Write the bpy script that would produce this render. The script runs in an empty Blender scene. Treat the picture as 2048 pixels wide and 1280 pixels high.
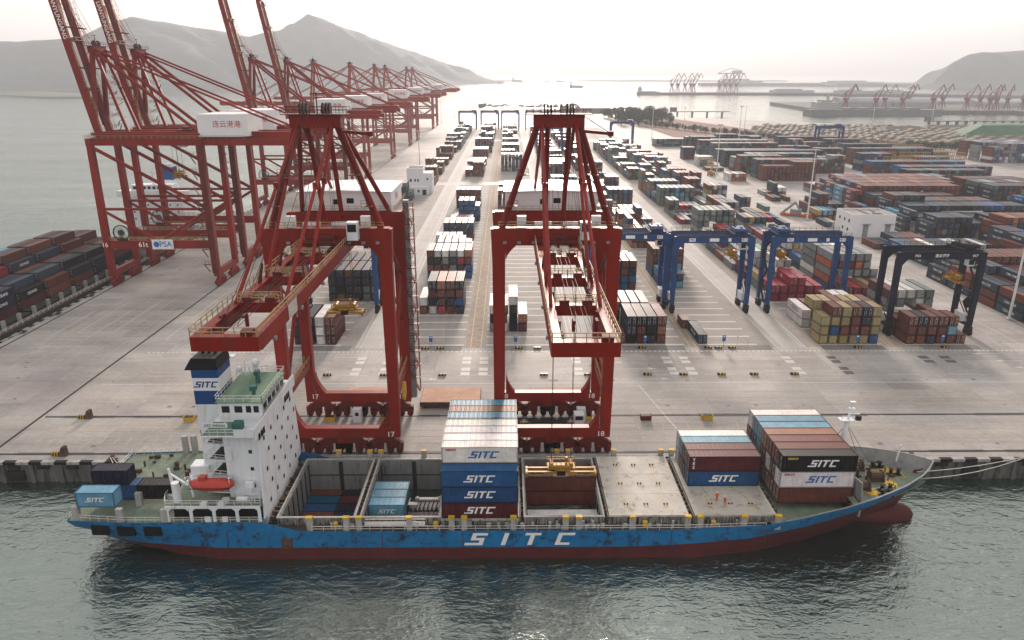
import bpy, math, random
from mathutils import Vector, Matrix
R = math.radians
sc = bpy.context.scene
COL = sc.collection
# ---------------------------------------------------------------- camera
cam = bpy.data.cameras.new("camera"); cam_o = bpy.data.objects.new("camera", cam); COL.objects.link(cam_o)
cam.sensor_width = 36.0; cam.lens = 1457 / 2048 * 36.0
cam.clip_start = 1.0; cam.clip_end = 60000
cam_o.location = (0, 0, 69.5)
cam_o.rotation_euler = (math.pi / 2 - 0.3247, 0, -0.0068)
sc.camera = cam_o
# ---------------------------------------------------------------- world, sun, exposure
SUN_EL, SUN_AZ = R(14), R(3)          # azimuth measured from +Y towards +X
w = bpy.data.worlds.new("World"); sc.world = w; w.use_nodes = True
nt = w.node_tree; nt.nodes.clear()
wo = nt.nodes.new("ShaderNodeOutputWorld"); bg = nt.nodes.new("ShaderNodeBackground")
sky = nt.nodes.new("ShaderNodeTexSky"); sky.sky_type = 'NISHITA'; sky.sun_disc = False
sky.sun_elevation = SUN_EL; sky.sun_rotation = SUN_AZ; sky.air_density = 1.4; sky.dust_density = 4.0; sky.ozone_density = 0.6
hs = nt.nodes.new("ShaderNodeHueSaturation"); hs.inputs['Saturation'].default_value = 0.22
tint = nt.nodes.new("ShaderNodeMix"); tint.data_type = 'RGBA'; tint.blend_type = 'MULTIPLY'; tint.inputs[0].default_value = 1.0
tint.inputs[7].default_value = (1.0, 0.90, 0.84, 1)
nt.links.new(sky.outputs[0], hs.inputs['Color']); nt.links.new(hs.outputs[0], tint.inputs[6])
veil = nt.nodes.new("ShaderNodeMix"); veil.data_type = 'RGBA'; veil.inputs[0].default_value = 0.68   # thin high overcast over the clear sky
veil.inputs[7].default_value = (4.35, 4.10, 3.98, 1)
nt.links.new(tint.outputs[2], veil.inputs[6]); nt.links.new(veil.outputs[2], bg.inputs['Color']); bg.inputs['Strength'].default_value = 0.105
nt.links.new(bg.outputs[0], wo.inputs[0])
sd = bpy.data.lights.new("sun", 'SUN'); sd.energy = 3.0; sd.angle = R(10); sd.color = (1.0, 0.84, 0.74)
so = bpy.data.objects.new("sun", sd); COL.objects.link(so); so.location = (0, 0, 300)
sdir = Vector((math.sin(SUN_AZ) * math.cos(SUN_EL), math.cos(SUN_AZ) * math.cos(SUN_EL), math.sin(SUN_EL)))
so.rotation_euler = sdir.to_track_quat('Z', 'Y').to_euler()
sc.view_settings.view_transform = 'Standard'; sc.view_settings.look = 'None'
sc.view_settings.exposure = 1.36; sc.view_settings.gamma = 1.0
sc.cycles.max_bounces = 6; sc.cycles.diffuse_bounces = 2; sc.cycles.glossy_bounces = 2
sc.cycles.transmission_bounces = 2; sc.cycles.volume_bounces = 1; sc.cycles.transparent_max_bounces = 4
sc.cycles.caustics_reflective = False; sc.cycles.caustics_refractive = False
WZ = -4.1; HAZE = 1.5e-4
# ---------------------------------------------------------------- helpers
def tag(o, label=None, cat=None, group=None, kind=None):
    if label: o['label'] = label
    if cat: o['category'] = cat
    if group: o['group'] = group
    if kind: o['kind'] = kind
    return o
def empty(name, loc, rz=0, label=None, cat=None, group=None):
    o = bpy.data.objects.new(name, None); COL.objects.link(o)
    o.location = loc; o.rotation_euler = (0, 0, rz); o.empty_display_size = 0.5
    return tag(o, label, cat, group)
def link(name, me, parent=None, loc=(0, 0, 0), rz=0):
    o = bpy.data.objects.new(name, me); COL.objects.link(o); o.location = loc; o.rotation_euler = (0, 0, rz)
    if parent: o.parent = parent
    return o
def copy_tree(o, parent=None):
    c = o.copy(); COL.objects.link(c)
    if parent: c.parent = parent
    for ch in list(o.children): copy_tree(ch, c)
    return c
class MB:
    def __init__(s): s.v = []; s.f = []; s.m = []
    def add(s, vs, fs, m=0):
        b = len(s.v); s.v += [tuple(v) for v in vs]
        for f in fs: s.f.append([b + i for i in f]); s.m.append(m)
        return s
    def box(s, x0, x1, y0, y1, z0, z1, m=0):
        if x0 > x1: x0, x1 = x1, x0
        if y0 > y1: y0, y1 = y1, y0
        if z0 > z1: z0, z1 = z1, z0
        return s.add([(x0,y0,z0),(x1,y0,z0),(x1,y1,z0),(x0,y1,z0),(x0,y0,z1),(x1,y0,z1),(x1,y1,z1),(x0,y1,z1)],
              [(0,3,2,1),(4,5,6,7),(0,1,5,4),(1,2,6,5),(2,3,7,6),(3,0,4,7)], m)
    def beam(s, p, q, w, h, m=0, w2=None, h2=None):
        p, q = Vector(p), Vector(q); d = (q - p)
        if d.length < 1e-6: return s
        d.normalize(); up = Vector((0, 0, 1))
        if abs(d.z) > .95: up = Vector((1, 0, 0))
        r = d.cross(up).normalized(); u = r.cross(d).normalized()
        w2 = w if w2 is None else w2; h2 = h if h2 is None else h2
        vs = [c + r * (a * ww / 2) + u * (b * hh / 2) for c, ww, hh in ((p, w, h), (q, w2, h2)) for a, b in ((-1,-1),(1,-1),(1,1),(-1,1))]
        return s.add(vs, [(0,1,2,3),(7,6,5,4),(0,4,5,1),(1,5,6,2),(2,6,7,3),(3,7,4,0)], m)
    def tube(s, p, q, r, n=8, r2=None, m=0, cap=True):
        p, q = Vector(p), Vector(q); d = (q - p)
        if d.length < 1e-6: return s
        d.normalize(); up = Vector((0, 0, 1)) if abs(d.z) < .95 else Vector((1, 0, 0))
        a = d.cross(up).normalized(); b = a.cross(d).normalized(); r2 = r if r2 is None else r2
        vs = []
        for c, rr in ((p, r), (q, r2)):
            for k in range(n):
                t = 2 * math.pi * k / n; vs.append(c + a * (rr * math.cos(t)) + b * (rr * math.sin(t)))
        fs = [(k, (k + 1) % n, n + (k + 1) % n, n + k) for k in range(n)]
        if cap: fs += [tuple(range(n - 1, -1, -1)), tuple(range(n, 2 * n))]
        return s.add(vs, fs, m)
    def prism(s, pts, z0, z1, m=0):           # pts counter-clockwise outline in XY
        n = len(pts)
        vs = [(x, y, z0) for x, y in pts] + [(x, y, z1) for x, y in pts]
        return s.add(vs, [tuple(range(n - 1, -1, -1)), tuple(range(n, 2 * n))] + [(k, (k + 1) % n, n + (k + 1) % n, n + k) for k in range(n)], m)
    def slab(s, quad, t, m=0):                # quad of 3D points, given thickness along its normal
        q = [Vector(p) for p in quad]; nrm = (q[1] - q[0]).cross(q[2] - q[0]).normalized() * t; n = len(q)
        vs = q + [p - nrm for p in q]
        return s.add(vs, [tuple(range(n)), tuple(range(2 * n - 1, n - 1, -1))] + [((k + 1) % n, k, n + k, n + (k + 1) % n) for k in range(n)], m)
    def rail(s, pts, h=1.1, t=.07, step=2.0, m=0):
        for a, b in zip(pts[:-1], pts[1:]):
            a, b = Vector(a), Vector(b); L = (b - a).length; n = max(1, int(round(L / step)))
            for zz in (h, h * .55): s.beam(a + Vector((0, 0, zz)), b + Vector((0, 0, zz)), t, t, m)
            for k in range(n + 1):
                c = a.lerp(b, k / n); s.beam(c, c + Vector((0, 0, h)), t, t, m)
        return s
    def sphere(s, c, rx, ry=None, rz=None, n=10, k=6, m=0):
        ry = ry or rx; rz = rz or rx; vs = []; c = Vector(c)
        for i in range(k + 1):
            a = math.pi * i / k
            for j in range(n):
                b = 2 * math.pi * j / n
                vs.append(c + Vector((rx * math.sin(a) * math.cos(b), ry * math.sin(a) * math.sin(b), rz * math.cos(a))))
        fs = [(i * n + j, (i + 1) * n + j, (i + 1) * n + (j + 1) % n, i * n + (j + 1) % n) for i in range(k) for j in range(n)]
        return s.add(vs, fs, m)
    def mesh(s, name, mats, smooth=False):
        me = bpy.data.meshes.new(name); me.from_pydata(s.v, [], s.f)
        for mm in (mats if isinstance(mats, (list, tuple)) else [mats]): me.materials.append(mm)
        if any(s.m): me.polygons.foreach_set('material_index', s.m)
        if smooth: me.polygons.foreach_set('use_smooth', [True] * len(s.f))
        me.validate(); me.update(); return me
    def clusters(s, gap=.02):
        """connected pieces, joined where their boxes come within gap of each other -> list of MB"""
        par = list(range(len(s.v)))
        def fd(a):
            while par[a] != a: par[a] = par[par[a]]; a = par[a]
            return a
        for f in s.f:
            for i in f[1:]: par[fd(i)] = fd(f[0])
        comp = {}
        for k, f in enumerate(s.f): comp.setdefault(fd(f[0]), []).append(k)
        L = []
        for ks in comp.values():
            ii = {i for k in ks for i in s.f[k]}; P = [s.v[i] for i in ii]
            L.append([ks, [min(p[a] for p in P) for a in range(3)], [max(p[a] for p in P) for a in range(3)]])
        ch = True
        while ch:
            ch = False; out = []
            for it in L:
                for o in out:
                    if all(it[1][a] <= o[2][a] + gap and o[1][a] <= it[2][a] + gap for a in range(3)):
                        o[0] += it[0]; o[1] = [min(x, y) for x, y in zip(o[1], it[1])]; o[2] = [max(x, y) for x, y in zip(o[2], it[2])]; ch = True; break
                else: out.append(it)
            L = out
        res = []
        for ks, _, _ in L:
            m = MB(); mp = {}
            for k in ks:
                q = []
                for i in s.f[k]:
                    if i not in mp: mp[i] = len(m.v); m.v.append(s.v[i])
                    q.append(mp[i])
                m.f.append(q); m.m.append(s.m[k])
            res.append(m)
        return res
    def builds(s, name, mats, parent=None, gap=.02, **k):
        return [c.build(name, mats, parent, **k) for c in s.clusters(gap)]
    def build(s, name, mats, parent=None, loc=(0, 0, 0), rz=0, smooth=False):
        return link(name, s.mesh(name, mats, smooth), parent, loc, rz)
# ---------------------------------------------------------------- materials
def mat(name, col, rough=.6, metal=0.0, var=.25, scale=.35, dirt=None, dirt_amt=.35, streak=False, bump=0, dirt_thr=.55):
    m = bpy.data.materials.new(name); m.use_nodes = True; t = m.node_tree; b = t.nodes['Principled BSDF']
    b.inputs['Roughness'].default_value = rough; b.inputs['Metallic'].default_value = metal; b.inputs['Specular IOR Level'].default_value = .16
    tc = t.nodes.new('ShaderNodeTexCoord'); mp = t.nodes.new('ShaderNodeMapping')
    t.links.new(tc.outputs['Object'], mp.inputs[0])
    if streak: mp.inputs['Scale'].default_value = (1, 1, .18)
    nz = t.nodes.new('ShaderNodeTexNoise'); nz.inputs['Scale'].default_value = scale; nz.inputs['Detail'].default_value = 6
    nz.inputs['Roughness'].default_value = .65
    t.links.new(mp.outputs[0], nz.inputs['Vector'])
    r = t.nodes.new('ShaderNodeValToRGB'); e = r.color_ramp.elements
    e[0].position = .3; e[1].position = .7
    e[0].color = (*[c * (1 - var) for c in col], 1); e[1].color = (*[min(1, c * (1 + var)) for c in col], 1)
    t.links.new(nz.outputs[0], r.inputs[0]); out = r.outputs[0]
    if dirt:
        n2 = t.nodes.new('ShaderNodeTexNoise'); n2.inputs['Scale'].default_value = scale * 3.1; n2.inputs['Detail'].default_value = 8
        n2.inputs['Roughness'].default_value = .7
        t.links.new(mp.outputs[0], n2.inputs['Vector'])
        r2 = t.nodes.new('ShaderNodeValToRGB'); r2.color_ramp.elements[0].position = dirt_thr; r2.color_ramp.elements[1].position = dirt_thr + .14
        r2.color_ramp.elements[0].color = (0, 0, 0, 1); r2.color_ramp.elements[1].color = (dirt_amt, dirt_amt, dirt_amt, 1)
        t.links.new(n2.outputs[0], r2.inputs[0])
        mx = t.nodes.new('ShaderNodeMix'); mx.data_type = 'RGBA'
        t.links.new(r2.outputs[0], mx.inputs[0]); t.links.new(out, mx.inputs[6]); mx.inputs[7].default_value = (*dirt, 1)
        out = mx.outputs[2]
    t.links.new(out, b.inputs['Base Color'])
    if bump:
        bp = t.nodes.new('ShaderNodeBump'); bp.inputs['Strength'].default_value = bump; bp.inputs['Distance'].default_value = .05
        t.links.new(nz.outputs[0], bp.inputs['Height']); t.links.new(bp.outputs[0], b.inputs['Normal'])
    return m
RUST = (.09, .035, .015)
M = {}
M['red'] = mat('crane_red', (.20, .011, .005), .45, 0, .3, .12, (.10, .03, .02), .55, streak=True)
M['red_dirty'] = mat('crane_red_grimy', (.13, .012, .008), .6, 0, .4, .8, (.03, .02, .02), .8, dirt_thr=.48)
M['red_far'] = mat('crane_red_hazed', (.28, .06, .05), .55, 0, .15, .1, (.12, .05, .04), .5)  # crane red paled in the colour itself to imitate distance haze
M['white'] = mat('white_paint', (.70, .74, .78), .45, 0, .08, .35, (.30, .19, .11), .5, streak=True, dirt_thr=.56)
M['white2'] = mat('white_cladding', (.70, .71, .73), .55, 0, .05, .2, (.35, .33, .32), .3, dirt_thr=.6)
M['black'] = mat('black_paint', (.004, .004, .005), .5, 0, .3, .5)
M['dark'] = mat('dark_steel', (.018, .018, .02), .6, .2, .4, .8, RUST, .6)
M['grey'] = mat('grey_steel', (.25, .26, .26), .6, .1, .2, .5, RUST, .5)
M['lgrey'] = mat('light_grey_paint', (.36, .37, .36), .6, 0, .15, .6, (.20, .11, .05), .7, streak=True, dirt_thr=.52)
M['yellow'] = mat('yellow_paint', (.55, .34, .02), .5, 0, .2, .6, (.05, .03, .02), .7)
M['gold'] = mat('machine_yellow', (.42, .22, .025), .45, .1, .3, 1.2, (.03, .02, .01), .8, dirt_thr=.5)
M['rails'] = mat('pale_handrail', (.36, .27, .13), .6, 0, .2, .5)
M['wrail'] = mat('white_handrail', (.62, .63, .62), .5, 0, .1, .5)
M['navy'] = mat('gantry_blue', (.016, .055, .17), .45, 0, .2, .4, (.05, .05, .06), .3)
M['inkblue'] = mat('gantry_dark_navy', (.006, .010, .026), .45, 0, .3, .2)
M['tyre'] = mat('tyre_rubber', (.015, .015, .015), .85, 0, .3, 1)
M['glass'] = mat('dark_window', (.012, .015, .02), .12, 0, .2, .5)
M['wlet'] = mat('white_lettering', (.78, .78, .78), .5, 0, .05, 1)
M['blet'] = mat('blue_lettering', (.03, .14, .38), .5, 0, .05, 1)
M['nlet'] = mat('navy_lettering', (.02, .05, .18), .5, 0, .05, 1)
M['rlet'] = mat('red_lettering', (.45, .06, .05), .5, 0, .05, 1)
M['klet'] = mat('dark_lettering', (.05, .05, .06), .5, 0, .05, 1)
M['ylet'] = mat('yellow_lettering', (.55, .42, .06), .5, 0, .05, 1)
M['hull_blue'] = mat('hull_blue_paint', (.010, .15, .35), .5, 0, .22, .22, (.025, .02, .016), .92, dirt_thr=.515)
M['hull_red'] = mat('antifouling_red', (.085, .016, .018), .6, 0, .25, .25, (.05, .03, .03), .7)
M['deck_green'] = mat('green_deck_paint', (.17, .225, .175), .7, 0, .25, .5, (.16, .11, .06), .65, dirt_thr=.5)
M['roof_green'] = mat('wheelhouse_roof_green', (.11, .20, .14), .6, 0, .15, .3, (.30, .30, .2), .4)
M['hatch'] = mat('hatch_cover_paint', (.46, .445, .40), .65, 0, .15, .22, (.17, .09, .045), .7, dirt_thr=.54)
M['hold'] = mat('hold_lining', (.20, .205, .205), .7, 0, .25, .5, (.05, .03, .018), .8, streak=True, dirt_thr=.54)
M['rusty'] = mat('rusty_steel', (.075, .05, .04), .8, .1, .5, 1.0, (.16, .07, .03), .7, dirt_thr=.5)
M['funnel'] = mat('funnel_navy', (.012, .06, .20), .4, 0, .1, .3)
M['lifeboat'] = mat('lifeboat_red', (.45, .06, .045), .35, 0, .1, .5, (.25, .05, .03), .4)
M['coaming'] = mat('grimy_coaming', (.27, .27, .25), .7, 0, .3, 1.0, (.025, .02, .016), .95, streak=True, dirt_thr=.46)
M['sidedeck'] = mat('grimy_side_deck', (.055, .052, .045), .8, 0, .3, 1.2, (.07, .04, .025), .8, dirt_thr=.45)
M['teal'] = mat('teal_machinery', (.03, .12, .11), .5, 0, .2, 1)
M['quay'] = mat('quay_wall_concrete', (.11, .11, .105), .85, 0, .3, .25, (.02, .02, .02), .9, streak=True, dirt_thr=.5)  # concrete tone darkened to include the shade on the wall face
M['mwhite'] = mat('white_marking', (.52, .51, .49), .7, 0, .15, 1.5, (.36, .34, .32), .7, dirt_thr=.5)
M['myellow'] = mat('worn_yellow_marking', (.50, .42, .26), .8, 0, .15, 1.5, (.33, .31, .28), .9, dirt_thr=.47)
M['mdark'] = mat('dark_marking', (.11, .11, .11), .8, 0, .2, 1)
M['strip'] = mat('pale_concrete_strip', (.47, .45, .41), .8, 0, .12, .4, (.30, .28, .26), .6)
M['runway'] = mat('runway_concrete', (.36, .35, .335), .8, 0, .1, .15, (.26, .25, .24), .5)
M['yardsurf'] = mat('yard_paving', (.265, .25, .235), .85, 0, .12, .12, (.15, .14, .135), .6)
M['trench'] = mat('trench_ballast', (.28, .23, .185), .9, 0, .3, .6, (.14, .10, .08), .6)
M['stain'] = mat('stained_paving', (.17, .165, .16), .85, 0, .2, .3)
M['soil'] = mat('red_brown_soil', (.16, .085, .065), .95, 0, .2, .01, (.20, .19, .17), .5)
M['foliage'] = mat('foliage_dull_green', (.045, .06, .035), .9, 0, .5, .3)
M['drygrass'] = mat('dry_scrub', (.20, .17, .11), .95, 0, .3, .3)
M['trunk'] = mat('tree_bark', (.06, .045, .03), .9)
M['hill'] = mat('hill_scrub', (.022, .036, .040), .95, 0, .45, .004, (.12, .115, .10), .5)
M['tarp'] = mat('grey_tarpaulin', (.19, .175, .15), .8, 0, .2, .3, (.16, .15, .12), .5)
M['greentarp'] = mat('green_tarpaulin', (.07, .14, .095), .8, 0, .3, .1, (.14, .2, .1), .5)
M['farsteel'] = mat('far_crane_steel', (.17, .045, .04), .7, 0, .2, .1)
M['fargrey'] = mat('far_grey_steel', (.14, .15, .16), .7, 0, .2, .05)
M['shed'] = mat('shed_roofing', (.30, .32, .34), .7, 0, .15, .02)
M['roofgrey'] = mat('flat_roof', (.28, .26, .24), .85, 0, .25, .4)
M['signblue'] = mat('sign_blue', (.03, .12, .36), .5, 0, .1, 1)
M['rope'] = mat('mooring_rope', (.50, .49, .45), .8)
M['orange'] = mat('orange_paint', (.50, .12, .03), .55, 0, .2, .6, (.12, .06, .03), .5)
M['skin'] = mat('skin', (.45, .27, .19), .6)
M['overall'] = mat('orange_overalls', (.60, .10, .03), .7)
M['rack'] = mat('rack_brown_steel', (.30, .20, .10), .7, 0, .3, .3)

def ground_mat():
    m = bpy.data.materials.new('quay_concrete'); m.use_nodes = True; t = m.node_tree; b = t.nodes['Principled BSDF']; N = t.nodes.new; L = t.links.new
    b.inputs['Roughness'].default_value = .75; b.inputs['Specular IOR Level'].default_value = .25
    tc = N('ShaderNodeTexCoord')
    def noise(s, sx=1, sy=1, det=6, ro=.6):
        mp = N('ShaderNodeMapping'); mp.inputs['Scale'].default_value = (sx, sy, 1); L(tc.outputs['Object'], mp.inputs[0])
        n = N('ShaderNodeTexNoise'); n.inputs['Scale'].default_value = s; n.inputs['Detail'].default_value = det; n.inputs['Roughness'].default_value = ro
        L(mp.outputs[0], n.inputs['Vector']); return n.outputs[0]
    def ramp(v, p0, c0, p1, c1):
        r = N('ShaderNodeValToRGB'); e = r.color_ramp.elements; e[0].position = p0; e[1].position = p1
        e[0].color = (*c0, 1); e[1].color = (*c1, 1); L(v, r.inputs[0]); return r.outputs[0]
    def mix(f, a, bb, mode='MIX'):
        x = N('ShaderNodeMix'); x.data_type = 'RGBA'; x.blend_type = mode
        for k, v in ((0, f), (6, a), (7, bb)):
            if hasattr(v, 'default_value') or hasattr(v, 'links'): L(v, x.inputs[k])
            else: x.inputs[k].default_value = v if k == 0 else (*v, 1)
        return x.outputs[2]
    base = ramp(noise(.035, 1, 1, 8, .65), .32, (.27, .262, .252), .68, (.42, .407, .392))
    warm = ramp(noise(.02, .35, 2.2, 5), .45, (1, 1, 1), .65, (1.03, .995, .965))
    c = mix(1.0, base, warm, 'MULTIPLY')
    fine = ramp(noise(.9, 1, 1, 8, .75), .35, (.86, .86, .86), .65, (1.08, 1.08, 1.08))
    c = mix(1.0, c, fine, 'MULTIPLY')
    tyre = ramp(noise(.06, .35, 2.2, 7, .7), .46, (1.05, 1.04, 1.03), .68, (.80, .795, .79))      # tyre tracks worn along the quay
    c = mix(1.0, c, tyre, 'MULTIPLY')
    oil = ramp(noise(.25, 1, 1, 5, .6), .66, (1, 1, 1), .76, (.70, .68, .66))
    c = mix(1.0, c, oil, 'MULTIPLY')
    br = N('ShaderNodeTexBrick'); br.inputs['Scale'].default_value = .1; br.inputs['Mortar Size'].default_value = .006; br.inputs['Brick Width'].default_value = .9; br.inputs['Row Height'].default_value = .62
    br.offset = 0.0
    br.inputs['Color1'].default_value = (1, 1, 1, 1); br.inputs['Color2'].default_value = (.80, .805, .82, 1); br.inputs['Mortar'].default_value = (.78, .77, .76, 1)
    L(tc.outputs['Object'], br.inputs['Vector'])
    c = mix(1.0, c, br.outputs['Color'], 'MULTIPLY')
    L(c, b.inputs['Base Color']); return m
M['ground'] = ground_mat()

def water_mat():
    m = bpy.data.materials.new('harbour_water'); m.use_nodes = True; t = m.node_tree; b = t.nodes['Principled BSDF']; N = t.nodes.new; L = t.links.new
    b.inputs['Base Color'].default_value = (.003, .017, .012, 1); b.inputs['Roughness'].default_value = .07; b.inputs['IOR'].default_value = 3.2
    b.inputs['Specular Tint'].default_value = (.86, 1.0, .95, 1)
    tc = N('ShaderNodeTexCoord')
    mpr = N('ShaderNodeMapping'); mpr.inputs['Scale'].default_value = (.35, 1.6, 1); mpr.inputs['Rotation'].default_value = (0, 0, R(12)); L(tc.outputs['Object'], mpr.inputs[0])
    nr = N('ShaderNodeTexNoise'); nr.inputs['Scale'].default_value = .012; nr.inputs['Detail'].default_value = 7; nr.inputs['Roughness'].default_value = .7; L(mpr.outputs[0], nr.inputs['Vector'])
    rr = N('ShaderNodeMapRange'); rr.inputs[1].default_value = .35; rr.inputs[2].default_value = .7; rr.inputs[3].default_value = .04; rr.inputs[4].default_value = .10; L(nr.outputs[0], rr.inputs[0]); L(rr.outputs[0], b.inputs['Roughness'])
    hs = []
    for s, sx, sy, amp in ((.14, 1.0, 1.9, .42), (.45, 1.0, 1.7, .26), (1.6, 1, 1.5, .10)):
        mp = N('ShaderNodeMapping'); mp.inputs['Scale'].default_value = (sx, sy, 1); mp.inputs['Rotation'].default_value = (0, 0, R(-18)); L(tc.outputs['Object'], mp.inputs[0])
        n = N('ShaderNodeTexNoise'); n.inputs['Scale'].default_value = s; n.inputs['Detail'].default_value = 4; n.inputs['Distortion'].default_value = .6
        L(mp.outputs[0], n.inputs['Vector'])
        k = N('ShaderNodeMath'); k.operation = 'MULTIPLY'; k.inputs[1].default_value = amp; L(n.outputs[0], k.inputs[0]); hs.append(k.outputs[0])
    a = N('ShaderNodeMath'); a.operation = 'ADD'; L(hs[0], a.inputs[0]); L(hs[1], a.inputs[1])
    a2 = N('ShaderNodeMath'); a2.operation = 'ADD'; L(a.outputs[0], a2.inputs[0]); L(hs[2], a2.inputs[1])
    bp = N('ShaderNodeBump'); bp.inputs['Strength'].default_value = 1.0; bp.inputs['Distance'].default_value = 1.0
    am = N('ShaderNodeMapRange'); am.inputs[1].default_value = .35; am.inputs[2].default_value = .68; am.inputs[3].default_value = .55; am.inputs[4].default_value = 1.35; L(nr.outputs[0], am.inputs[0])
    mm2 = N('ShaderNodeMath'); mm2.operation = 'MULTIPLY'; L(a2.outputs[0], mm2.inputs[0]); L(am.outputs[0], mm2.inputs[1]); L(mm2.outputs[0], bp.inputs['Height']); L(bp.outputs[0], b.inputs['Normal'])
    return m
M['water'] = water_mat()

def cont_mat(name, attr, far=False):
    m = bpy.data.materials.new(name); m.use_nodes = True; t = m.node_tree; b = t.nodes['Principled BSDF']; N = t.nodes.new; L = t.links.new
    b.inputs['Roughness'].default_value = .5; b.inputs['Specular IOR Level'].default_value = .18
    tc = N('ShaderNodeTexCoord')
    if attr: at = N('ShaderNodeAttribute'); at.attribute_name = 'paint'; col = at.outputs['Color']
    else: oi = N('ShaderNodeObjectInfo'); col = oi.outputs['Color']
    n = N('ShaderNodeTexNoise'); n.inputs['Scale'].default_value = .45; n.inputs['Detail'].default_value = 7; n.inputs['Roughness'].default_value = .7
    vec = tc.outputs['Object']
    if not attr:      # every container weathers differently
        ad = N('ShaderNodeVectorMath'); ad.operation = 'ADD'; rr = N('ShaderNodeVectorMath'); rr.operation = 'SCALE'; rr.inputs[0].default_value = (37, 91, 53)
        L(oi.outputs['Random'], rr.inputs['Scale']); L(vec, ad.inputs[0]); L(rr.outputs[0], ad.inputs[1]); vec = ad.outputs[0]
    L(vec, n.inputs['Vector'])
    r = N('ShaderNodeValToRGB'); e = r.color_ramp.elements; e[0].position = .3; e[1].position = .72; e[0].color = (.72, .72, .72, 1); e[1].color = (1.22, 1.2, 1.18, 1)
    L(n.outputs[0], r.inputs[0])
    x = N('ShaderNodeMix'); x.data_type = 'RGBA'; x.blend_type = 'MULTIPLY'; x.inputs[0].default_value = 1; L(col, x.inputs[6]); L(r.outputs[0], x.inputs[7])
    mp = N('ShaderNodeMapping'); mp.inputs['Scale'].default_value = (1, 1, .22); L(vec, mp.inputs[0])
    n2 = N('ShaderNodeTexNoise'); n2.inputs['Scale'].default_value = 1.5; n2.inputs['Detail'].default_value = 8; n2.inputs['Roughness'].default_value = .75; L(mp.outputs[0], n2.inputs['Vector'])
    r2 = N('ShaderNodeValToRGB'); r2.color_ramp.elements[0].position = .60; r2.color_ramp.elements[1].position = .72; r2.color_ramp.elements[0].color = (0, 0, 0, 1); r2.color_ramp.elements[1].color = (.75, .75, .75, 1)
    L(n2.outputs[0], r2.inputs[0])
    y = N('ShaderNodeMix'); y.data_type = 'RGBA'; L(r2.outputs[0], y.inputs[0]); L(x.outputs[2], y.inputs[6]); y.inputs[7].default_value = (.12, .055, .03, 1)
    L(y.outputs[2], b.inputs['Base Color'])
    if not far:
        wv = N('ShaderNodeTexWave'); wv.wave_type = 'BANDS'; wv.bands_direction = 'Y'; wv.wave_profile = 'SIN'; wv.inputs['Scale'].default_value = 1.12
        L(tc.outputs['Object'], wv.inputs['Vector'])
        bp = N('ShaderNodeBump'); bp.inputs['Strength'].default_value = .8; bp.inputs['Distance'].default_value = .045; L(wv.outputs['Fac'], bp.inputs['Height']); L(bp.outputs[0], b.inputs['Normal'])
    return m
M['cont'] = cont_mat('container_paint', False); M['cstuff'] = cont_mat('container_paint_far', True, True)
M['cframe'] = cont_mat('container_frame_paint', False, True)
M['lockrod'] = mat('galvanised_lock_rod', (.33, .33, .32), .5, .3, .3, 2)
# ---------------------------------------------------------------- lettering
_txt = {}
def text_mesh(s, size, bold=0.0, shear=0.0, sx=1.0):
    key = (s, size, bold, shear, sx)
    if key in _txt: return _txt[key]
    cu = bpy.data.curves.new('lettering', 'FONT'); cu.body = s; cu.size = size; cu.shear = shear; cu.offset = bold; cu.align_x = 'CENTER'; cu.align_y = 'CENTER'
    cu.resolution_u = 3
    o = bpy.data.objects.new('lettering', cu); COL.objects.link(o)
    dg = bpy.context.evaluated_depsgraph_get(); dg.update()
    me = bpy.data.meshes.new_from_object(o.evaluated_get(dg)); bpy.data.objects.remove(o); bpy.data.curves.remove(cu)
    vs = [(v.co.x * sx, v.co.y) for v in me.vertices]; fs = [tuple(p.vertices) for p in me.polygons]; bpy.data.meshes.remove(me)
    _txt[key] = (vs, fs); return vs, fs
def glyphs(h, gap=.14, wide=1.0):
    """slanted bar-built S I T C, unit quads butted edge to edge"""
    G = [([(.1,.8,1.12,1),(.1,.6,.4,.8),(.1,.4,1.0,.6),(.7,.2,1.0,.4),(-.22,0,1.0,.2)], 1.12),
         ([(0,0,.3,1)], .3),
         ([(0,.8,1.05,1),(.37,0,.67,.8)], 1.05),
         ([(.05,.8,1.15,1),(.05,.2,.35,.8),(.05,0,1.02,.2)], 1.1)]
    vs, fs = [], []; x = 0
    for quads, wd in G:
        for x0, y0, x1, y1 in quads:
            b = len(vs)
            for px, py in ((x0, y0), (x1, y0), (x1, y1), (x0, y1)): vs.append(((x + px) * wide * h + .32 * py * h, (py - .5) * h))
            fs.append((b, b + 1, b + 2, b + 3))
        x += wd + gap
    cx = (min(v[0] for v in vs) + max(v[0] for v in vs)) / 2
    return [(a - cx, c) for a, c in vs], fs
def sign(parent, name, data, matl, origin, ux, uy, off=0.0):
    """flat lettering as a part: data=(2D verts, faces), origin + axes in the parent's space"""
    vs, fs = data; O, ux, uy = Vector(origin), Vector(ux), Vector(uy); n = ux.cross(uy) * off
    me = bpy.data.meshes.new(name); me.from_pydata([tuple(O + ux * a + uy * b + n) for a, b in vs], [], fs); me.materials.append(matl); me.update()
    return link(name, me, parent)
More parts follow.
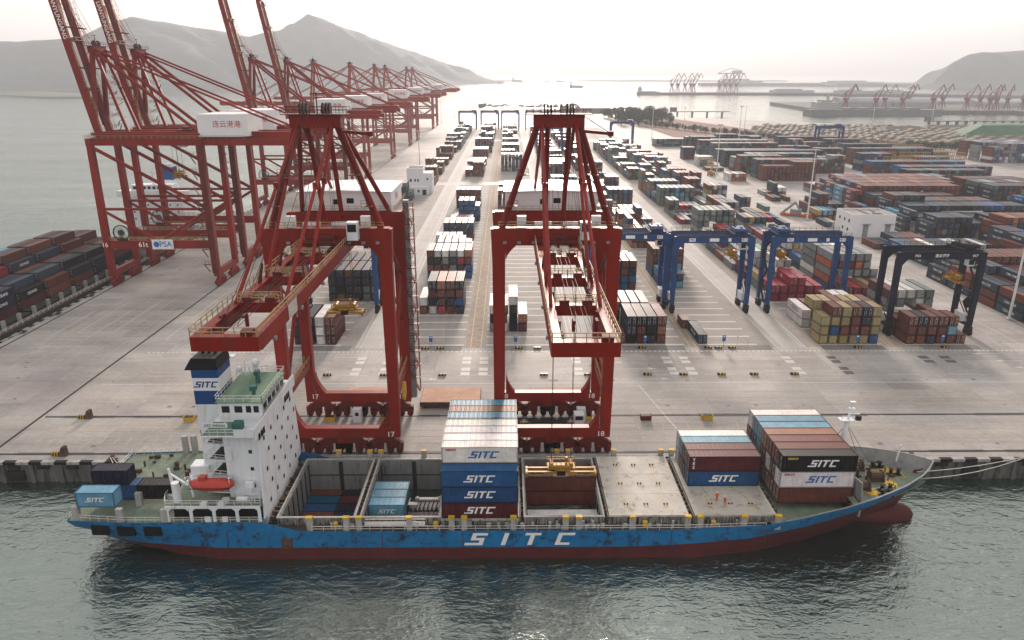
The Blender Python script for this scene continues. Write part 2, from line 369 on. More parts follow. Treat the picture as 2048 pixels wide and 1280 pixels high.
# ================================================================ THE SETTING
wm = MB(); wm.add([(-30000, -400, WZ), (30000, -400, WZ), (30000, 45000, WZ), (-30000, 45000, WZ)], [(0, 1, 2, 3)])
tag(wm.build('sea', M['water']), kind='structure')
land = [(-138.5, 123.0), (900, 123.0), (900, 860), (674, 975), (557, 1063), (406, 1207), (263, 1342), (200, 1500), (170, 1640), (-60, 1640), (-138.5, 1560)]
tag(MB().prism(land, -12, 0).build('ground', M['ground']), kind='structure')
tag(MB().prism([(196, 880), (420, 760), (330, 985), (262, 1325), (214, 1420), (190, 1200)], .004, .3).build('bare_soil_ground', M['soil']), kind='structure')
# yard paving, runways and trenches as thin sheets
Y0B, Y1B = 183.0, 1040.0
sh = MB(); rw = MB(); st = MB(); tr = MB(); wh = MB(); ye = MB(); dk = MB()
def sheet(mb, x0, x1, y0, y1, z): mb.add([(x0, y0, z), (x1, y0, z), (x1, y1, z), (x0, y1, z)], [(0, 1, 2, 3)])
CROSS = [(488, 503), (828, 845)]
segs = [(183, 488), (503, 828), (845, 1040)]
COLS = {'C1': (-64, -41), 'C2': (-32, -11.2), 'C3': (-6.4, 16.5), 'C4': (27, 48.6), 'C5': (51.4, 72), 'C6': (80.6, 102.4), 'C7': (107.4, 128)}
for a, b in segs:
    for c, (x0, x1) in COLS.items(): sheet(sh, x0, x1, a, b, .004)
    for x0, x1 in ((-41, -32), (16.5, 27), (72, 80.6)): sheet(rw, x0, x1, a, b, .004)
    for x0, x1 in ((-11.2, -6.4), (48.6, 51.4), (102.4, 107.4)): sheet(tr, x0, x1, a, b, .004)
    y = a + 2.2
    while y < min(b, 700):
        for c, (x0, x1) in COLS.items():
            lane = 4.2
            xa, xb = (x0 + .6, x1 - lane) if c in ('C1', 'C3', 'C5') else (x0 + lane, x1 - .6)
            if c in ('C2', 'C7', 'C4'): xa, xb = x0 + (lane if c != 'C7' else .6), x1 - (.6 if c != 'C7' else lane)
            sheet(st, xa, xb, y - .5, y + .5, .012)
        y += 6.42
for n, mb, k in (('yard_paving', sh, 'yardsurf'), ('runway_pavement', rw, 'runway'), ('paving_strips', st, 'strip'), ('trench_ground', tr, 'trench')):
    tag(mb.build(n, M[k]), kind='structure')
sn = MB()
for c, (x0, x1) in COLS.items(): sheet(sn, x0 + (4 if c != 'C5' else 0), x1 - 1, 181.0, 184.6, .016)
for x0, x1, y0, y1 in ((96, 160, 146, 158), (-60, -30, 146, 157), (60, 84, 167, 178)): pass
for yy in (142.0, 125.8):
    x = -95; rnd = random.Random(int(yy))
    while x < 260: L_ = rnd.uniform(4, 16); sheet(sn, x, x + L_, yy - rnd.uniform(.35, .8), yy + rnd.uniform(.35, .8), .0165); x += L_ + rnd.uniform(1, 7)
rnd = random.Random(77)
for k in range(46):
    x, y = rnd.uniform(-95, 150), rnd.choice((128.5, 146.5, 160.6, 170.2, 178.4)); sheet(sn, x, x + rnd.uniform(.5, 1.1), y, y + rnd.uniform(.5, .9), .017)
for k in range(16):
    x, y = rnd.uniform(-134, -104), rnd.uniform(150, 330); sheet(sn, x, x + .8, y, y + .8, .017)
tag(sn.build('stained_paving_strips', M['stain']), kind='structure')
# white / yellow lines
def lx(mb, y, x0, x1, w=.18, z=.02): sheet(mb, x0, x1, y - w / 2, y + w / 2, z)
def ly(mb, x, y0, y1, w=.18, z=.02): sheet(mb, x - w / 2, x + w / 2, y0, y1, z)
lx(wh, 159.3, -96, 900, .28)
x = -95
while x < 400:
    lx(wh, 180.2, x, x + .75, .75); x += 1.25
for yy, ph in ((176.2, 0), (164.2, 3)):
    x = -90 + ph
    while x < 300: lx(wh, yy, x, x + 8, .2); x += 15
for X in (-40.5, -39.4, -34.1, -32.6, 17.2, 18.4, 24.8, 26, 72.6, 74.4, 79.2, 80.3):
    for a, b in segs: ly(wh, X, a, b, .22)
for X in (130.5, 139.6, 149): ly(wh, X, 183, 1000, .2)
for X in (-9.9, -7.1, 49.2, 50.9, 103.2, 106.6):
    for a, b in segs: ly(ye, X, a, b, .2)
yy = 183
while yy < 700:
    for X in (133.5, 136.5, 142.6, 145.8): ly(wh, X, yy, yy + 5, .15)
    yy += 11
for X in (-36.5, 21.6, 76.4): pass
def arrow(x, y, s=1, d=-1):      # long lane arrow along X
    sheet(wh, x, x + 5.2 * s, y - .12, y + .12, .02)
    wh.add([(x + (0 if d < 0 else 5.2 * s), y - .7, .022), (x + (0 if d < 0 else 5.2 * s), y + .7, .022), (x + (-2.2 if d < 0 else 5.2 * s + 2.2), y, .022)], [(0, 1, 2)])
for X, Y, d in ((29, 172.5, -1), (30, 168.2, 1), (32, 161.8, 1), (30, 177.6, -1), (127, 172.8, -1), (124, 177.8, -1), (129, 168.3, -1), (132, 162.2, 1), (-24, 161.8, 1), (-28, 172.4, -1)): arrow(X, Y, 1, d)
for X in (-37.5, -30.5, -10.4, -6.0, 17.6, 41.0, 45.6, 72.2, 84.0, 149.5, 153):
    for dy in (172.6, 175.4, 165.2, 168.0):
        mb_, z_ = (dk, .024) if X in (84.0,) else (wh, .024)
        if X == 17.6 or X == 72.2 or dy > 0: sheet(mb_, X - 1.1, X + 1.1, dy - 1.0, dy + 1.0, z_)
for X in (108, 113.5):
    for dy in (172.6, 175.4): sheet(dk, X - 1.3, X + 1.3, dy - 1, dy + 1, .02)
# hatched yellow lanes under the cranes
for yy in (129.8, 132.6, 135.4, 138.2):
    lx(ye, yy, -94, -2, .16); lx(ye, yy, 2, 400, .16)
for yy in (131.2, 136.8):
    x = -94
    while x < -45: sheet(ye, x, x + .16, yy - 1.4, yy + 1.4, .021); x += 2.6
    x = 22
    while x < 130: sheet(ye, x, x + .16, yy - 1.4, yy + 1.4, .021); x += 5.2
for yy in (144.6, 147.8, 151, 154.2): lx(ye, yy, -90, 300, .14)
for X in (-104.5, -108.5, -112.5, -116.5, -120.5, -124.5): ly(ye, X, 170, 1000, .15)
for X in (-106.5, -114.5, -122.5):
    y = 172
    while y < 520: sheet(ye, X - 2, X + 2, y, y + .18, .022); y += 3.1
ly(wh, -82, 200, 900, .2); ly(wh, -94.5, 190, 1000, .2); ly(wh, -70, 260, 1000, .2)
for a in ((-128, -117, 190, 216), (-122, -112, 196, 226)):
    ly(wh, a[0], a[2], a[3], .25); ly(wh, a[1], a[2], a[3], .25); lx(wh, a[2], a[0], a[1], .25)
ln = [(31, 158), (34, 141), (36.5, 128)]
for (xa, ya), (xb, yb) in zip(ln[:-1], ln[1:]): wh.add([(xa - .15, ya, .02), (xb - .15, yb, .02), (xb + .2, yb, .02), (xa + .2, ya, .02)], [(0, 1, 2, 3)])
tag(wh.build('white_road_markings', M['mwhite']), kind='structure')
tag(ye.build('yellow_road_markings', M['myellow']), kind='structure')
tag(dk.build('dark_road_patches', M['mdark']), kind='structure')
# crane rails
rl = MB()
for yy in (125.8, 142.0): rl.box(-99, 900, yy - .22, yy + .22, .003, .06)
for xx in (-100.0, -136.0): rl.box(xx - .25, xx + .25, 124, 1500, .003, .06)
tag(rl.build('crane_rail_track', M['dark']), 'long dark steel crane rails set flush into the quay concrete', 'rail track')
# quay walls with black and white coping and fender panels
def quay(name, label, rng, fix, axis):
    e = empty(name, (0, 0, 0), 0, label, 'quay wall')
    wl = MB(); cb = MB(); cw = MB(); fd = MB(); a, b = rng
    if axis == 'x':
        wl.box(a, b, fix - .5, fix - .003, -12, -.35)
        k = 0; x = a
        while x < min(b, 420):
            (cw if k % 2 else cb).box(x, x + 2.4, fix - .75, fix + .12, -.34, .22); x += 2.4; k += 1
        x = a + 4
        while x < min(b, 420):
            wl.box(x, x + .8, fix - .9, fix - .5, -12, -.36)
            if int((x - a) / 5.5) % 3 == 1: fd.box(x + 1.4, x + 4.4, fix - 1.15, fix - .52, -3.6, -1.5)
            fd.box(x + 1.6, x + 3.8, fix - 1.0, fix - .76, -1.15, -.36)
            x += 5.5
    else:
        wl.box(fix - .5, fix - .003, a, b, -12, -.35)
        k = 0; y = a
        while y < min(b, 700):
            (cw if k % 2 else cb).box(fix - .75, fix + .12, y, y + 2.4, -.34, .22); y += 2.4; k += 1
        y = a + 4
        while y < min(b, 500): fd.box(fix - 1.3, fix - .52, y, y + 2.6, -3, -.8); y += 9
    wl.build('wall_face', M['quay'], e); cb.build('black_coping', M['black'], e); cw.build('white_coping', M['lgrey'], e); fd.build('fender', M['dark'], e)
    return e
quay('quay_wall', 'stained concrete quay wall with black and white coping along the front berth', (-138.5, 900), 123.0, 'x')
quay('quay_wall', 'quay wall with striped coping along the left berth beside the dark ship', (123.5, 1560), -138.5, 'y')
# hills: a rough height field along each ridge
def ridge(name, pts, wdt, seed, nsub=10, ncr=18):
    rnd = random.Random(seed); mb = MB(); P = []
    for (a, b) in zip(pts[:-1], pts[1:]):
        for k in range(nsub): t = k / nsub; P.append(tuple(a[i] * (1 - t) + b[i] * t for i in range(3)))
    P.append(pts[-1]); vs = []
    from mathutils import noise as mn
    for i, (x, y, z) in enumerate(P):
        q = P[min(i + 1, len(P) - 1)]; o = P[max(i - 1, 0)]
        dx, dy = q[0] - o[0], q[1] - o[1]; l = math.hypot(dx, dy) or 1; nx, ny = -dy / l, dx / l
        for j in range(-ncr, ncr + 1):
            v = j / ncr; prof = (1 - abs(v)) ** 1.25; wz = max(wdt * .25, min(wdt, z * 3.4))
            X, Y = x + nx * v * wz, y + ny * v * wz
            n = mn.fractal(Vector((X * .004, Y * .004, seed)), 1.0, 2.1, 5)
            r_ = 1 - abs(mn.noise(Vector((X * .0035, Y * .0035, seed + 3)))) * 2
            g = abs(v) * (1 - abs(v)) * 3.2
            zz = z * prof * (1 + .28 * g * n) + z * .16 * g * r_ + (8 * n if abs(v) < .9 else 0) - 3 * abs(v)
            vs.append((X, Y, WZ - 6 + max(0, zz + 6) if abs(v) < 1 else WZ - 8))
    W_ = 2 * ncr + 1
    fs = [(i * W_ + j, (i + 1) * W_ + j, (i + 1) * W_ + j + 1, i * W_ + j + 1) for i in range(len(P) - 1) for j in range(W_ - 1)]
    mb.add(vs, fs); return tag(mb.build(name, M['hill'], smooth=True), kind='structure')
ridge('hills', [(-4200, 3300, 120), (-3500, 3700, 190), (-2824.9, 3900, 214.9), (-2589.3, 4000, 230.7), (-2443.8, 4100, 242.1), (-2314.5, 4200, 256.4), (-2221.9, 4300, 322.1), (-2091.8, 4400, 382.3), (-2034.3, 4500, 371.0), (-1979.9, 4700, 359.6), (-1759.2, 4900, 328.6), (-1639.5, 5000, 304.2), (-1502.5, 5200, 350.8), (-1416.3, 5400, 431.8), (-1387.1, 5500, 474.0), (-1349.1, 5700, 468.7), (-1219.0, 6100, 399.7), (-946.3, 6900, 298.7), (-753.6, 7600, 207.0), (-603.7, 8200, 127.7), (-372.8, 9000, 11.4)], 900, 3)
ridge('hills', [(2300, 4300, 8), (2396.6, 4300, 34.5), (2453.9, 4300, 94.3), (2498.6, 4300, 145.9), (2573.9, 4300, 179.2), (2639.5, 4300, 191.9), (2810.3, 4300, 197.1), (3083.7, 4300, 217.5), (3484.4, 4300, 248.0), (4200, 4300, 230)], 700, 9)
# low shore flats at the foot of the hills, far islands and piers
def flat(name, pts, z1, m): return tag(MB().prism(pts, WZ - 4, z1).build(name, M[m]), kind='structure')
flat('shore_land', [(-5200, 3100), (-2300, 3150), (-1500, 2480), (-1250, 2480), (-1330, 2650), (-2000, 3300), (-1600, 3900), (-5200, 4300)], 2, 'foliage')
flat('pier_ground', [(521, 2924), (900, 2905), (1100, 2850), (1403, 2700), (1750, 2500), (2100, 2380), (2300, 2420), (1800, 2750), (1420, 2980), (900, 3080), (521, 3040)], 3.5, 'hill')
flat('pier_ground', [(1380, 5400), (2300, 5000), (4300, 4300), (7000, 4600), (7000, 5600), (3000, 5800), (1400, 5600)], 14, 'hill')
flat('pier_ground', [(640, 1600), (760, 1490), (985, 1470), (990, 1440), (2600, 1250), (2600, 1900), (1200, 2000), (680, 1960)], 3.0, 'quay')
flat('breakwater', [(850, 9200), (3300, 9000), (3300, 9030), (850, 9230)], 8, 'fargrey')
flat('breakwater', [(-700, 8800), (150, 9150), (150, 9180), (-700, 8830)], 8, 'fargrey')
# ================================================================ CONTAINERS
PAL = {'r': ((.165, .048, .036), 'maroon'), 'R': ((.36, .025, .055), 'crimson'), 'm': ((.105, .018, .024), 'dark red'), 'b': ((.02, .10, .27), 'blue'),
       'n': ((.009, .015, .042), 'navy'), 'k': ((.006, .007, .010), 'black'), 's': ((.036, .062, .10), 'slate blue'), 'w': ((.60, .61, .60), 'white'),
       'g': ((.21, .23, .235), 'grey'), 'y': ((.38, .31, .15), 'tan'), 't': ((.14, .20, .195), 'grey green'), 'l': ((.14, .36, .52), 'light blue'),
       'o': ((.50, .13, .06), 'orange red'), 'e': ((.08, .30, .12), 'green'), 'p': ((.36, .15, .08), 'rust brown'), 'c': ((.70, .70, .68), 'pale white'),
       'q': ((.0, .12, .22), 'sea blue')}
for k_ in 'rRmbnkslpqoyte': PAL[k_] = (tuple(v * .75 for v in PAL[k_][0]), PAL[k_][1])
_cm = {}
def cont_meshes(L, H):
    k = (L, H)
    if k in _cm: return _cm[k]
    W = 2.438; hx = W / 2; hy = L / 2; c = .09; d = .035
    b = MB()          # recessed corrugated panels
    b.box(-hx + d + .05, hx - d - .05, -hy + d, hy - d, .12, H - .09)
    n_ = int(round((L - .34) / .43)); pt_ = (L - .34) / n_      # ribs on both sides and the roof
    for k in range(n_):
        y0 = -hy + .17 + k * pt_; q = [y0, y0 + pt_ * .22, y0 + pt_ * .5, y0 + pt_ * .72, y0 + pt_]; dd = [.055, 0, 0, .055, .055]
        for j in range(4):
            for sx in (-1, 1):
                xa, xb = sx * (hx - d - dd[j]), sx * (hx - d - dd[j + 1]); P = [(xa, q[j], .16), (xb, q[j + 1], .16), (xb, q[j + 1], H - .10), (xa, q[j], H - .10)]
                b.add(P if sx > 0 else P[::-1], [(0, 1, 2, 3)])
            za, zb = H - .03 - dd[j] * .35, H - .03 - dd[j + 1] * .35
            b.add([(-hx + .08, q[j], za), (hx - .08, q[j], za), (hx - .08, q[j + 1], zb), (-hx + .08, q[j + 1], zb)], [(0, 1, 2, 3)])
    f = MB()          # frame: corner posts, top and bottom rails
    for sx in (-1, 1):
        for sy in (-1, 1):
            f.box(sx * hx, sx * (hx - .14), sy * hy, sy * (hy - .16), 0.0, H)
        f.box(sx * hx, sx * (hx - c), -hy + .16, hy - .16, 0.02, .18)
        f.box(sx * hx, sx * (hx - c), -hy + .16, hy - .16, H - .12, H - .005)
    for sy in (-1, 1):
        f.box(-hx + .14, hx - .14, sy * hy, sy * (hy - c), 0.02, .18)
        f.box(-hx + .14, hx - .14, sy * hy, sy * (hy - c), H - .14, H - .005)
    dr = MB(); dr.box(-hx + .15, -.03, -hy + d - .03, -hy + d - .002, .2, H - .16); dr.box(.03, hx - .15, -hy + d - .03, -hy + d - .002, .2, H - .16)
    lr = MB()
    for x in (-.92, -.42, .42, .92):
        lr.box(x - .035, x + .035, -hy - .03, -hy + .004, .2, H - .16)
    for x in (-.67, .67):
        lr.box(x - .28, x + .28, -hy - .05, -hy - .031, .95, 1.05)
    lr.box(.5, .8, -hy - .02, -hy + .004, H - .8, H - .5)
    _cm[k] = (b.mesh('container_body', M['cont']), f.mesh('frame', M['cframe']), dr.mesh('door', M['cont']), lr.mesh('lock_rods', M['lockrod']))
    return _cm[k]
CN = []      # every container: dict
def C(x, y, z, col, L=12.19, H=2.6, rz=0, label=None, group=None, logo=None, force=False, door=True):
    CN.append(dict(x=x, y=y, z=z, c=col, L=L, H=H, rz=rz, label=label, group=group, logo=logo, force=force, door=door))
ORD = ['first', 'second', 'third', 'fourth', 'fifth', 'sixth', 'seventh', 'eighth', 'ninth', 'tenth', 'eleventh', 'twelfth', 'thirteenth', 'fourteenth', 'fifteenth', 'sixteenth']
def S(nick, X0, Y0, cols, L=12.19, H=2.6, pitch=2.75, nf=0, logo=None):
    """one block of stacks: X0,Y0 = its near left corner; cols = one bottom-to-top colour string per column; nf = cut from the front when 0"""
    for i, cs in enumerate(cols):
        for k, ch in enumerate(cs):
            if ch == ' ': continue
            t = 'top tier' if k == len(cs) - 1 and k > 0 else (ORD[k] + ' tier')
            if len(cs) == 1: t = 'ground'
            o = ORD[i] if i < len(ORD) else 'far right'
            lab = "%s container, %s of %s column from left, %s" % (PAL[ch][1], t, o, nick)
            C(X0 + pitch * i + 1.22, Y0 + L / 2, k * (H + .02), ch, L, H, 0, lab, 'containers stacked in the yard', logo)
def rcols(seed, n, pal, hmin, hmax, run=4):
    rnd = random.Random(seed); out = []; h = rnd.randint(hmin, hmax); rc = rnd.choice(pal)
    for i in range(n):
        if rnd.random() < 1 / run: h = rnd.randint(hmin, hmax)
        s = ''
        for k in range(h): s += rc if rnd.random() < .35 else rnd.choice(pal)
        if rnd.random() < .5: rc = rnd.choice(pal)
        out.append(s)
    return out
# ---- front rank, read off the photograph
S('maroon stack nearest the road', 108.3, 185.2, ['rrr', 'rrn', 'nrr', 'rrr', 'rlr', 'r'], L=6.06)
S('second row of maroon stack', 108.3, 191.6, ['rr', 'nr', 'rr', 'rrr', 'rr', 'r'], L=6.06)
S('tan stack beside the road', 84.6, 185.4, ['yyy', 'ybyr', 'yryy', 'yrrr', 'yrnn', 'byyy'], L=6.06)
S('second row of tan stack', 84.6, 191.8, ['   y', 'yyyy', 'yynr', 'yryy', 'yyyy', 'yyrr'], L=6.06)
S('lettered pale stack', 85.2, 199.2, ['cc'], L=12.19, logo='COSCO')
S('row behind the tan stack', 88.2, 199.2, ['rr', 'yr', 'ryr', 'yrw', 'rrc'], L=12.19)
S('pink stack', 85.3, 225.2, ['RR', 'RR', 'RRR', 'RRR', 'RR', 'RR'], logo='SJL')
S('white topped row behind pink', 85.3, 238.2, ['ty', 'gyg', 'wwgw', 'kwkg', 'gt', 'sr'])
S('green topped mixed stack', 85.0, 251.4, ['mr', 'ssww', 'ggwe', 'ktkr', 'ktgs', 'gg'])
S('pale stack under the gantry', 110.6, 202.0, ['gggr', 'gggw', 'grgw', 'rgwg', 'gggt'][:5])
S('low mixed row by the gantry', 108.0, 222.9, ['rr', 'rR', 'rr', 'ry', 'gr'])
S('tall light grey stack', 108.2, 236.0, ['bogog', 'rogrg', 'gggrg', 'gwgog', 'ggggg', 'ggg'])
S('light grey stack behind', 108.2, 249.0, ['gwggg', 'ggwgg', 'wgggw', 'grggg', 'gg', 'gg'])
S('navy stack by blue gantry', 32.4, 186.0, ['knn', 'mmn', 'kkn', 'rpr'])
S('rust stack beside navy stack', 29.6, 186.0, ['r'])
S('red topped low row', 30.0, 199.3, ['nkr', 'krr', 'nns', 'rrr'], pitch=2.75)
S('blue based tall stack', 33.0, 237.8, ['mrmr', 'rbrr', 'bbrr', 'rbnr'])
S('stack seen past blue legs', 33.0, 263.0, ['mm', 'nk', 'ps', 'rr', 'nr'])
S('open bay, lone container', 51.9, 185.8, ['s'], logo='CMA')
S('open bay beyond the lone one', 50.4, 198.4, ['r'], L=6.06)
S('two tone rows by trench', 52.4, 240.4, ['bl', 'lr', 'ls'], logo='GOLD')
S('red over blue rows', 52.3, 254.9, ['brrr', 'lrrr', 'llrr', 'nlrr'])
S('slim maroon tower', 63.6, 265.3, ['krrr'])
S('pale low file by runway', 84.2, 264.6, ['g', 'gl', 'lg', 'st', 'ts', 'g'])
S('second pale low file', 84.2, 277.4, ['r', 'l', 'lt', 'gs', 'tg', 'gt'])
S('third low file by runway', 84.2, 290.2, ['s', 'rr', 'gr', 'lr', 'ss', 'gs'])
S('fourth low file with pinks', 84.6, 303.2, ['g', 'gt', 'RgR', 'RgR', 'gr', 'rr'])
S('grey green block', 84.4, 319.0, ['tgtgt', 'gtggt', 'stgtg', 'ggstt', 'gtgts', 'sgttg'])
S('crimson and slate pair', 84.9, 352.5, ['Rg'[0:1], 's'])
S('blue nose low block', 108.6, 262.0, ['sb', 'rr', 'gr', 'gg'])
S('cream ended block', 108.2, 276.0, ['rsw', 'rsy', 'rgw', 'ggw', 'ggr', 'ggg'])
S('cream block second row', 108.2, 288.8, ['rsw', 'ryy', 'rrg', 'ggw', 'rrr'])
# left yard column and the columns behind the cranes
S('maroon tower by crane leg', -57.6, 185.7, ['knn', 'knn', 'wwc', 'mrr'], pitch=2.9)
S('dark stacks behind crane boom', -57.6, 226.0, ['knnn', 'rknn', 'kknr', 'knkn', 'ttnn', 'rtrs'])
S('second dark row behind boom', -57.6, 239.0, ['nnnn', 'rrrn', 'rknn', 'ssrk', 'mmrr'])
S('far dark row behind boom', -57.6, 252.0, ['nnn', 'rrr', 'rkr', 'srk'])
S('mixed stack by centre trench', -26.8, 212.4, ['rw', 'wnrn', 'Rrrp', 'rnrr', 'nbrn'], pitch=2.78)
S('six wide stack by trench', -28.7, 253.4, ['brkr', 'grkw', 'grgc', 'ggsg', 'gmRw', 'bbrp'], pitch=2.72)
S('white topped low block', -30.0, 279.0, ['s', 'bsg', 'bsg', 'bsg', 'bsg', 'sgg'], L=6.06)
S('second white topped block', -30.0, 285.6, ['w', 'bgw', 'bgp', 'bsw', 'bsc', 'sw'], L=6.06)
S('third white topped block', -29.0, 292.2, ['bgw', 'bsw', 'bsc', 'bsw', 'sg'], L=6.06)
S('dark grey five wide stack', -28.2, 318.0, ['sss', 'sss', 'sss', 'sss', 'rss'])
S('tan topped row past trench', -27.0, 340.0, ['py', 'pp', 'pp', 'rw'], L=12.19)
S('royal blue stack', -27.0, 362.0, ['b', 'nbbb', 'nbbb', 'nbbb', 'nbb'])
S('tall maroon stack by trench', -27.8, 398.0, ['nnrr', 'nrrr', 'nrrr', 'rrrr', 'mrrr'])
S('cream and navy stack', -5.0, 196.2, ['gnc', 'wsk', 'nkkw', 'mp'], L=12.19)
S('red row past centre trench', -5.0, 395.0, ['rrkr', 'rrkk', 'rkrr'])
S('navy pair past centre trench', -4.8, 418.0, ['nbnk', 'nbn', 'rs'])
S('stack before the white office', -66, 424, ['ts', 'tts', 'stst', 'st'])
# columns further off: same yard, mixed colours read from the haze
def column(name, X0, ys, n, pal, hmin, hmax, seed):
    for i, y in enumerate(ys): S('%s, row %s' % (name, ORD[i % 16]), X0, y, rcols(seed + i, n, pal, hmin, hmax))
column('maroon yard by office', -61, [486, 500, 540, 553, 600, 640, 654, 700], 5, 'rrrrrsm', 2, 4, 100)
column('grey yard by cranes', -61, [730, 745, 760, 790, 803, 816, 850, 863, 880, 900, 930, 960], 6, 'sstgtsg', 3, 5, 140)
column('centre left yard', -30, [530, 543, 560, 600, 655, 668], 5, 'rrrrsp', 2, 4, 200)
column('centre left far yard', -30, [700, 760, 773, 790, 803, 850, 863, 880, 910, 940, 970], 6, 'ssrsgk', 3, 5, 230)
column('centre yard', -4.5, [560, 573, 590, 604, 700, 713, 730, 760, 773, 800, 850, 863, 880, 905, 930, 960], 6, 'ssgrkt', 3, 5, 300)
column('crane hidden yard', 28.5, [330, 343, 356, 400, 413, 440, 470, 520, 533, 546, 570, 600, 613, 626, 660, 690, 720, 760, 790, 850, 880, 910], 6, 'ttrsbgwpr', 2, 4, 400)
column('right of crane yard', 52.5, [301, 314, 340, 353, 398, 410, 450, 466, 510, 530, 560, 575, 600, 640, 655, 680, 720, 760, 800, 850, 880], 6, 'rrsbtspr', 2, 4, 500)
column('pale mixed yard', 84.4, [365, 378], 6, 'ttrgRsgo', 1, 3, 598)
S('blue green block by crossroad', 84.8, 404.0, ['sg', 'tg', 'tttt', 'lstt', 'ltls', 'ltll'][2:] + ['tlls', 'tltg', 'lstt'])
S('small lot left of blue block', 79.8 + 5, 418.0, ['sg'])
column('far mixed yard', 84.4, [431, 444, 460, 512, 525, 540, 553, 570, 583, 600, 613, 630, 650, 665, 690, 720], 6, 'ttsgwbtpr', 2, 5, 600)
column('outer mixed yard', 108.3, [303, 316, 330, 343, 358, 371, 384, 400, 413, 426, 440, 470, 512, 525, 540, 560, 575, 590, 610, 640, 660, 690, 720, 760], 6, 'rsgwtRybrg', 1, 4, 700)
# ---- the wide blocks right of the main road
CM = 'ssssrrnks'
def wide(nick, X0, Y0, n, pal, h0, h1, seed, left=None, logo=None, pitch=2.6):
    c = rcols(seed, n, pal, h0, h1, run=14)
    if left: c[:len(left)] = left
    S(nick, X0, Y0, c, pitch=pitch, logo=logo)
wide('nearest block past lamp mast', 152.0, 190.0, 8, CM, 3, 4, 1, ['rrr', 'rsr', 'ssr'], 'CMA')
wide('second block past lamp mast', 152.0, 203.2, 10, CM, 3, 4, 2, ['ssr', 'srs', 'rss'], 'CMA')
wide('third block past lamp mast', 152.0, 216.2, 13, CM, 3, 4, 3, ['rrs', 'srs', 'rsr', 'bsss'], 'CMA')
wide('fourth block past lamp mast', 152.0, 229.4, 15, CM, 3, 4, 4, ['srr', 'rsg', 'sggs', 'ssgs'], 'CMA')
wide('fifth block past lamp mast', 152.0, 242.6, 18, 'ssrkrs', 3, 4, 5, ['ss', 'srs', 'rsss'], 'CMA')
wide('sixth block past lamp mast', 163.0, 256.0, 18, 'srrssp', 2, 3, 6, ['sr', 'ss', 'sp', 'pw'], 'CMA')
wide('slate block under stair mast', 160.0, 270.0, 12, 'sspgws', 1, 3, 7, ['ss', 's', 'bs', 'sw'], 'CMA')
wide('low slate block by white hall', 158.0, 284.0, 14, 'sswpsr', 2, 2, 8, ['sb', 'ss'], 'CMA')
wide('maroon and slate low row', 154.0, 298.0, 9, 'rsgs', 1, 2, 9, ['r', 's', 's'], None)
wide('tall block behind low slate', 196.0, 272.0, 20, CM, 3, 5, 10, ['rsr', 'srss', 'rsss', 'rrrs'], 'CMA')
wide('tall block second row', 200.0, 285.4, 20, 'srssbr', 3, 5, 11, ['rrss', 'sssr'], 'CMA')
wide('pink topped long block', 206.0, 300.0, 24, 'rssrp', 4, 5, 12, ['ssrr', 'rsrsr'], 'CMA')
wide('long slate block', 186.0, 315.0, 22, 'ssssk', 3, 4, 13, ['sss', 'srss', 'stss'], 'CMA')
wide('long slate block second row', 183.0, 330.0, 20, 'sskks', 3, 4, 14, ['sss', 'slls'], 'CMA')
wide('navy topped long block', 186.0, 345.0, 24, 'ssbks', 4, 4, 15, ['ssl', 'ssb'], 'CMA')
wide('lone tall navy block', 184.0, 360.0, 22, 'srrks', 4, 5, 16, ['rb', 'ls', 'nsss', 'nsssr'], 'CMA')
wide('block below lettered stack', 180.0, 377.0, 20, 'rrsrr', 1, 4, 17, ['r', 'or', 'll', 'r'], None)
wide('lettered maroon block', 186.5, 392.0, 22, 'rrrmrr', 5, 5, 18, ['rrrr', 'rrrR', 'rrrrr'], 'SITC')
wide('lettered maroon block row two', 186.5, 405.2, 24, 'rrrmrp', 5, 5, 19, ['llll', 'blRr', 'rrrrb'], 'SITC')
wide('lettered maroon block row three', 186.5, 418.4, 26, 'rrrgrp', 5, 5, 20, ['rlbr', 'rrrn', 'rbrrr'], 'SITC')
wide('lettered maroon block row four', 186.5, 431.6, 28, 'rrrlrp', 5, 5, 21, ['rrr', 'rrrs', 'rrrr'], 'SITC')
wide('blue many coloured block', 262.0, 366.0, 32, 'bbrspenRy', 4, 5, 22, ['bbbb', 'bbrb'], 'CMA')
wide('grey topped long block', 262.0, 392.0, 34, 'rssrgs', 4, 5, 23, ['srsst', 'rsrss'], 'CMA')
wide('grey topped long block row two', 262.0, 406.0, 34, 'rssrgs', 4, 5, 24, ['srsst', 'rsrss'], 'CMA')
wide('grey topped long block row three', 262.0, 420.0, 34, 'rssrts', 4, 5, 25, None, 'CMA')
S('lot beside the lamp mast', 155.5, 362.0, ['ry', 'rl', 'pl', 'ps'], L=12.19)
S('lot behind the orange loader', 158.0, 381.0, ['sr', 'srs', 'srrs', 'ssrr', 'ss', 'sk', 'sn'])
S('slate lot by the road', 153.0, 345.0, ['s', 'g'], L=12.19)
S('scattered lot by main road', 153.0, 420.0, ['r', 's', ' ', 'r'])
S('second scattered lot', 155.0, 440.0, ['g', 'r', 'sss', 'sw', 'gw'])
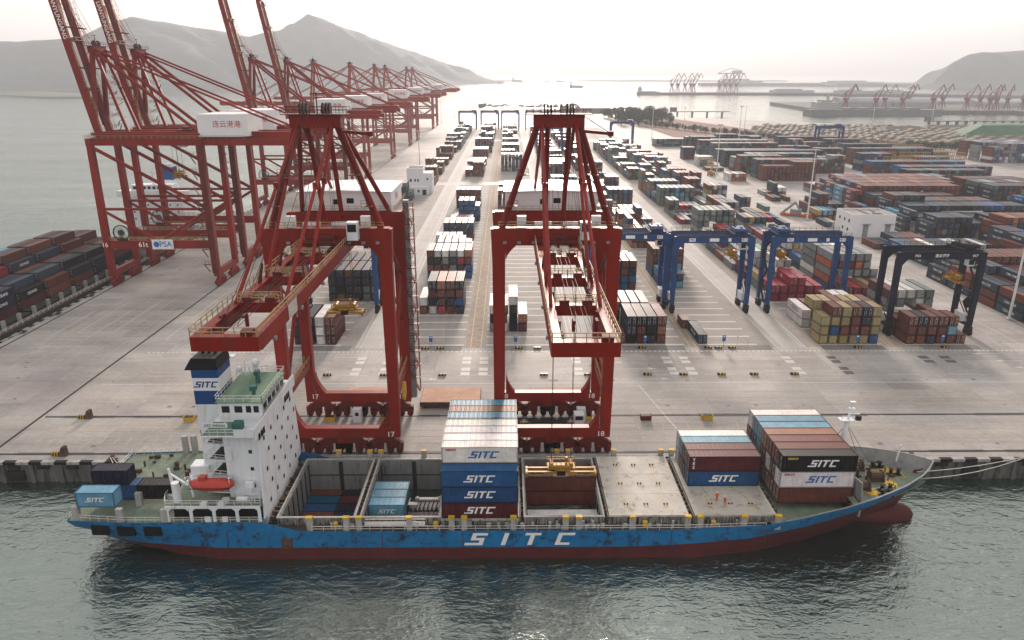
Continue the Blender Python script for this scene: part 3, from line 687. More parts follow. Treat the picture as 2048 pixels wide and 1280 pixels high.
for i, (x, y, n, p, h0, h1) in enumerate([(205, 452, 20, 'skkss', 4, 4), (188, 452, 5, 'wsgr', 1, 3), (152, 505, 5, 'rwgo', 1, 2), (176, 505, 14, 'rrrmr', 4, 5), (176, 520, 16, 'tgrts', 3, 5),
        (172, 545, 30, 'tgrrs', 4, 5), (172, 560, 30, 'rsgts', 4, 5), (172, 585, 30, 'sssk', 4, 5), (205, 600, 26, 'rrgs', 4, 5), (176, 620, 30, 'sskss', 4, 5), (180, 650, 30, 'tsrs', 4, 5), (176, 680, 24, 'rssts', 4, 5), (178, 720, 26, 'sssk', 4, 5), (180, 750, 20, 'sssk', 4, 5),
        (262, 480, 20, 'tskrs', 4, 5), (268, 500, 24, 'bsbrt', 4, 4), (262, 530, 26, 'rtbsr', 4, 5), (268, 560, 26, 'bsrgs', 3, 5), (280, 600, 30, 'tssrs', 3, 5), (290, 640, 28, 'sssk', 4, 5), (262, 690, 30, 'srgs', 4, 5), (262, 720, 26, 'ssrs', 4, 5),
        (152, 560, 5, 'rrwg', 1, 4), (152, 590, 5, 'wwrg', 2, 4), (152, 640, 4, 'rrrs', 3, 4), (330, 440, 22, 'rrpls', 4, 4), (345, 466, 20, 'sstss', 3, 4), (385, 420, 14, 'ssrs', 3, 4), (150, 760, 18, 'sstgs', 2, 3), (400, 612, 30, 'grggbrgw', 5, 6), (398, 626, 32, 'wrggsbog', 6, 6), (396, 640, 32, 'ggsrgbrw', 6, 6), (215, 800, 22, 'sskk', 3, 4), (340, 330, 18, 'rsbsp', 4, 4), (300, 300, 22, 'srksr', 4, 4), (285, 270, 20, 'srcws', 3, 4), (255, 240, 20, 'rssk', 3, 4), (215, 215, 22, 'srrs', 3, 4), (300, 345, 20, 'wsrc', 2, 3)]):
    wide('distant lot', x, y, n, p, h0, h1, 900 + i)
# ---- cargo on the front ship (long axis along the ship)
PI2 = math.pi / 2
def SC(x0, y0, z0, rows, L=12.19, H=2.9, where='', logos=None, tops=False, dy=2.5):
    """rows from the near side to the far side, each a bottom-to-top colour string"""
    for j, cs in enumerate(rows):
        for k, ch in enumerate(cs):
            if ch == ' ': continue
            lg = (logos or {}).get((j, k)); t = 'top' if k == len(cs) - 1 else ORD[k] + ' tier'
            lt = ' with ' + lg[1] if lg else ''
            lab = "%s container%s, %s of %s row, counting inboard, %s" % (PAL[ch][1], lt, t, ORD[j], where)
            C(x0 + L / 2, y0 + 1.22 + dy * j, z0 + k * (H + .01), ch, L, H, -PI2, lab, 'containers loaded on the blue ship', lg, True)
SI = ('SITCw', 'white lettering'); SIB = ('SITCb', 'blue lettering')
SC(-10.55, 100.7, 2.0, ['mbb', 'rbrc', 'rbnc', 'nrrc', 'rbrc', 'rrs', 'rbs', 'nrl', 'rnl'][:5] , H=2.86, where='amidships', logos={(0, 0): SI, (0, 1): SI, (0, 2): SI, (1, 3): ('SEACOb', 'blue lettering')})
SC(-10.55, 113.4, 2.0, ['nrrs', 'rrbl', 'nrnp', 'rrrl'], H=2.6, where='amidships quay side')
SC(44.3, 103.65, 2.7, ['rck', 'rrr', 'rcr', 'srp', 'rll', 'rbl', 'rrc'], H=2.9, where='bow stack', logos={(0, 2): ('SEACOw', 'white lettering'), (0, 1): ('SEACOb', 'blue lettering')})
SC(30.9, 109.4, 2.45, ['bm', 'nr', 'rl', 'wc'], H=2.87, where='beside bow stack', logos={(0, 0): SI, (0, 1): ('YES', 'upright letters')}, dy=2.48)
SC(-36.8, 109.6, -6.6, ['r', 'b', 'q', 'r'], L=6.06, H=2.6, where='aft hold left', dy=2.55); SC(-30.7, 109.6, -6.6, ['n', 'n', 'm', 'n'], L=6.06, H=2.6, where='aft hold right', dy=2.55)
SC(-23.2, 104.8, -3.3, ['rl', 'sl', 'sl'], L=6.06, H=2.6, where='second hold left', logos={(0, 1): SI}); SC(-16.9, 102.0, -3.6, ['r', 'n', 'n'], L=6.06, H=2.6, where='second hold right', dy=3.4)
SC(3.1, 101.3, -2.6, ['m', 'w'], H=2.6, where='open hold'); SC(3.1, 110.0, -1.6, ['rr'], H=2.75, where='under yellow spreader')
C(-64.7, 100.9, 5.0, 'l', 6.06, 2.6, -PI2, 'light blue short container with white lettering on stern stanchions', 'containers loaded on the blue ship', ('SITCw', ''), True)
C(-65.2, 106.6, 5.6, 'n', 6.06, 2.6, -PI2, 'navy short container behind the light blue one at the stern', 'containers loaded on the blue ship', None, True)
C(-57.4, 105.4, 3.6, 'k', 6.06, 2.6, -PI2, 'black short container right of the light blue one at the stern', 'containers loaded on the blue ship', None, True)
C(-63.5, 106.6, 2.9, 'b', 6.06, 2.6, -PI2, 'blue short container tucked under the navy one at the stern', 'containers loaded on the blue ship', None, True)
# ---- cargo on the dark ship at the left berth (long axis along Y)
def LC(y0, rows, z0=2.6, where='', logos=None, x0=-146.6):
    for j, cs in enumerate(rows):
        for k, ch in enumerate(cs):
            if ch == ' ': continue
            lg = (logos or {}).get((j, k)); t = 'top' if k == len(cs) - 1 else ORD[k] + ' tier'
            lab = "%s container, %s of %s row from quay, %s" % (PAL[ch][1], t, ORD[j], where)
            C(x0 - 2.5 * j, y0 + 6.1, z0 + k * 2.62, ch, 12.19, 2.6, 0, lab, 'containers on the dark ship', lg, True)
LC(167, ['nn', 'nn', 'nbr', 'rrl'], where='dark ship near bay', logos={(0, 0): ('CRONOS', ''), (0, 1): ('CRONOS', '')})
LC(181, ['nmr', 'nbb', 'nbs', 'rbb', 'rrr', 'rlp'], where='dark ship second bay', logos={(0, 0): ('SINO', ''), (0, 1): ('DOT', '')})
LC(195, ['mnn', 'nkr', 'rnp', 'nns', 'rrsl', 'rrsr', 'rnnt', 'rnbt'], where='dark ship third bay', logos={(0, 2): ('SINO', ''), (0, 1): ('CRONOS', '')})
LC(209, ['mk', 'nrs', 'rnn', 'rrs', 'nrrR', 'nrrrr', 'nrbrn', 'nrrnn'], where='dark ship fourth bay', logos={(0, 1): ('CRONOS', ''), (5, 4): ('SITCw', '')})
LC(223, ['rr', 'nrs', 'rnn', 'nkr', 'rrns', 'nrnnr', 'nrrns', 'rrrnl'], where='dark ship fifth bay', logos={(4, 3): ('CRONOS', '')})
LC(237, ['rn', 'nrk', 'rns', 'rnr', 'rnns', 'nnrbr', 'rrnnk', 'nrrrr'], where='dark ship sixth bay')
LC(251, ['nn', 'rrk', 'nrn', 'rnr', 'rnnr', 'nrnnr', 'nrrnk', 'nrrrr'], where='dark ship seventh bay')
LC(265, ['kr', 'rnk', 'nrr', 'nrk', 'rnr', 'nrnr', 'nrnk', 'nrrr'], where='dark ship eighth bay')
# ---- pick which ones are individuals
CAMP = Vector((0, 0, 69.5)); cinv = Matrix.Translation(cam_o.location) @ cam_o.rotation_euler.to_matrix().to_4x4(); cinv = cinv.inverted()
def inview(p, mrg=1.06):
    q = cinv @ Vector(p)
    if q.z > -1: return False
    return abs(q.x / -q.z) < 1024 / 1457 * mrg and abs(q.y / -q.z) < 640 / 1457 * mrg
occ = {}
for c in CN:
    if not c['force']: occ[(round(c['x'] * 2), round(c['y'] / 3), round(c['z'] / 2.6))] = 1
def has(x, y, z):
    X, Y, Z = round(x * 2), round(y / 3), round(z / 2.6)
    return any((X + a, Y + b, Z) in occ for a in (-2, -1, 0, 1, 2) for b in (-1, 0, 1))
show = []
for c in CN:
    if not inview((c['x'], c['y'], c['z'] + 1.3)): continue
    d = (Vector((c['x'], c['y'], c['z'])) - CAMP).length; c['d'] = d
    if not c['force']:
        top = not has(c['x'], c['y'], c['z'] + 2.62); fr = not has(c['x'], c['y'] - c['L'] - .7, c['z'])
        sx = -2.75 if c['x'] > 0 else 2.75; sd = not has(c['x'] + sx, c['y'], c['z'])
        c['sd'] = sd; c['vis'] = top * 1.2 + fr * .8 + sd * .7
        if not (top or fr or sd): continue
        c['rank'] = d / (.6 + c['vis'] * .3)
    else: c['rank'] = d * .35 if c['z'] > -9 else 9999
    show.append(c)
show.sort(key=lambda c: c['rank'])
ind, rest = show[:300], show[300:]
LOGOS = {'SITCw': [('sitc', 1.25, 'wlet', (0, 0))], 'SITCb': [('sitc', 1.25, 'blet', (0, 0))],
         'SEACOb': [('sitc', 1.25, 'blet', (.6, 0)), ('seaco', .75, 'rlet', (-4.6, .95))], 'SEACOw': [('sitc', 1.25, 'wlet', (.6, 0)), ('seaco', .75, 'ylet', (-4.4, .95))],
         'YES': [('Y\nE\nS', .75, 'wlet', (-5.3, 0))], 'CMA': [('CMA CGM', 1.05, 'wlet', (0, 0))], 'COSCO': [('COSCO', 1.5, 'klet', (0, 0))], 'SJL': [('SJL', 1.4, 'wlet', (-1.5, 0))],
         'SINO': [('SINOTRANS', 1.2, 'wlet', (0, 0))], 'CRONOS': [('CRONOS', 1.1, 'wlet', (0, 0))], 'DOT': [('O', 1.6, 'wlet', (0, 0))], 'GOLD': [('GOLD', 1.2, 'wlet', (0, 0))], 'SITC': [('sitc', 1.3, 'wlet', (0, 0))]}
_lm = {}
def logo_mesh(key, L, H, side):
    kk = (key, L, H, side)
    if kk in _lm: return _lm[kk]
    out = []
    for txt, size, ml, (ox, oy) in LOGOS[key]:
        sz = size * (.62 if L < 7 else 1); ox_ = ox
        vs, fs = glyphs(sz, wide=.88) if txt == 'sitc' else text_mesh(txt, sz, .02)
        X = side * (2.438 / 2 - .035 + .03)
        V = [(X, (a + ox_) * (1 if side > 0 else -1), H * .52 + b + oy * (H / 2.9)) for a, b in vs]
        me = bpy.data.meshes.new('lettering'); me.from_pydata(V, [], fs); me.materials.append(M[ml]); me.update(); out.append(me)
    _lm[kk] = out; return out
def place(c):
    b, f, dr, lr = cont_meshes(c['L'], c['H'])
    rnd = random.Random(int(c['x'] * 91 + c['y'] * 17 + c['z'] * 7)); j = rnd.uniform(.8, 1.2)
    col = [min(.85, v * j * rnd.uniform(.94, 1.06)) for v in PAL[c['c']][0]] + [1]
    e = link('shipping_container', b, None, (c['x'] + rnd.uniform(-.05, .05), c['y'] + rnd.uniform(-.06, .06), c['z']), c['rz']); e.color = col
    tag(e, c['label'], 'container', c['group'])
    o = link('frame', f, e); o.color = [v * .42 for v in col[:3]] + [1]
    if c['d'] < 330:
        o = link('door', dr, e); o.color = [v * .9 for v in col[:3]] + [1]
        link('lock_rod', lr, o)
    lg = c['logo']
    if lg and (c['force'] or c['sd']):
        key = lg if isinstance(lg, str) else lg[0]
        if key == 'CMA' and c['c'] not in 'snkb': return
        if key == 'SITC' and c['c'] not in 'rbnlk': return
        if key == 'GOLD' and c['z'] > 1: return
        side = -1 if (c['x'] > 0 and not c['force']) else 1
        for me in logo_mesh(key, c['L'], c['H'], side): link('lettering', me, e)
seen = set()
for c in ind:
    while c['label'] in seen: c['label'] = c['label'].replace(' container', ' older container', 1)
    seen.add(c['label']); place(c)
sv, sf, scol = [], [], []
for c in rest:
    rnd = random.Random(int(c['x'] * 91 + c['y'] * 17 + c['z'] * 7)); j = rnd.uniform(.75, 1.2); col = [min(.85, v * j) for v in PAL[c['c']][0]] + [1]
    hx, hy = (1.14, c['L'] / 2) if c['rz'] == 0 else (c['L'] / 2, 1.2); x, y, z = c['x'] + rnd.uniform(-.05, .05), c['y'] + rnd.uniform(-.1, .1), c['z'] + .04; H = c['H'] - .14
    b = len(sv); sv += [(x - hx, y - hy, z), (x + hx, y - hy, z), (x + hx, y + hy, z), (x - hx, y + hy, z), (x - hx, y - hy, z + H), (x + hx, y - hy, z + H), (x + hx, y + hy, z + H), (x - hx, y + hy, z + H)]
    for q in ((0, 3, 2, 1), (4, 5, 6, 7), (0, 1, 5, 4), (1, 2, 6, 5), (2, 3, 7, 6), (3, 0, 4, 7)): sf.append([b + i for i in q]); scol.append(col)
    if c['rz'] == 0 and c['y'] < 620:
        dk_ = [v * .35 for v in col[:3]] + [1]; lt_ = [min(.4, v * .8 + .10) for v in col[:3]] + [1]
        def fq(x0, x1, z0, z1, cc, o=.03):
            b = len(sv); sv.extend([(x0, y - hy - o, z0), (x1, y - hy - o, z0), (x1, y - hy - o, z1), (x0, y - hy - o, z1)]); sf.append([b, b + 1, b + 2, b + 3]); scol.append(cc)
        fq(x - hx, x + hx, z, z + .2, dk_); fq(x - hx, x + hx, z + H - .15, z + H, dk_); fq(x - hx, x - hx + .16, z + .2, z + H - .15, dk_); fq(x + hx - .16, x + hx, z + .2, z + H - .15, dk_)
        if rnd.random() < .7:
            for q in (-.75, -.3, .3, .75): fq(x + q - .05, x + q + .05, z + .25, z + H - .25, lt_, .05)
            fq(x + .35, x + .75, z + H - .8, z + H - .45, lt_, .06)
        sg_ = -1 if c['x'] > 0 else 1
        if c.get('sd') and c['y'] < 480:
            X = x + sg_ * (hx + .03)
            for y0_, y1_, z0_, z1_ in ((y - hy, y + hy, z, z + .18), (y - hy, y + hy, z + H - .14, z + H), (y - hy, y - hy + .16, z + .18, z + H - .14), (y + hy - .16, y + hy, z + .18, z + H - .14)):
                b = len(sv); sv.extend([(X, y0_, z0_), (X, y1_, z0_), (X, y1_, z1_), (X, y0_, z1_)]); sf.append([b, b + 1, b + 2, b + 3]); scol.append(dk_)
            lg = c['logo']
            if isinstance(lg, str) and ((lg == 'CMA' and c['c'] in 'snkb') or (lg == 'SITC' and c['c'] in 'rbnlk')):
                vs2, fs2 = glyphs(1.3, wide=.88) if lg == 'SITC' else text_mesh('CMA CGM', 1.15, .03)
                b = len(sv); sv.extend([(X + sg_ * .03, y + a_ * (1 if sg_ > 0 else -1), z + H * .5 + b_) for a_, b_ in vs2])
                for f2 in fs2: sf.append([b + i for i in f2]); scol.append([.6, .6, .6, 1])
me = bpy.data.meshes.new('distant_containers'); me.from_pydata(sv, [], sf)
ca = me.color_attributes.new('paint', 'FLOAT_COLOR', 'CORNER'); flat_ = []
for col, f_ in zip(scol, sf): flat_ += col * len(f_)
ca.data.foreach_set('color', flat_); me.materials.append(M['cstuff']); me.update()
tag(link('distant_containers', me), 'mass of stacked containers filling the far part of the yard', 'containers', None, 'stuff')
print('DUP', [c['label'] for c in ind if 'older' in c['label'] or 'number word' in c['label']][:60], max((len(c['label'].split()), c['label']) for c in ind)); print('containers', len(CN), len(show), len(ind), len(rest), 'last ind d', ind[-1]['d'])
# ================================================================ THE BLUE CONTAINER SHIP
ship = empty('container_ship', (0, 110.2, WZ), 0, 'long blue container ship with red bottom moored at the front quay', 'ship')
def sb(mb, name, m, parent=None, smooth=False, split=None):      # builds in world coordinates, then parents to the ship root
    if split is not None:
        for c in mb.clusters(split): o = sb(c, name, m, parent, smooth)
        return o
    o = mb.build(name, m, None, smooth=smooth)
    if parent is None: o.parent = ship; o.location = (0, -110.2, -WZ)
    else: o.parent = parent
    return o
CY = 110.2
def lerp(tab, x):
    if x <= tab[0][0]: return tab[0][1]
    for (a, b), (c, d) in zip(tab[:-1], tab[1:]):
        if x <= c: return b + (d - b) * (x - a) / (c - a)
    return tab[-1][1]
ZS = [(-70, 2.8), (-39, 2.8), (-32.5, 1.1), (26, 1.1), (42, 2.0), (50, 3.6), (60, 5.2), (73, 6.8)]      # top edge
BS = [(-70, 10.8), (-60, 11.5), (40, 11.5), (48, 11.1), (54, 10.3), (60, 8.7), (65, 6.6), (69, 4.2), (71.5, 2.0), (73, .05)]
BWL = [(-70, .5), (-66, 5.0), (-60, 8.2), (-50, 10.6), (-40, 11.5), (30, 11.5), (40, 9.8), (48, 7.2), (55, 4.2), (60, 2.0), (64, .5), (66, .08), (73, .05)]
ZB = [(-70, -1.9), (20, -2.0), (38, -1.0), (50, 1.2), (60, 3.4), (73, 5.6)]                             # blue / red boundary
ZK = [(-70, -.9), (-68, -1.6), (-62, -3.0), (-55, -4.3), (-48, -6.5), (60, -6.5), (73, -6.5)]
XE = [(0, 73.0)]
N = 74; st_ = [-69.6 + i * (73.0 + 69.6) / N for i in range(N + 1)]
rows = 9
def hull_pt(x, k, sgn):
    zt = lerp(ZS, x); zb = min(zt - .8, max(lerp(ZB, x), lerp(ZK, x) + .02)); zk = lerp(ZK, x); bs = lerp(BS, x); bw = lerp(BWL, x)
    zs = [zt, zt - .45, (zt + zb) / 2, zb, zb + (-3.2 - zb) * .33 if zb > -3.2 else zb, zb + (-3.2 - zb) * .66 if zb > -3.2 else zb, -3.4, -4.2, -6.5]
    z = max(zs[k], zk)
    t = max(0, min(1, (zt - z) / (zt + 4.4))); fl = t ** (1.35 if x > 30 else 1.6)
    b = bs + (bw - bs) * (fl if (x > 30 or x < -48) else t * .2)
    xx = x
    if x > 58: xx = x - (x - 58) / 15 * t * 6.5          # raked stem
    if x < -66: xx = x + t * 1.2
    if x < -48 and z <= zk + .01: b *= .82
    return (xx, CY + sgn * b, z)
hv = []; hf = []; hm = []
for sgn in (-1, 1):
    base = len(hv)
    for x in st_:
        for k in range(rows): hv.append(hull_pt(x, k, sgn))
    for i in range(N):
        for k in range(rows - 1):
            q = [base + i * rows + k, base + i * rows + k + 1, base + (i + 1) * rows + k + 1, base + (i + 1) * rows + k]
            hf.append(q if sgn < 0 else q[::-1]); hm.append(0 if k < 3 else 1)
def hb(x, z):      # half breadth of the hull at height z
    zt = lerp(ZS, x); bs = lerp(BS, x); bw = lerp(BWL, x); t = max(0, min(1, (zt - z) / (zt + 4.4)))
    return bs + (bw - bs) * ((t ** 1.35) if x > 30 else t ** 1.6)
nb_ = (N + 1) * rows      # transom and bottom closing
for k in range(rows - 1): hf.append([k, nb_ + k, nb_ + k + 1, k + 1]); hm.append(0)
for i in range(N): hf.append([i * rows + rows - 1, nb_ + i * rows + rows - 1, nb_ + (i + 1) * rows + rows - 1, (i + 1) * rows + rows - 1]); hm.append(1)
me = bpy.data.meshes.new('hull'); me.from_pydata(hv, [], hf); me.materials.append(M['hull_blue']); me.materials.append(M['hull_red'])
me.polygons.foreach_set('material_index', hm); me.update()
o = link('hull', me); o.parent = ship; o.location = (0, -110.2, -WZ)
hullo = o
# bulbous bow
bb = MB(); prof = [(57.5, 1.0), (60, 1.6), (62, 1.95), (64, 2.15), (66, 2.25), (68, 2.15), (69.5, 1.8), (70.5, 1.2), (71.1, .5)]
vs = []; n_ = 14
for x, r in prof:
    for j in range(n_): a = 2 * math.pi * j / n_; vs.append((x, CY + r * .95 * math.cos(a), -3.75 + r * math.sin(a) * 1.05))
fs = [(i * n_ + j, i * n_ + (j + 1) % n_, (i + 1) * n_ + (j + 1) % n_, (i + 1) * n_ + j) for i in range(len(prof) - 1) for j in range(n_)]
fs.append(tuple((len(prof) - 1) * n_ + j for j in range(n_))); bb.add(vs, fs)
bb.add([(57, CY - .9, 0), (66.2, CY - .25, 1.0), (66.2, CY + .25, 1.0), (57, CY + .9, 0), (57, CY - 1.6, -4.5), (66.0, CY - .9, -3), (66.0, CY + .9, -3), (57, CY + 1.6, -4.5)], [(0, 1, 5, 4), (1, 2, 6, 5), (2, 3, 7, 6), (0, 3, 2, 1)])
sb(bb, 'bulbous_bow', M['hull_red'], smooth=True)
# deck with open holds
HY0, HY1 = 101.0, 119.6
holds = [(-37.0, -24.6), (-23.7, -10.9), (2.7, 15.5)]; covers = [(-10.9, 2.0), (16.2, 29.3), (30.0, 43.4)]
dk = MB(); dk2 = MB()
def deckz(x): return lerp(ZS, x)
for i in range(N):
    xa, xb = st_[i], st_[i + 1]
    if xb < -38.5: pass
    ba, bb_ = lerp(BS, xa) - .06, lerp(BS, xb) - .06
    za, zb = (2.6, 2.6) if xb < -38.6 else ((.8, .8) if xb < 43.6 else ((1.5, 1.5) if xb < 57.5 else (3.9, 3.9)))
    if za > 1: ba, bb_ = min(ba, hb(xa, za) - .04), min(bb_, hb(xb, zb) - .04)
    if False: pass
    if xb < 43.6 and xa > -38.4:
        for s0, s1 in ((-1, HY0 - CY), (1, HY1 - CY)):
            y0, y1 = (CY - ba, HY0) if s0 < 0 else (HY1, CY + ba)
            dk2.add([(xa, y0, .8), (xb, y0, .8), (xb, y1, .8), (xa, y1, .8)], [(0, 1, 2, 3)])
    else:
        xa2, xb2 = min(xa, 71.5), min(xb, 71.5)
        dk.add([(xa2, CY - ba, za), (xb2, CY - bb_, za), (xb2, CY + bb_, za), (xa2, CY + ba, za)], [(0, 1, 2, 3)])
sb(dk, 'deck', M['deck_green'], split=.01); sb(dk2, 'side_deck', M['sidedeck'], split=.05)
bw = MB()     # bulwark round the forecastle, inner plating grey
def hin(x, z, sgn, off):       # point just inside the hull plating at height z
    P = [hull_pt(x, k, sgn) for k in range(5)]
    for a, b in zip(P[:-1], P[1:]):
        if z >= b[2] - 1e-6:
            f = 0 if abs(a[2] - b[2]) < 1e-6 else (a[2] - z) / (a[2] - b[2]); q = [a[i] + (b[i] - a[i]) * max(0, min(1, f)) for i in range(3)]; break
    else: q = P[-1]
    y = q[1] - sgn * off
    if (y - CY) * sgn < .02: y = CY + sgn * .02
    return (q[0], y, z)
for i in range(N):
    xa, xb = st_[i], st_[i + 1]
    if xa < 43.5: continue
    zd = 3.9 if xa > 57 else 1.5
    for s in (-1, 1):
        za, zb_ = lerp(ZS, xa), lerp(ZS, xb)
        if za < zd + .25: continue
        la = [hin(xa, za - (za - zd) * k / 3, s, .1) for k in range(4)]; lb_ = [hin(xb, zb_ - (zb_ - zd) * k / 3, s, .1) for k in range(4)]
        for k in range(3): bw.add([la[k], lb_[k], lb_[k + 1], la[k + 1]], [(0, 1, 2, 3)])
        bw.beam(hin(xa, za, s, .05), hin(xb, zb_, s, .05), .25, .08)
        if zd > 3 and za > 4.7 and i % 2 == 0 and xa < 70: bw.beam(hin(xa, za - .1, s, .14), (hin(xa, zd, s, .7)[0], hin(xa, zd, s, .7)[1], zd + .02), .1, .16)
sb(bw, 'bulwark', M['grey'])
wb = MB(); wb.slab([(57.2, 101.6, 3.95), (57.2, 108, 3.95), (57.2, 107, 6.6), (57.2, 102.3, 7.2)], .2)
for y in (102.5, 103.8, 105.1, 106.4): wb.beam((57.0, y, 3.95), (57.0, y, 6.7), .2, .12)
wb.slab([(56.9, 108, 3.95), (56.9, 118.5, 3.95), (56.9, 118.2, 6.0), (56.9, 107, 6.6)], .15)
wb.box(56.8, 57.15, 101.5, 119.2, 1.5, 3.9); sb(wb, 'wave_breaker', M['grey'], split=0.3)
fk = MB()
for x, y in ((61, 113.2), (64.2, 113.0), (66.2, 110.5), (61.5, 103.8), (62.2, 105.4), (58.8, 117.2)):
    for d in (0, 1.3): fk.tube((x + d, y, 3.9), (x + d, y, 5.0), .28, 8); fk.tube((x + d, y, 5.0), (x + d, y, 5.12), .4, 8)
    fk.box(x - .5, x + 1.8, y - .4, y + .4, 3.91, 4.06)
sb(fk, 'bollard', M['black'], split=0.3)
wn = MB()
for x, y in ((58.8, 110.0), (60.8, 112.3), (62.6, 108.7), (58.9, 105.8)):
    wn.tube((x - .8, y, 4.8), (x + 1.0, y, 4.8), .75, 10); wn.tube((x - 1.0, y, 4.8), (x - .8, y, 4.8), 1.0, 10); wn.tube((x + 1.0, y, 4.8), (x + 1.2, y, 4.8), 1.0, 10); wn.box(x - 1.3, x + 1.5, y - .7, y + .7, 3.91, 4.3)
sb(wn, 'mooring_winch', M['rusty'], split=0.3)
yc = MB()
for x, y in ((61.3, 115.4), (64.8, 107.6), (60.4, 105.0), (66.6, 111.8)):
    yc.tube((x, y, 3.905), (x, y, 3.93), 1.05, 20)
for x0, x1, y0, y1 in ((60.2, 65.5, 111.9, 114.2), (64.6, 68.3, 109.3, 111.6)):
    for a in ((x0, x1, y0, y0 + .12), (x0, x1, y1, y1 + .12), (x0, x0 + .12, y0, y1), (x1, x1 + .12, y0, y1 + .12)): yc.box(*a, 3.905, 3.925)
sb(yc, 'yellow_deck_mark', M['yellow'], split=0.1)
fm = MB()
fm.tube((57.9, 113.2, 3.9), (58.7, 113.2, 13.2), .62, 10, .4); fm.tube((58.7, 113.2, 13.2), (59.1, 113.2, 16.4), .2, 6)
fm.box(57.2, 59.6, 112.5, 113.9, 13.1, 13.25); fm.rail([(57.3, 112.5, 13.25), (59.5, 112.5, 13.25)], .9); fm.beam((58.2, 112.4, 14.6), (60.2, 112.4, 14.6), .15, .15)
for z in (15.0, 16.2): fm.box(58.6, 59.6, 112.9, 113.5, z, z + .35)
fm.tube((68.4, 113.2, 5), (68.7, 113.2, 8.2), .16, 6)
mst = sb(fm, 'foremast', M['white'])
fl = MB(); fl.box(59.7, 60.5, 112.2, 112.9, 13.4, 14.2); sb(fl, 'flood_light', M['dark'], mst)
rg = MB()
for p in ((62.5, 111, 5.9), (58.5, 118.5, 4.8), (55.0, 115, 4), (62.5, 116, 5.5)): rg.beam((58.6, 113.2, 12.5), p, .05, .05)
sb(rg, 'stay_wire', M['dark'], mst)
# coamings and hold interiors
cm = MB(); hi = MB(); ed = MB()
for x0, x1 in holds + covers:
    for y in (HY0, HY1 + .0): cm.box(x0, x1, y - .12, y + .12, .8, 2.1)
    for x in (x0, x1): cm.box(x - .1, x + .1, HY0 + .12, HY1 - .12, .8, 2.1)
    for k in range(9):
        xx = x0 + .7 + k * (x1 - x0 - 1.4) / 8; cm.box(xx - .05, xx + .05, HY0 - .55, HY0 - .12, .82, 1.9); cm.box(xx - .05, xx + .05, HY1 + .12, HY1 + .5, .82, 1.9)
for x0, x1 in holds:
    hi.box(x0 + .1, x1 - .1, HY1 - .4, HY1 - .125, -9, 2.05); hi.box(x0 + .1, x0 + .4, HY0 + .2, HY1 - .4, -9, 2.0); hi.box(x1 - .4, x1 - .1, HY0 + .2, HY1 - .4, -9, 2.0)
    hi.box(x0 + .1, x1 - .1, HY0 + .13, HY0 + .4, -9, 2.0); hi.box(x0, x1, HY0, HY1, -9.3, -9)
    ed.box((x0 + x1) / 2 - .35, (x0 + x1) / 2 + .35, HY1 - .62, HY1 - .4, -8.9, 1.9)
    for k in range(7):
        y = HY0 + 1.6 + k * 2.6
        for xw in (x0 + .42, x1 - .42): ed.box(xw - .12, xw + .12, y, y + .3, -8.9, 1.6)
    ed.box(x0 + .4, x1 - .4, HY1 - .46, HY1 - .4, -1.0, -.8); ed.box(x0 + .4, x1 - .4, HY1 - .46, HY1 - .4, -4.2, -4.0)
sb(cm, 'hatch_coaming', M['coaming'], split=0.3); sb(hi, 'hold_wall', M['hold'], split=0.02); sb(ed, 'cell_guide', M['dark'], split=3.0)
rimm = MB()
for x0, x1 in holds:
    for y in (HY0, HY1): rimm.box(x0 - .15, x1 + .15, y - .2, y + .2, 2.1, 2.22)
    for x in (x0, x1): rimm.box(x - .15, x + .15, HY0 + .2, HY1 - .2, 2.1, 2.22)
sb(rimm, 'coaming_rim', M['lgrey'], split=0.1)
# cross decks: rusty gaps with walkways and gear
xd = MB(); xg = MB(); rnd = random.Random(5)
for xc in (-38.05, -37.5, -24.1, 2.35, 15.85, 29.65, 43.75):
    xd.box(xc - .42, xc + .42, HY0, HY1, .3, 1.2)
    for k in range(14):
        y = HY0 + .5 + k * 1.3; xg.box(xc - .35, xc + .35, y, y + rnd.uniform(.15, .5), 1.2, 1.4 + rnd.random() * .7)
sb(xd, 'cross_deck', M['rusty'], split=0); sb(xg, 'lashing_gear', M['rusty'], split=-.01)
for (x0, x1), zt in zip(covers, (1.98, 2.42, 2.42)):
    for k in range(3):
        w_ = (HY1 - HY0 + .5) / 3; y0 = HY0 - .25 + k * w_
        c_ = MB(); c_.box(x0 + .15, x1 - .15, y0 + .03, y0 + w_ - .03, 2.12 if zt > 2.2 else 1.5, zt)
        ho = sb(c_, 'hatch_cover', M['hatch'])
        if zt > 2.2:
            f_ = MB()
            for q in (.25, .5, .75):
                for dx in (-.25, .25): f_.tube((x0 + (x1 - x0) * q + dx, y0 + w_ * .5, zt), (x0 + (x1 - x0) * q + dx, y0 + w_ * .5, zt + .22), .14, 6)
            sb(f_, 'lifting_lug', M['rusty'], ho)
            l_ = MB()
            for q in (.22, .72):
                xx = x0 + (x1 - x0) * q; l_.add([(xx, y0 + w_ * .9, zt + .006), (xx + .12, y0 + w_ * .9, zt + .006), (xx + .65, y0 + w_ * .2, zt + .006), (xx + .5, y0 + w_ * .2, zt + .006)], [(0, 1, 2, 3)])
            sb(l_, 'yellow_walk_line', M['yellow'], ho)
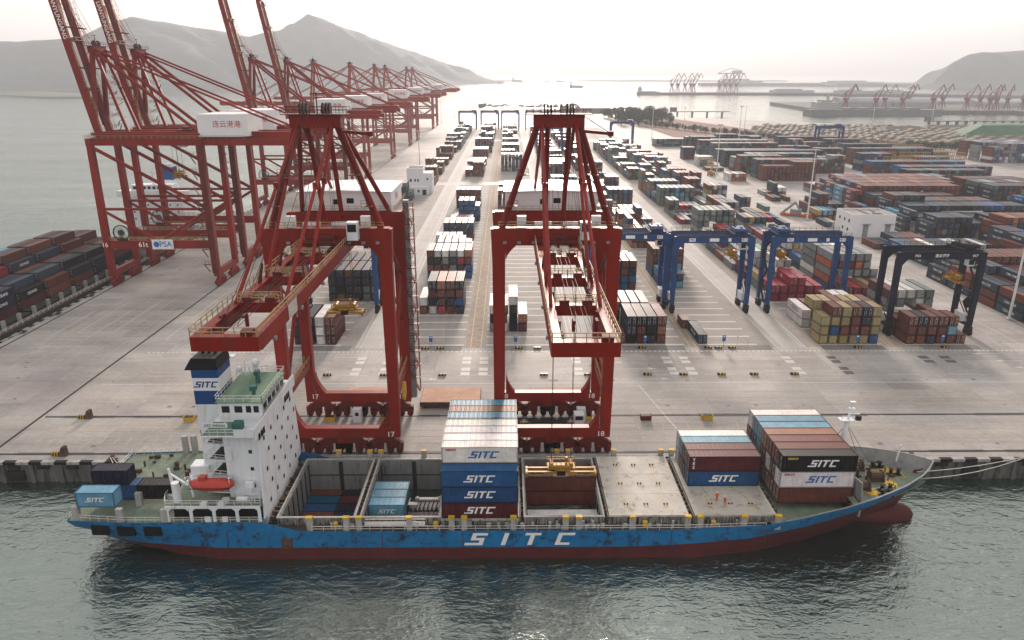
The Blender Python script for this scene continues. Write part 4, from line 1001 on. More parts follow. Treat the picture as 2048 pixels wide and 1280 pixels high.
# side walkways: pillars with yellow tops, rails, valves
pl = MB(); pt = MB(); rlm = MB(); gear = MB()
for yn, sgn in ((99.35, 1), (120.9, -1)):
    for x in (-31.4, -25.6, -23.6, -15.6, -8.9, -6.9, 0.9, 9.2, 11.3, 19.8, 28.6, 30.6, 37.6, 43.0):
        b_ = lerp(BS, x)
        if x > 46: y = CY - sgn * (b_ - 1.4)
        else: y = yn
        zt = 3.0 if x < 46 else 2.9
        pl.box(x - .45, x + .45, y - .3, y + .3, .8, zt); pt.box(x - .5, x + .5, y - .35, y + .35, zt, zt + .32)
    y = CY - sgn * 11.3
    rlm.rail([(-31, y, .85), (-9, y, .85), (28, y, .85), (41, y, 1.2)], 1.0, .06, 1.9)
for k in range(60):
    x = -30 + rnd.random() * 69; y = 99.6 + rnd.random() * 1.0; s = rnd.uniform(.2, .5)
    if k % 3: gear.box(x, x + s * 1.6, y, y + s * .6, .82, .9 + s * 1.5)
    else: gear.tube((x, y, .82), (x, y, 1.9), s * .5, 8)
for k in range(40):
    x = -36 + rnd.random() * 74; y = 120 + rnd.random() * .8; s = rnd.uniform(.2, .5); gear.box(x, x + s * 2, y, y + s, .82, .9 + s * 1.5)
sb(pl, 'lashing_pillar', M['lgrey'], split=0.02); sb(pt, 'pillar_cap', M['yellow'], split=0.0); sb(rlm, 'side_railing', M['wrail']); sb(gear, 'deck_fitting', M['lgrey'], split=.0)
gw = MB(); gw.box(-22.8, -13.2, 99.5, 100.3, 1.5, 1.65)
for z in (1.66, 2.2): gw.beam((-22.8, 99.5, z), (-13.2, 99.5, z), .1, .1); gw.beam((-22.8, 100.3, z), (-13.2, 100.3, z), .1, .1)
for k in range(14): gw.beam((-22.6 + k * .7, 99.5, 1.65), (-22.6 + k * .7, 99.5, 2.2), .06, .06)
sb(gw, 'stowed_gangway', M['wrail'])
ym = MB()
for x in (-27.5, -11.5, 22, 33): ym.tube((x, 100.1, .82), (x, 100.1, 1.75), .42, 8)
sb(ym, 'yellow_ventilator', M['yellow'], split=0.02)
# hull writing
lt = MB(); vs, fs = glyphs(2.25, gap=1.1, wide=1.06)
sg = sign(None, 'hull_lettering', (vs, fs), M['wlet'], (1.9, CY - 11.52, -.45), (1, 0, 0), (0, 0, 1), .03); sg.parent = hullo
sg.location = (0, 0, 0)
# the stem name plate band and stern openings
ow = MB()
for x in (-65.8, -61.6, -57.4): ow.box(x, x + 2.7, CY - lerp(BS, x + 1.3) - .06, CY - lerp(BS, x + 1.3) + .3, .35, 2.0)
sb(ow, 'mooring_opening', M['black'], hullo, split=0)
dr_ = MB()
for x in (-44.5, -20, -7.2, 26, 41): dr_.box(x, x + .12, CY - 11.56, CY - 11.5, -1.9, 1.0)
dr_.box(-36, -34.2, CY - 11.54, CY - 11.48, -2.1, -.2)
sb(dr_, 'hull_fender_bar', M['rusty'], hullo, split=0)
M['recess'] = mat('recess_shade_green', (.012, .03, .027), .7)  # dark tone of the slabs that imitate shaded stair recesses
# ---- accommodation
acc = MB(); acc.box(-43.1, -38.6, 101.2, 119.4, .8, 17.3)
acc.slab([(-38.4, 99.5, 2.9), (-38.4, 121, 2.9), (-38.4, 119.6, 17.3), (-38.4, 101.1, 17.3)], .18)
acc.box(-46.1, -43.1, 104.4, 116, .8, 17.2)
acc.box(-53, -46.1, 105.5, 119, 2.6, 6.0)
house = sb(acc, 'accommodation_block', M['white'])
br = MB()      # bridge deck, wings, wheelhouse
br.box(-46.6, -38.55, 99.4, 121, 17.31, 17.5)
br.box(-41.5, -38.5, 99.3, 99.5, 17.5, 18.6); br.box(-38.65, -38.45, 99.5, 104.6, 17.5, 18.6); br.box(-38.65, -38.45, 116.4, 121, 17.5, 18.6)
br.slab([(-38.35, 99.4, 16.6), (-38.35, 121.0, 16.6), (-38.35, 121, 18.6), (-38.35, 99.4, 18.6)], .2)
br.slab([(-41.5, 99.38, 18.6), (-41.5, 99.38, 17.3), (-38.4, 99.38, 17.3), (-38.4, 99.38, 18.6)][::-1], .1)
br.box(-45.6, -38.7, 104.6, 116.4, 17.5, 20.7)
sb(br, 'bridge', M['white'], house)
wr = MB(); wr.box(-45.9, -38.4, 104.3, 116.7, 20.7, 20.85); sb(wr, 'wheelhouse_roof', M['roof_green'], house)
gf = MB(); gf.box(-46.5, -41.6, 99.6, 104.3, 17.5, 17.52); gf.box(-38.62, -38.4, 104.7, 116.3, 19.0, 19.05); sb(gf, 'wing_deck', M['roof_green'], house)
rr = MB(); rr.rail([(-45.8, 104.4, 20.85), (-38.5, 104.4, 20.85), (-38.5, 116.6, 20.85), (-45.8, 116.6, 20.85), (-45.8, 104.4, 20.85)], 1.1, .07, 1.4)
rr.rail([(-46.5, 99.6, 17.5), (-41.6, 99.6, 17.5)], 1.05, .07, 1.2); rr.rail([(-46.5, 99.6, 17.5), (-46.5, 104.4, 17.5)], 1.05, .07, 1.2)
sb(rr, 'roof_railing', M['wrail'], house)
gr = MB(); gr.tube((-41.6, 112.2, 20.85), (-41.6, 112.2, 22.8), .45, 8, .3); gr.box(-42, -41.2, 111.6, 112.6, 22.3, 23.0); gr.tube((-40.8, 107.6, 20.85), (-40.8, 107.6, 22.2), .3, 8); gr.box(-41.3, -40.3, 107.2, 108, 21.5, 22.3); gr.box(-42.4, -41.0, 101.2, 102.6, 17.53, 18.7)
sb(gr, 'compass_stand', M['teal'], house, split=0.05)
mm = MB()      # main mast and radars behind the wheelhouse
mm.tube((-47.9, 115, 6), (-47.9, 115, 26.2), .75, 10, .6); mm.box(-48.6, -46, 114.2, 115.8, 24.4, 24.6); mm.beam((-47.2, 112.4, 25.3), (-47.2, 117.6, 25.3), .2, .3); pass
for k in range(9): mm.tube((-46.2 + k * .5, 115.2 + (k % 3) * .5, 20.85), (-46.2 + k * .5, 115.2 + (k % 3) * .5, 22.2 + (k % 4) * .5), .09, 5)
mm.tube((-43, 115.8, 20.85), (-43, 115.8, 22.4), .3, 8); mm.sphere((-43, 115.8, 23), .7); mm.sphere((-45.2, 113.8, 22.6), .5)
sb(mm, 'radar_mast', M['white'], house, split=0.3)
wi = MB()
for k, y in enumerate((105.3, 107.6, 109.8, 112.1, 114.3)): wi.box(-38.68, -38.62, y, y + 1.5, 19.1, 20.1)
for x in (-45.0, -43.0, -41.2, -40.0): wi.box(x, x + (1.2 if x < -42 else .8), 104.53, 104.58, 19.0, 20.1)
for z in (4.6, 7.6, 10.6, 13.6):
    for x in (-40.3,): wi.box(x, x + .5, 101.14, 101.18, z, z + .6)
sb(wi, 'bridge_window', M['glass'], house, split=0)
wf = MB(); rnd = random.Random(2)
for r_, z in enumerate((3.9, 6.7, 9.5, 12.3, 15.0)):
    for k in range(5):
        y = 102.8 + k * 3.6 + (r_ % 2) * 1.6
        if y < 119: wf.box(-38.38, -38.34, y, y + .55, z, z + .75)
for y in (100.8, 102.0, 103.0, 114.5, 115.6, 116.6): wf.box(-38.34, -38.3, y, y + .8, 16.0, 17.1)
sb(wf, 'cabin_window', M['glass'], house, split=0)
# open stair galleries on the aft side: a tapering fin per deck with a dark slab painting in the shade behind it
ga = MB(); gd = MB(); gs = MB()
for k in range(5):
    z = 3.4 + k * 2.85; xa = -48.2 + k * .12
    ga.prism([(xa, 102.2), (-43.1, 101.6), (-43.1, 104.4), (-46.9, 104.4)], z - .12, z + .06)
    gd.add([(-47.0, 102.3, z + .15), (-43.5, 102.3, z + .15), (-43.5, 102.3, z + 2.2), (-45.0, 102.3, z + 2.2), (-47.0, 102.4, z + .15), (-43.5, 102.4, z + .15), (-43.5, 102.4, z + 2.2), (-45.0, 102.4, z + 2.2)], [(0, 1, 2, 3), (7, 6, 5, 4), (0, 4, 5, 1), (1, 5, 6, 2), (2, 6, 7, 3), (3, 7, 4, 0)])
    ga.slab([(-44.2, 101.55, z), (-43.05, 101.55, z), (-43.05, 101.55, z + 2.8), (-44.2, 101.55, z + 2.8)], .1)
    pass
    gs.beam((-46.2, 102.4, z + .1), (-44.4, 103.8, z + 2.8), .7, .08); gs.rail([(xa + .2, 102.3, z + .05), (-44.3, 101.7, z + .05)], 1.0, .07, 1.4)
    gs.rail([(xa + .2, 102.4, z + .05), (-47.0, 104.3, z + .05)], 1.0, .07, 1.0)
sb(ga, 'stair_landing', M['white'], house, split=0.0); sb(gd, 'stair_recess_shade', M['recess'], house, split=0); sb(gs, 'outside_stairs', M['wrail'], house, split=0.1)
nb2 = MB(); nb2.box(-47.3, -43.4, 101.9, 102.0, 17.7, 18.4); no = sb(nb2, 'name_board', M['white'], house)
sgn_ = sign(house, 'name_lettering', text_mesh('SITC WEIHAI', .58, .01), M['klet'], (-45.35, 101.88, 18.05), (1, 0, 0), (0, 0, 1), .01)
# lower boat deck with arched white openings
bd = MB(); bd.box(-53.6, -38.6, 99.0, 106, 5.4, 5.55); bdk = sb(bd, 'boat_deck', M['deck_green'], house)
ar = MB()
for x in (-53.6, -49.9, -46.3, -42.7, -39.2): ar.box(x, x + .5, 98.85, 99.0, 2.8, 5.6)
ar.box(-53.6, -38.7, 98.82, 98.99, 5.2, 5.62)
for x in (-53.1, -49.4, -45.8, -42.2):
    for a, b in ((x, x + .5), (x + 3.1, x + 2.6)): ar.add([(a, 98.86, 5.2), (b, 98.86, 5.2), (a, 98.86, 4.7), (a, 98.98, 5.2), (b, 98.98, 5.2), (a, 98.98, 4.7)], [(0, 1, 2), (5, 4, 3), (1, 4, 5, 2)])
for x in (-47.6, -44.9): ar.box(x, x + .9, 98.8, 99.0, 2.8, 3.7); ar.box(x - .3, x + .6, 98.7, 99.4, 5.6, 6.3)
sb(ar, 'arched_side_frame', M['white'], house)
rc = MB(); rc.box(-53, -39, 100.3, 100.4, 2.7, 5.3); sb(rc, 'passage_shade_panel', M['black'], house)  # black panel added to stand for the shade inside the passage
r2_ = MB(); r2_.rail([(-53.6, 99.05, 5.55), (-38.7, 99.05, 5.55)], 1.0, .07, 1.3); r2_.rail([(-69, 98.95 + .8, 2.65), (-60, 98.9, 2.65), (-54, 98.85, 2.65), (-39.2, 98.85, 2.65)], 1.0, .07, 1.5)
r2_.rail([(-69, 120.6, 2.65), (-60, 121.5, 2.65), (-44, 121.5, 2.65)], 1.0, .07, 1.5); r2_.rail([(-69.4, 99.9, 2.65), (-69.4, 120.6, 2.65)], 1.0, .07, 1.5); r2_.rail([(-53.6, 99.1, 5.55), (-55.5, 103.2, 4.2), (-55.5, 106.5, 4.2)], 1.0, .07, 1.2)
sb(r2_, 'stern_railing', M['wrail'])
ac2 = MB(); ac2.box(-52.6, -49.6, 107.0, 109.4, 6.3, 8.0); ac2.box(-45, -44, 99.6, 100.6, 5.56, 6.2); ac2.tube((-52.2, 100.5, 5.55), (-52.2, 100.5, 8.9), .62, 10); ac2.tube((-42.6, 100.0, 6.2), (-40.9, 100.0, 6.2), .48, 10)
ac2.box(-41.2, -39.9, 100.2, 100.9, 8.0, 8.9); ac2.beam((-40.5, 100.5, 5.55), (-40.5, 100.5, 8), .2, .2); ac2.rail([(-41.5, 99.9, 5.56), (-39, 99.9, 5.56)], 1.6, .09, .9)
ac2.tube((-53.4, 102.5, 4), (-53.9, 102.5, 10.2), .28, 7, .2); ac2.beam((-53.9, 102.5, 9.4), (-51.2, 102.5, 7.2), .25, .25)
sb(ac2, 'deck_machinery', M['white'], house, split=0.05)
# davits
dv = MB()
for x in (-50.1, -43.3):
    dv.beam((x, 101.6, 5.6), (x, 100.9, 9.6), .28, .35); dv.beam((x, 100.9, 9.6), (x, 99.6, 10.2), .22, .28); dv.beam((x, 99.6, 10.2), (x, 99.6, 9.0), .08, .08)
dv.rail([(-50.4, 101.9, 8.6), (-43, 101.9, 8.6)], 1.0, .07, 1.2)
sb(dv, 'boat_davit', M['white'], house, split=0.1)
# stern pillars
sp = MB()
for x, y in ((-68.2, 99.9), (-61.0, 99.3), (-53.9, 99.1), (-66.4, 103.9), (-60.2, 103.9), (-54.6, 103.2), (-59.8, 121.2), (-58.2, 121.4), (-51.6, 121), (-50.0, 121.4)): sp.box(x - .5, x + .5, y - .32, y + .32, 2.6, 5.0 if y < 110 else 6.2)
sb(sp, 'stern_pillar', M['lgrey'], split=0)
vt = MB()
for x, y in ((-55.5, 119.5), (-54.3, 119.5), (-56, 112.5), (-59.2, 115.7)): vt.tube((x, y, 2.6), (x, y, 3.9), .38, 8)
vt.tube((-56.6, 109.8, 2.62), (-54.4, 109.8, 2.62), .2, 6); vt.box(-55.2, -54.2, 106.9, 107.9, 2.6, 3.2); sb(vt, 'deck_ventilator', M['rusty'], split=0.05)
dc = MB(); rnd = random.Random(21)
for k in range(26):
    x, y = rnd.uniform(-67.5, -54.5), rnd.uniform(108.8, 120); a = rnd.uniform(.2, .6)
    if k % 3: dc.box(x, x + a * 1.8, y, y + a, 2.61, 2.7 + a)
    else: dc.tube((x, y, 2.61), (x, y, 3.2 + a), a * .4, 8)
for k in range(22):
    x, y = rnd.uniform(58.2, 66), rnd.uniform(105.5, 115.5); a = rnd.uniform(.15, .4)
    if (k % 2): dc.box(x, x + a * 2, y, y + a, 3.91, 4.0 + a)
    else: dc.tube((x, y, 3.91), (x, y, 4.4 + a), a * .35, 8)
sb(dc, 'deck_gear', M['rusty'], split=.02)
hs_ = MB()
for (xa, ya), (xb, yb) in (((58.5, 104.8), (64.5, 107.0)), ((59, 112), (66, 113.5)), ((61, 110), (67, 111.5))): hs_.beam((xa, ya, 4.0), (xb, yb, 4.02), .12, .06)
sb(hs_, 'deck_rope', M['rope'], split=0)
# funnel
fu = MB(); fo = [(-50.4, 107.6), (-46.2, 107.6), (-46.2, 113), (-50.4, 113)]
fu.prism(fo, 2.7, 19.0, 0); fu.prism(fo, 19.0, 21.4, 1); fu.prism(fo, 21.4, 23.6, 0); fu.prism(fo, 23.6, 25.0, 1)
fun = sb(fu, 'funnel', [M['white'], M['funnel']])
ft = MB(); vs = [(-51.4, 107.5, 25.0), (-46.1, 107.5, 25.0), (-46.1, 113.1, 25.0), (-51.4, 113.1, 25.0), (-50.2, 107.7, 26.9), (-46.3, 107.7, 26.9), (-46.3, 112.9, 26.9), (-50.2, 112.9, 26.9)]
ft.add(vs, [(0, 3, 2, 1), (4, 5, 6, 7), (0, 1, 5, 4), (1, 2, 6, 5), (2, 3, 7, 6), (3, 0, 4, 7)])
for x in (-49.3, -48.3, -47.3): ft.tube((x, 110.5, 26.9), (x, 110.5, 27.7), .3, 8)
sb(ft, 'funnel_top', M['black'], fun)
sign(fun, 'funnel_lettering', glyphs(1.05, .12, .85), M['nlet'], (-48.3, 107.57, 22.5), (1, 0, 0), (0, 0, 1), .01)
# free-standing things on the ship
lb = empty('lifeboat', (-46.2, 100.1, 7.8), 0, 'enclosed red lifeboat hanging in its davits beside the white superstructure', 'lifeboat')
b_ = MB(); secs = [(-3.5, .15, .9), (-2.9, .8, .35), (-1.6, 1.15, .05), (0, 1.22, 0), (1.6, 1.15, .05), (2.8, .85, .3), (3.4, .2, .8)]; vs = []
ring = [(1, .95), (.95, .55), (.6, .12), (0, 0), (-.6, .12), (-.95, .55), (-1, .95), (-.8, 1.55), (-.35, 1.95), (.35, 1.95), (.8, 1.55)]
for x, wd, kz in secs:
    for a, z in ring: vs.append((x, a * wd, kz + z * (1 - kz * .35) if z < 1 else kz * .2 + z * (1 - kz * .4)))
n_ = len(ring); b_.add(vs, [(i * n_ + j, (i + 1) * n_ + j, (i + 1) * n_ + (j + 1) % n_, i * n_ + (j + 1) % n_) for i in range(len(secs) - 1) for j in range(n_)] + [tuple(range(n_)), tuple(range(len(secs) * n_ - 1, (len(secs) - 1) * n_ - 1, -1))])
b_.build('boat_hull', M['lifeboat'], lb, smooth=True)
MB().box(-1.9, -.8, -.5, .5, 1.9, 2.5).build('conning_hatch', M['lifeboat'], lb); MB().box(-3.2, 3.2, -1.28, -1.2, .86, .98).build('rubbing_strake', M['dark'], lb)
# worker on the hatch cover
def person(x, y, z, rz, label, lean=0):
    e = empty('person', (x, y, z), rz, label, 'person')
    pts = [((0, 0, .92), .15), ((0, .02, 1.2), .15), ((0, .02, 1.42), .17), ((0, .02, 1.53), .065), ((0, .03, 1.64), .10), ((0, .03, 1.76), .085),
           ((.10, 0, .85), .10), ((.13, .08, .48), .075), ((.13, 0, .09), .05), ((.13, .14, .04), .045), ((-.10, 0, .85), .10), ((-.14, -.1, .48), .075), ((-.15, -.22, .09), .05), ((-.15, -.08, .04), .045),
           ((.21, .02, 1.42), .06), ((.29, .05, 1.14), .045), ((.24, .25, .95), .038), ((-.21, .02, 1.42), .06), ((-.30, 0, 1.14), .045), ((-.27, .18, .98), .038)]
    ed_ = [(0, 1), (1, 2), (2, 3), (3, 4), (4, 5), (0, 6), (6, 7), (7, 8), (8, 9), (0, 10), (10, 11), (11, 12), (12, 13), (2, 14), (14, 15), (15, 16), (2, 17), (17, 18), (18, 19)]
    me = bpy.data.meshes.new('body'); me.from_pydata([p for p, r in pts], ed_, []); o = link('body', me, e)
    md = o.modifiers.new('skin', 'SKIN'); 
    for sv_, (p, r) in zip(me.skin_vertices[0].data, pts): sv_.radius = (r, r)
    me.skin_vertices[0].data[0].use_root = True
    o.modifiers.new('sub', 'SUBSURF').levels = 1; me.materials.append(M['overall'])
    h = MB(); h.sphere((0, .03, 1.78), .14, .15, .10); h.build('helmet', M['wlet'], e)
    return e
person(34.6, 104.6, 2.45, 0, 'worker in orange overalls standing on the pale hatch cover aft of bow')
person(35.6, 103.4, 2.45, 2, 'worker in orange overalls on the hatch cover, nearer the ship side')
# flat rack with machine in the second hold
tk = empty('flat_rack', (-13.8, 107.2, -.2), 0, 'black flat rack carrying a white and black machine in the second hold', 'flat rack')
f_ = MB(); f_.box(-3, 3, -1.2, 1.2, 0, .3); f_.box(-3, -2.7, -1.2, 1.2, .3, 1.2); f_.box(2.7, 3, -1.2, 1.2, .3, 1.2)
for k in range(8): f_.beam((-2.6 + k * .7, -1.1, .35), (-2.2 + k * .7, 1.1, .8), .15, .2)
f_.build('rack_frame', M['black'], tk)
g_ = MB(); g_.box(-2.9, -1.4, -1.1, -.2, .6, 1.3); g_.box(-1.2, 2.4, .2, .9, 1.1, 1.5); g_.tube((-1.6, .5, 1.2), (-1.6, 1.1, 1.2), .4, 8); g_.tube((2.2, .5, 1.2), (2.2, 1.1, 1.2), .4, 8); g_.builds('machine', M['grey'], tk, .1)
# mooring lines
def line(pts, label):
    m_ = MB()
    for a, b in zip(pts[:-1], pts[1:]): m_.tube(a, b, .07, 5)
    tag(m_.build('mooring_line', M['rope']), label, 'mooring line', 'mooring lines of the ships')
def sag(a, b, s): a, b = Vector(a), Vector(b); return [a.lerp(b, t / 6) - Vector((0, 0, s * 4 * (t / 6) * (1 - t / 6))) for t in range(7)]
line(sag((-68.6, 113.5, 3), (-75.6, 123.6, .5), .4), 'pale rope from the stern corner up to a quay bollard, leftmost of the stern lines')
line(sag((-67.2, 114, 3), (-75.2, 123.6, .5), .5), 'pale rope from the stern to the same bollard, right of the leftmost line')
line(sag((-63, 119.5, 3.2), (-74.8, 123.6, .5), .3), 'upper short rope from stern deck to the quay bollard')
line(sag((68.5, 106.8, 5.3), (101, 123.6, .5), 1.2), 'lower long rope from the bow to the quay bollard far right')
line(sag((69.5, 108.5, 5.6), (101.3, 123.6, .5), .6), 'upper long rope from the bow to the quay bollard far right')
line(sag((70.2, 113.5, 5.6), (77.6, 123.7, .5), .2), 'short rope from the bow tip to the nearer quay bollard')
def bollard(x, y, lab):
    m_ = MB(); m_.tube((x, y, 0), (x, y, .5), .28, 10, .22); m_.tube((x, y, .5), (x, y, .68), .42, 10); m_.box(x - .9, x + .9, y - .5, y + .5, .002, .12)
    tag(m_.build('bollard', M['rusty']), lab, 'bollard', 'bollards on the quay edge')
bollard(-75.4, 124, 'mooring bollard on the front quay holding the stern ropes'); bollard(101, 124, 'mooring bollard on the front quay far right holding two bow ropes'); bollard(77.6, 124.1, 'mooring bollard on the front quay beside the bow tip')
for i, y in enumerate((196, 213, 232)):
    m_ = MB(); m_.tube((-137.5, y, 0), (-137.5, y, .5), .28, 10, .22); m_.tube((-137.5, y, .5), (-137.5, y, .68), .42, 10); m_.box(-138.3, -136.9, y - .9, y + .9, .23, .4)
    tag(m_.build('bollard', M['rusty']), 'mooring bollard on the left quay edge, %s from the near end' % ORD[i], 'bollard', 'bollards on the quay edge')
# ================================================================ QUAY CRANES
# local frame: +x towards the water (boom), y along the rail, waterside rail at x=0
def bogies(root, x, ys, m):
    for y in ys:
        b = MB()
        b.add([(x - .45, y - 3.3, 2.4), (x + .45, y - 3.3, 2.4), (x + .45, y + 3.3, 2.4), (x - .45, y + 3.3, 2.4), (x - .45, y - 1.4, 3.68), (x + .45, y - 1.4, 3.68), (x + .45, y + 1.4, 3.68), (x - .45, y + 1.4, 3.68)],
              [(0, 3, 2, 1), (4, 5, 6, 7), (0, 1, 5, 4), (1, 2, 6, 5), (2, 3, 7, 6), (3, 0, 4, 7)])
        for s in (-1.9, 1.9):
            b.box(x - .5, x + .5, y + s - 1.6, y + s + 1.6, 1.3, 2.4); b.box(x - .4, x + .4, y + s - .9, y + s + .9, 2.3, 3.0)
            for q in (-.9, .9): b.box(x - .6, x + .6, y + s + q - .6, y + s + q + .6, .5, 1.35); b.box(x + .5, x + 1.1, y + s + q - .3, y + s + q + .35, .9, 1.9); b.box(x - .9, x - .5, y + s + q - .3, y + s + q + .2, .9, 2.1)
        o = b.build('bogie', m, root)
        w_ = MB()
        for q in (-2.8, -1.0, 1.0, 2.8): w_.tube((x - .25, y + q, .42), (x + .25, y + q, .42), .4, 10)
        w_.builds('wheel', M['dark'], o)
def sts(root, g, hw, zp, za, bl, br, boom='down', m='red', front=False, house=True, text=None, detail=True, hx=None, stairs=-1):
    RM = M[m]
    zs0, zs1 = (3.7, 5.7)
    lw = 2.0
    for x in (0, -g):
        b = MB(); b.box(x - .75, x + .75, -hw + 1, hw - 1, zs0, zs1)
        if front: b.box(x - .5, x + .5, -1.2, 1.2, 1.2, zs0)
        b.build('sill_beam', RM, root); bogies(root, x, (-hw + 3.2, -hw + 9.2, hw - 9.2, hw - 3.2) if hw > 10.5 else (-hw + 3.4, hw - 3.4), M['red_dirty'] if front else RM)
        for s in (-1, 1):
            l = MB(); y = s * (hw - 1.0)
            if front:
                zt = zp
                l.beam((x, y, zs0), (x, y, 11), 1.8, 1.5, 0, 2.0, 1.6); l.beam((x, y, 11), (x, y, zt - 6), 2.0, 1.6, 0, 2.25, 1.7)
                l.beam((x, y, zt - 6), (x, y, zt - .1), 2.25, 1.7, 0, 2.7, 1.7)
                yi = y - s * 1.2     # curved knees at foot and head
                for k in range(4):
                    z0, z1 = zs1 + k * 1.1, zs1 + (k + 1) * 1.1; w0, w1 = 1.9 * (1 - k / 4) ** 1.8, 1.9 * (1 - (k + 1) / 4) ** 1.8
                    l.add([(x - .7, yi, z0), (x + .7, yi, z0), (x + .7, yi - s * w0, z0), (x - .7, yi - s * w0, z0), (x - .7, yi, z1), (x + .7, yi, z1), (x + .7, yi - s * w1, z1), (x - .7, yi - s * w1, z1)],
                          [(0, 1, 2, 3), (4, 7, 6, 5), (0, 4, 5, 1), (1, 5, 6, 2), (2, 6, 7, 3), (3, 7, 4, 0)])
            else:
                l.beam((x, y, 2.6), (x, y, 9), 2.6, 3.6, 0, 2.0, 2.2) if False else None
                l.beam((x, s * (hw - 1.0), zs0), (x, s * (hw - 1.0), 16), 1.9, 1.8, 0, 2.3, 1.9)
                l.beam((x, s * (hw - 1.0), 16), (x, s * (hw - 1.3), zp), 2.3, 1.9, 0, 2.0, 1.7)
            l.build('leg', RM, root)
    # lower tie beams and diagonals along x on both sides
    zl = 12.4 if front else 14.8; hl = 1.4 if front else 2.8
    for s in (-1, 1):
        y = s * (hw - 1.0)
        t = MB(); t.box(-g + 1, -1, y - .6, y + .6, zl - hl / 2, zl + hl / 2)
        t.build('tie_beam', RM, root)
        if detail:
            r_ = MB(); r_.rail([(-g + 1, y + s * .5, zl + hl / 2), (-1, y + s * .5, zl + hl / 2)], 1.1, .08, 2); r_.rail([(-g + 1, y - s * .5, zl + hl / 2), (-1, y - s * .5, zl + hl / 2)], 1.1, .08, 2); r_.build('walkway_rail', M['rails'], root)
        d = MB()
        if front:
            d.tube((-.8, y, zl + 1), (-g + .8, y, zp - 12), .42, 8); d.tube((-g + .8, y, zp - 12), (-.9, y, zp - 2), .42, 8)
            d.tube((-g + 1, y, zl + 10), (-1, y, zl + 22), .22, 6)
        else:
            zm = 26.8
            d.tube((-1, y, zm), (-g + 1, y, zm), .45, 8); d.tube((-1, y, zp - 3), (-g + 1, y, zm + .5), .62, 8)
            d.tube((-1, y, zm - .8), (-g * .48, y, zl + hl / 2), .5, 8); d.tube((-g + 1, y, zm - .8), (-g * .52, y, zl + hl / 2), .5, 8)
        d.build('brace', RM, root)
    # portal beams along y
    for x in (0, -g):
        b = MB(); b.box(x - .9, x + .9, -hw + .1, hw - .1, zp - (3.0 if front else 2.1), zp + .05)
        if front:
            for s in (-1, 1):
                for k in range(3):
                    y0_, z0_ = s * (hw - 2.2), zp - 3.0; w0_ = 1.9 * (1 - k / 3) ** 1.6; w1_ = 1.9 * (1 - (k + 1) / 3) ** 1.6; za_, zb_ = z0_ - k * .9, z0_ - (k + 1) * .9
                    b.add([(x - .8, y0_, za_), (x + .8, y0_, za_), (x + .8, y0_ - s * w0_, za_), (x - .8, y0_ - s * w0_, za_), (x - .8, y0_, zb_), (x + .8, y0_, zb_), (x + .8, y0_ - s * w1_, zb_), (x - .8, y0_ - s * w1_, zb_)], [(0, 1, 2, 3), (4, 7, 6, 5), (0, 4, 5, 1), (1, 5, 6, 2), (2, 6, 7, 3), (3, 7, 4, 0)])
        b.build('portal_beam', RM, root)
    if detail:
        r_ = MB(); r_.rail([(.9, -hw + 1, zp + .05), (.9, hw - 1, zp + .05)], 1.1, .08, 1.6); r_.box(-.5, .5, -5, -3.4, zp + .3, zp + 2.2) if not front else None; r_.build('portal_rail', M['rails'], root)
        e_ = MB(); e_.box(-.4, .6, -hw * .62, -hw * .62 + 1.6, zp + .3, zp + 2.1); e_.box(-.4, .6, hw * .55, hw * .55 + 1.6, zp + .3, zp + 2.1); e_.box(.2, .9, hw * .1, hw * .1 + 2.6, zp + .5, zp + 1.1); e_.box(.2, .9, -hw * .35, -hw * .35 + 3, zp + .5, zp + 1.1); e_.builds('electric_cabinet', M['white2'], root)
    # girder (fixed) and boom (hinged): twin boxes
    gy = 3.2 if front else 3.6; gh = 1.9 if front else 2.4; zg = zp - 2.3 - gh if front else zp - gh * .2
    G_ = MB()
    for s in (-1, 1): G_.box(-g - br, -.2, s * gy - .6, s * gy + .6, zg, zg + gh)
    for x in (-g - br, -g - br * .5, -g * .5): G_.box(x - .4, x + .4, -gy + .6, gy - .6, zg + .3, zg + gh - .2)
    go = G_.build('girder', RM, root)
    if not front:
        p_ = MB()
        for s in (-1, 1):
            yy = s * (hw - 1.2)
            p_.box(-g - br, 1.2, yy - .5, yy + .5, zp - 2.2, zp); p_.tube((-1, yy, zp + 1.4), (-g, yy, zp + 1.4), .4, 8)
        p_.build('side_girder', RM, root)
    bo = empty('boom', (0, 0, zg), 0); bo.parent = root; C_ = bo
    ang = 0 if boom == 'down' else -R(80)
    bo.rotation_euler = (0, ang, 0)
    b = MB()
    for s in (-1, 1): b.box(.3, bl, s * gy - .6, s * gy + .6, 0, gh)
    xs = [bl - .5] + [bl * f for f in (.76, .5, .25)]
    b.box(bl - .1, bl + 1.1, -gy - .6, gy + .6, .2, gh)
    for x in xs[1:]: b.box(x - .55, x + .55, -gy + .6, gy - .6, gh - 1.1, gh + .25)
    if not detail:
        for k in range(12): b.beam((bl * k / 12, -gy, gh), (bl * (k + 1) / 12, gy, gh), .25, .25)
    # boom main mesh is the empty's sibling: join it as the part itself
    me_b = b.mesh('boom', RM); ob = link('boom_girder', me_b, root); ob.location = (0, 0, zg); ob.rotation_euler = (0, ang, 0)
    bpy.data.objects.remove(bo); bo = ob
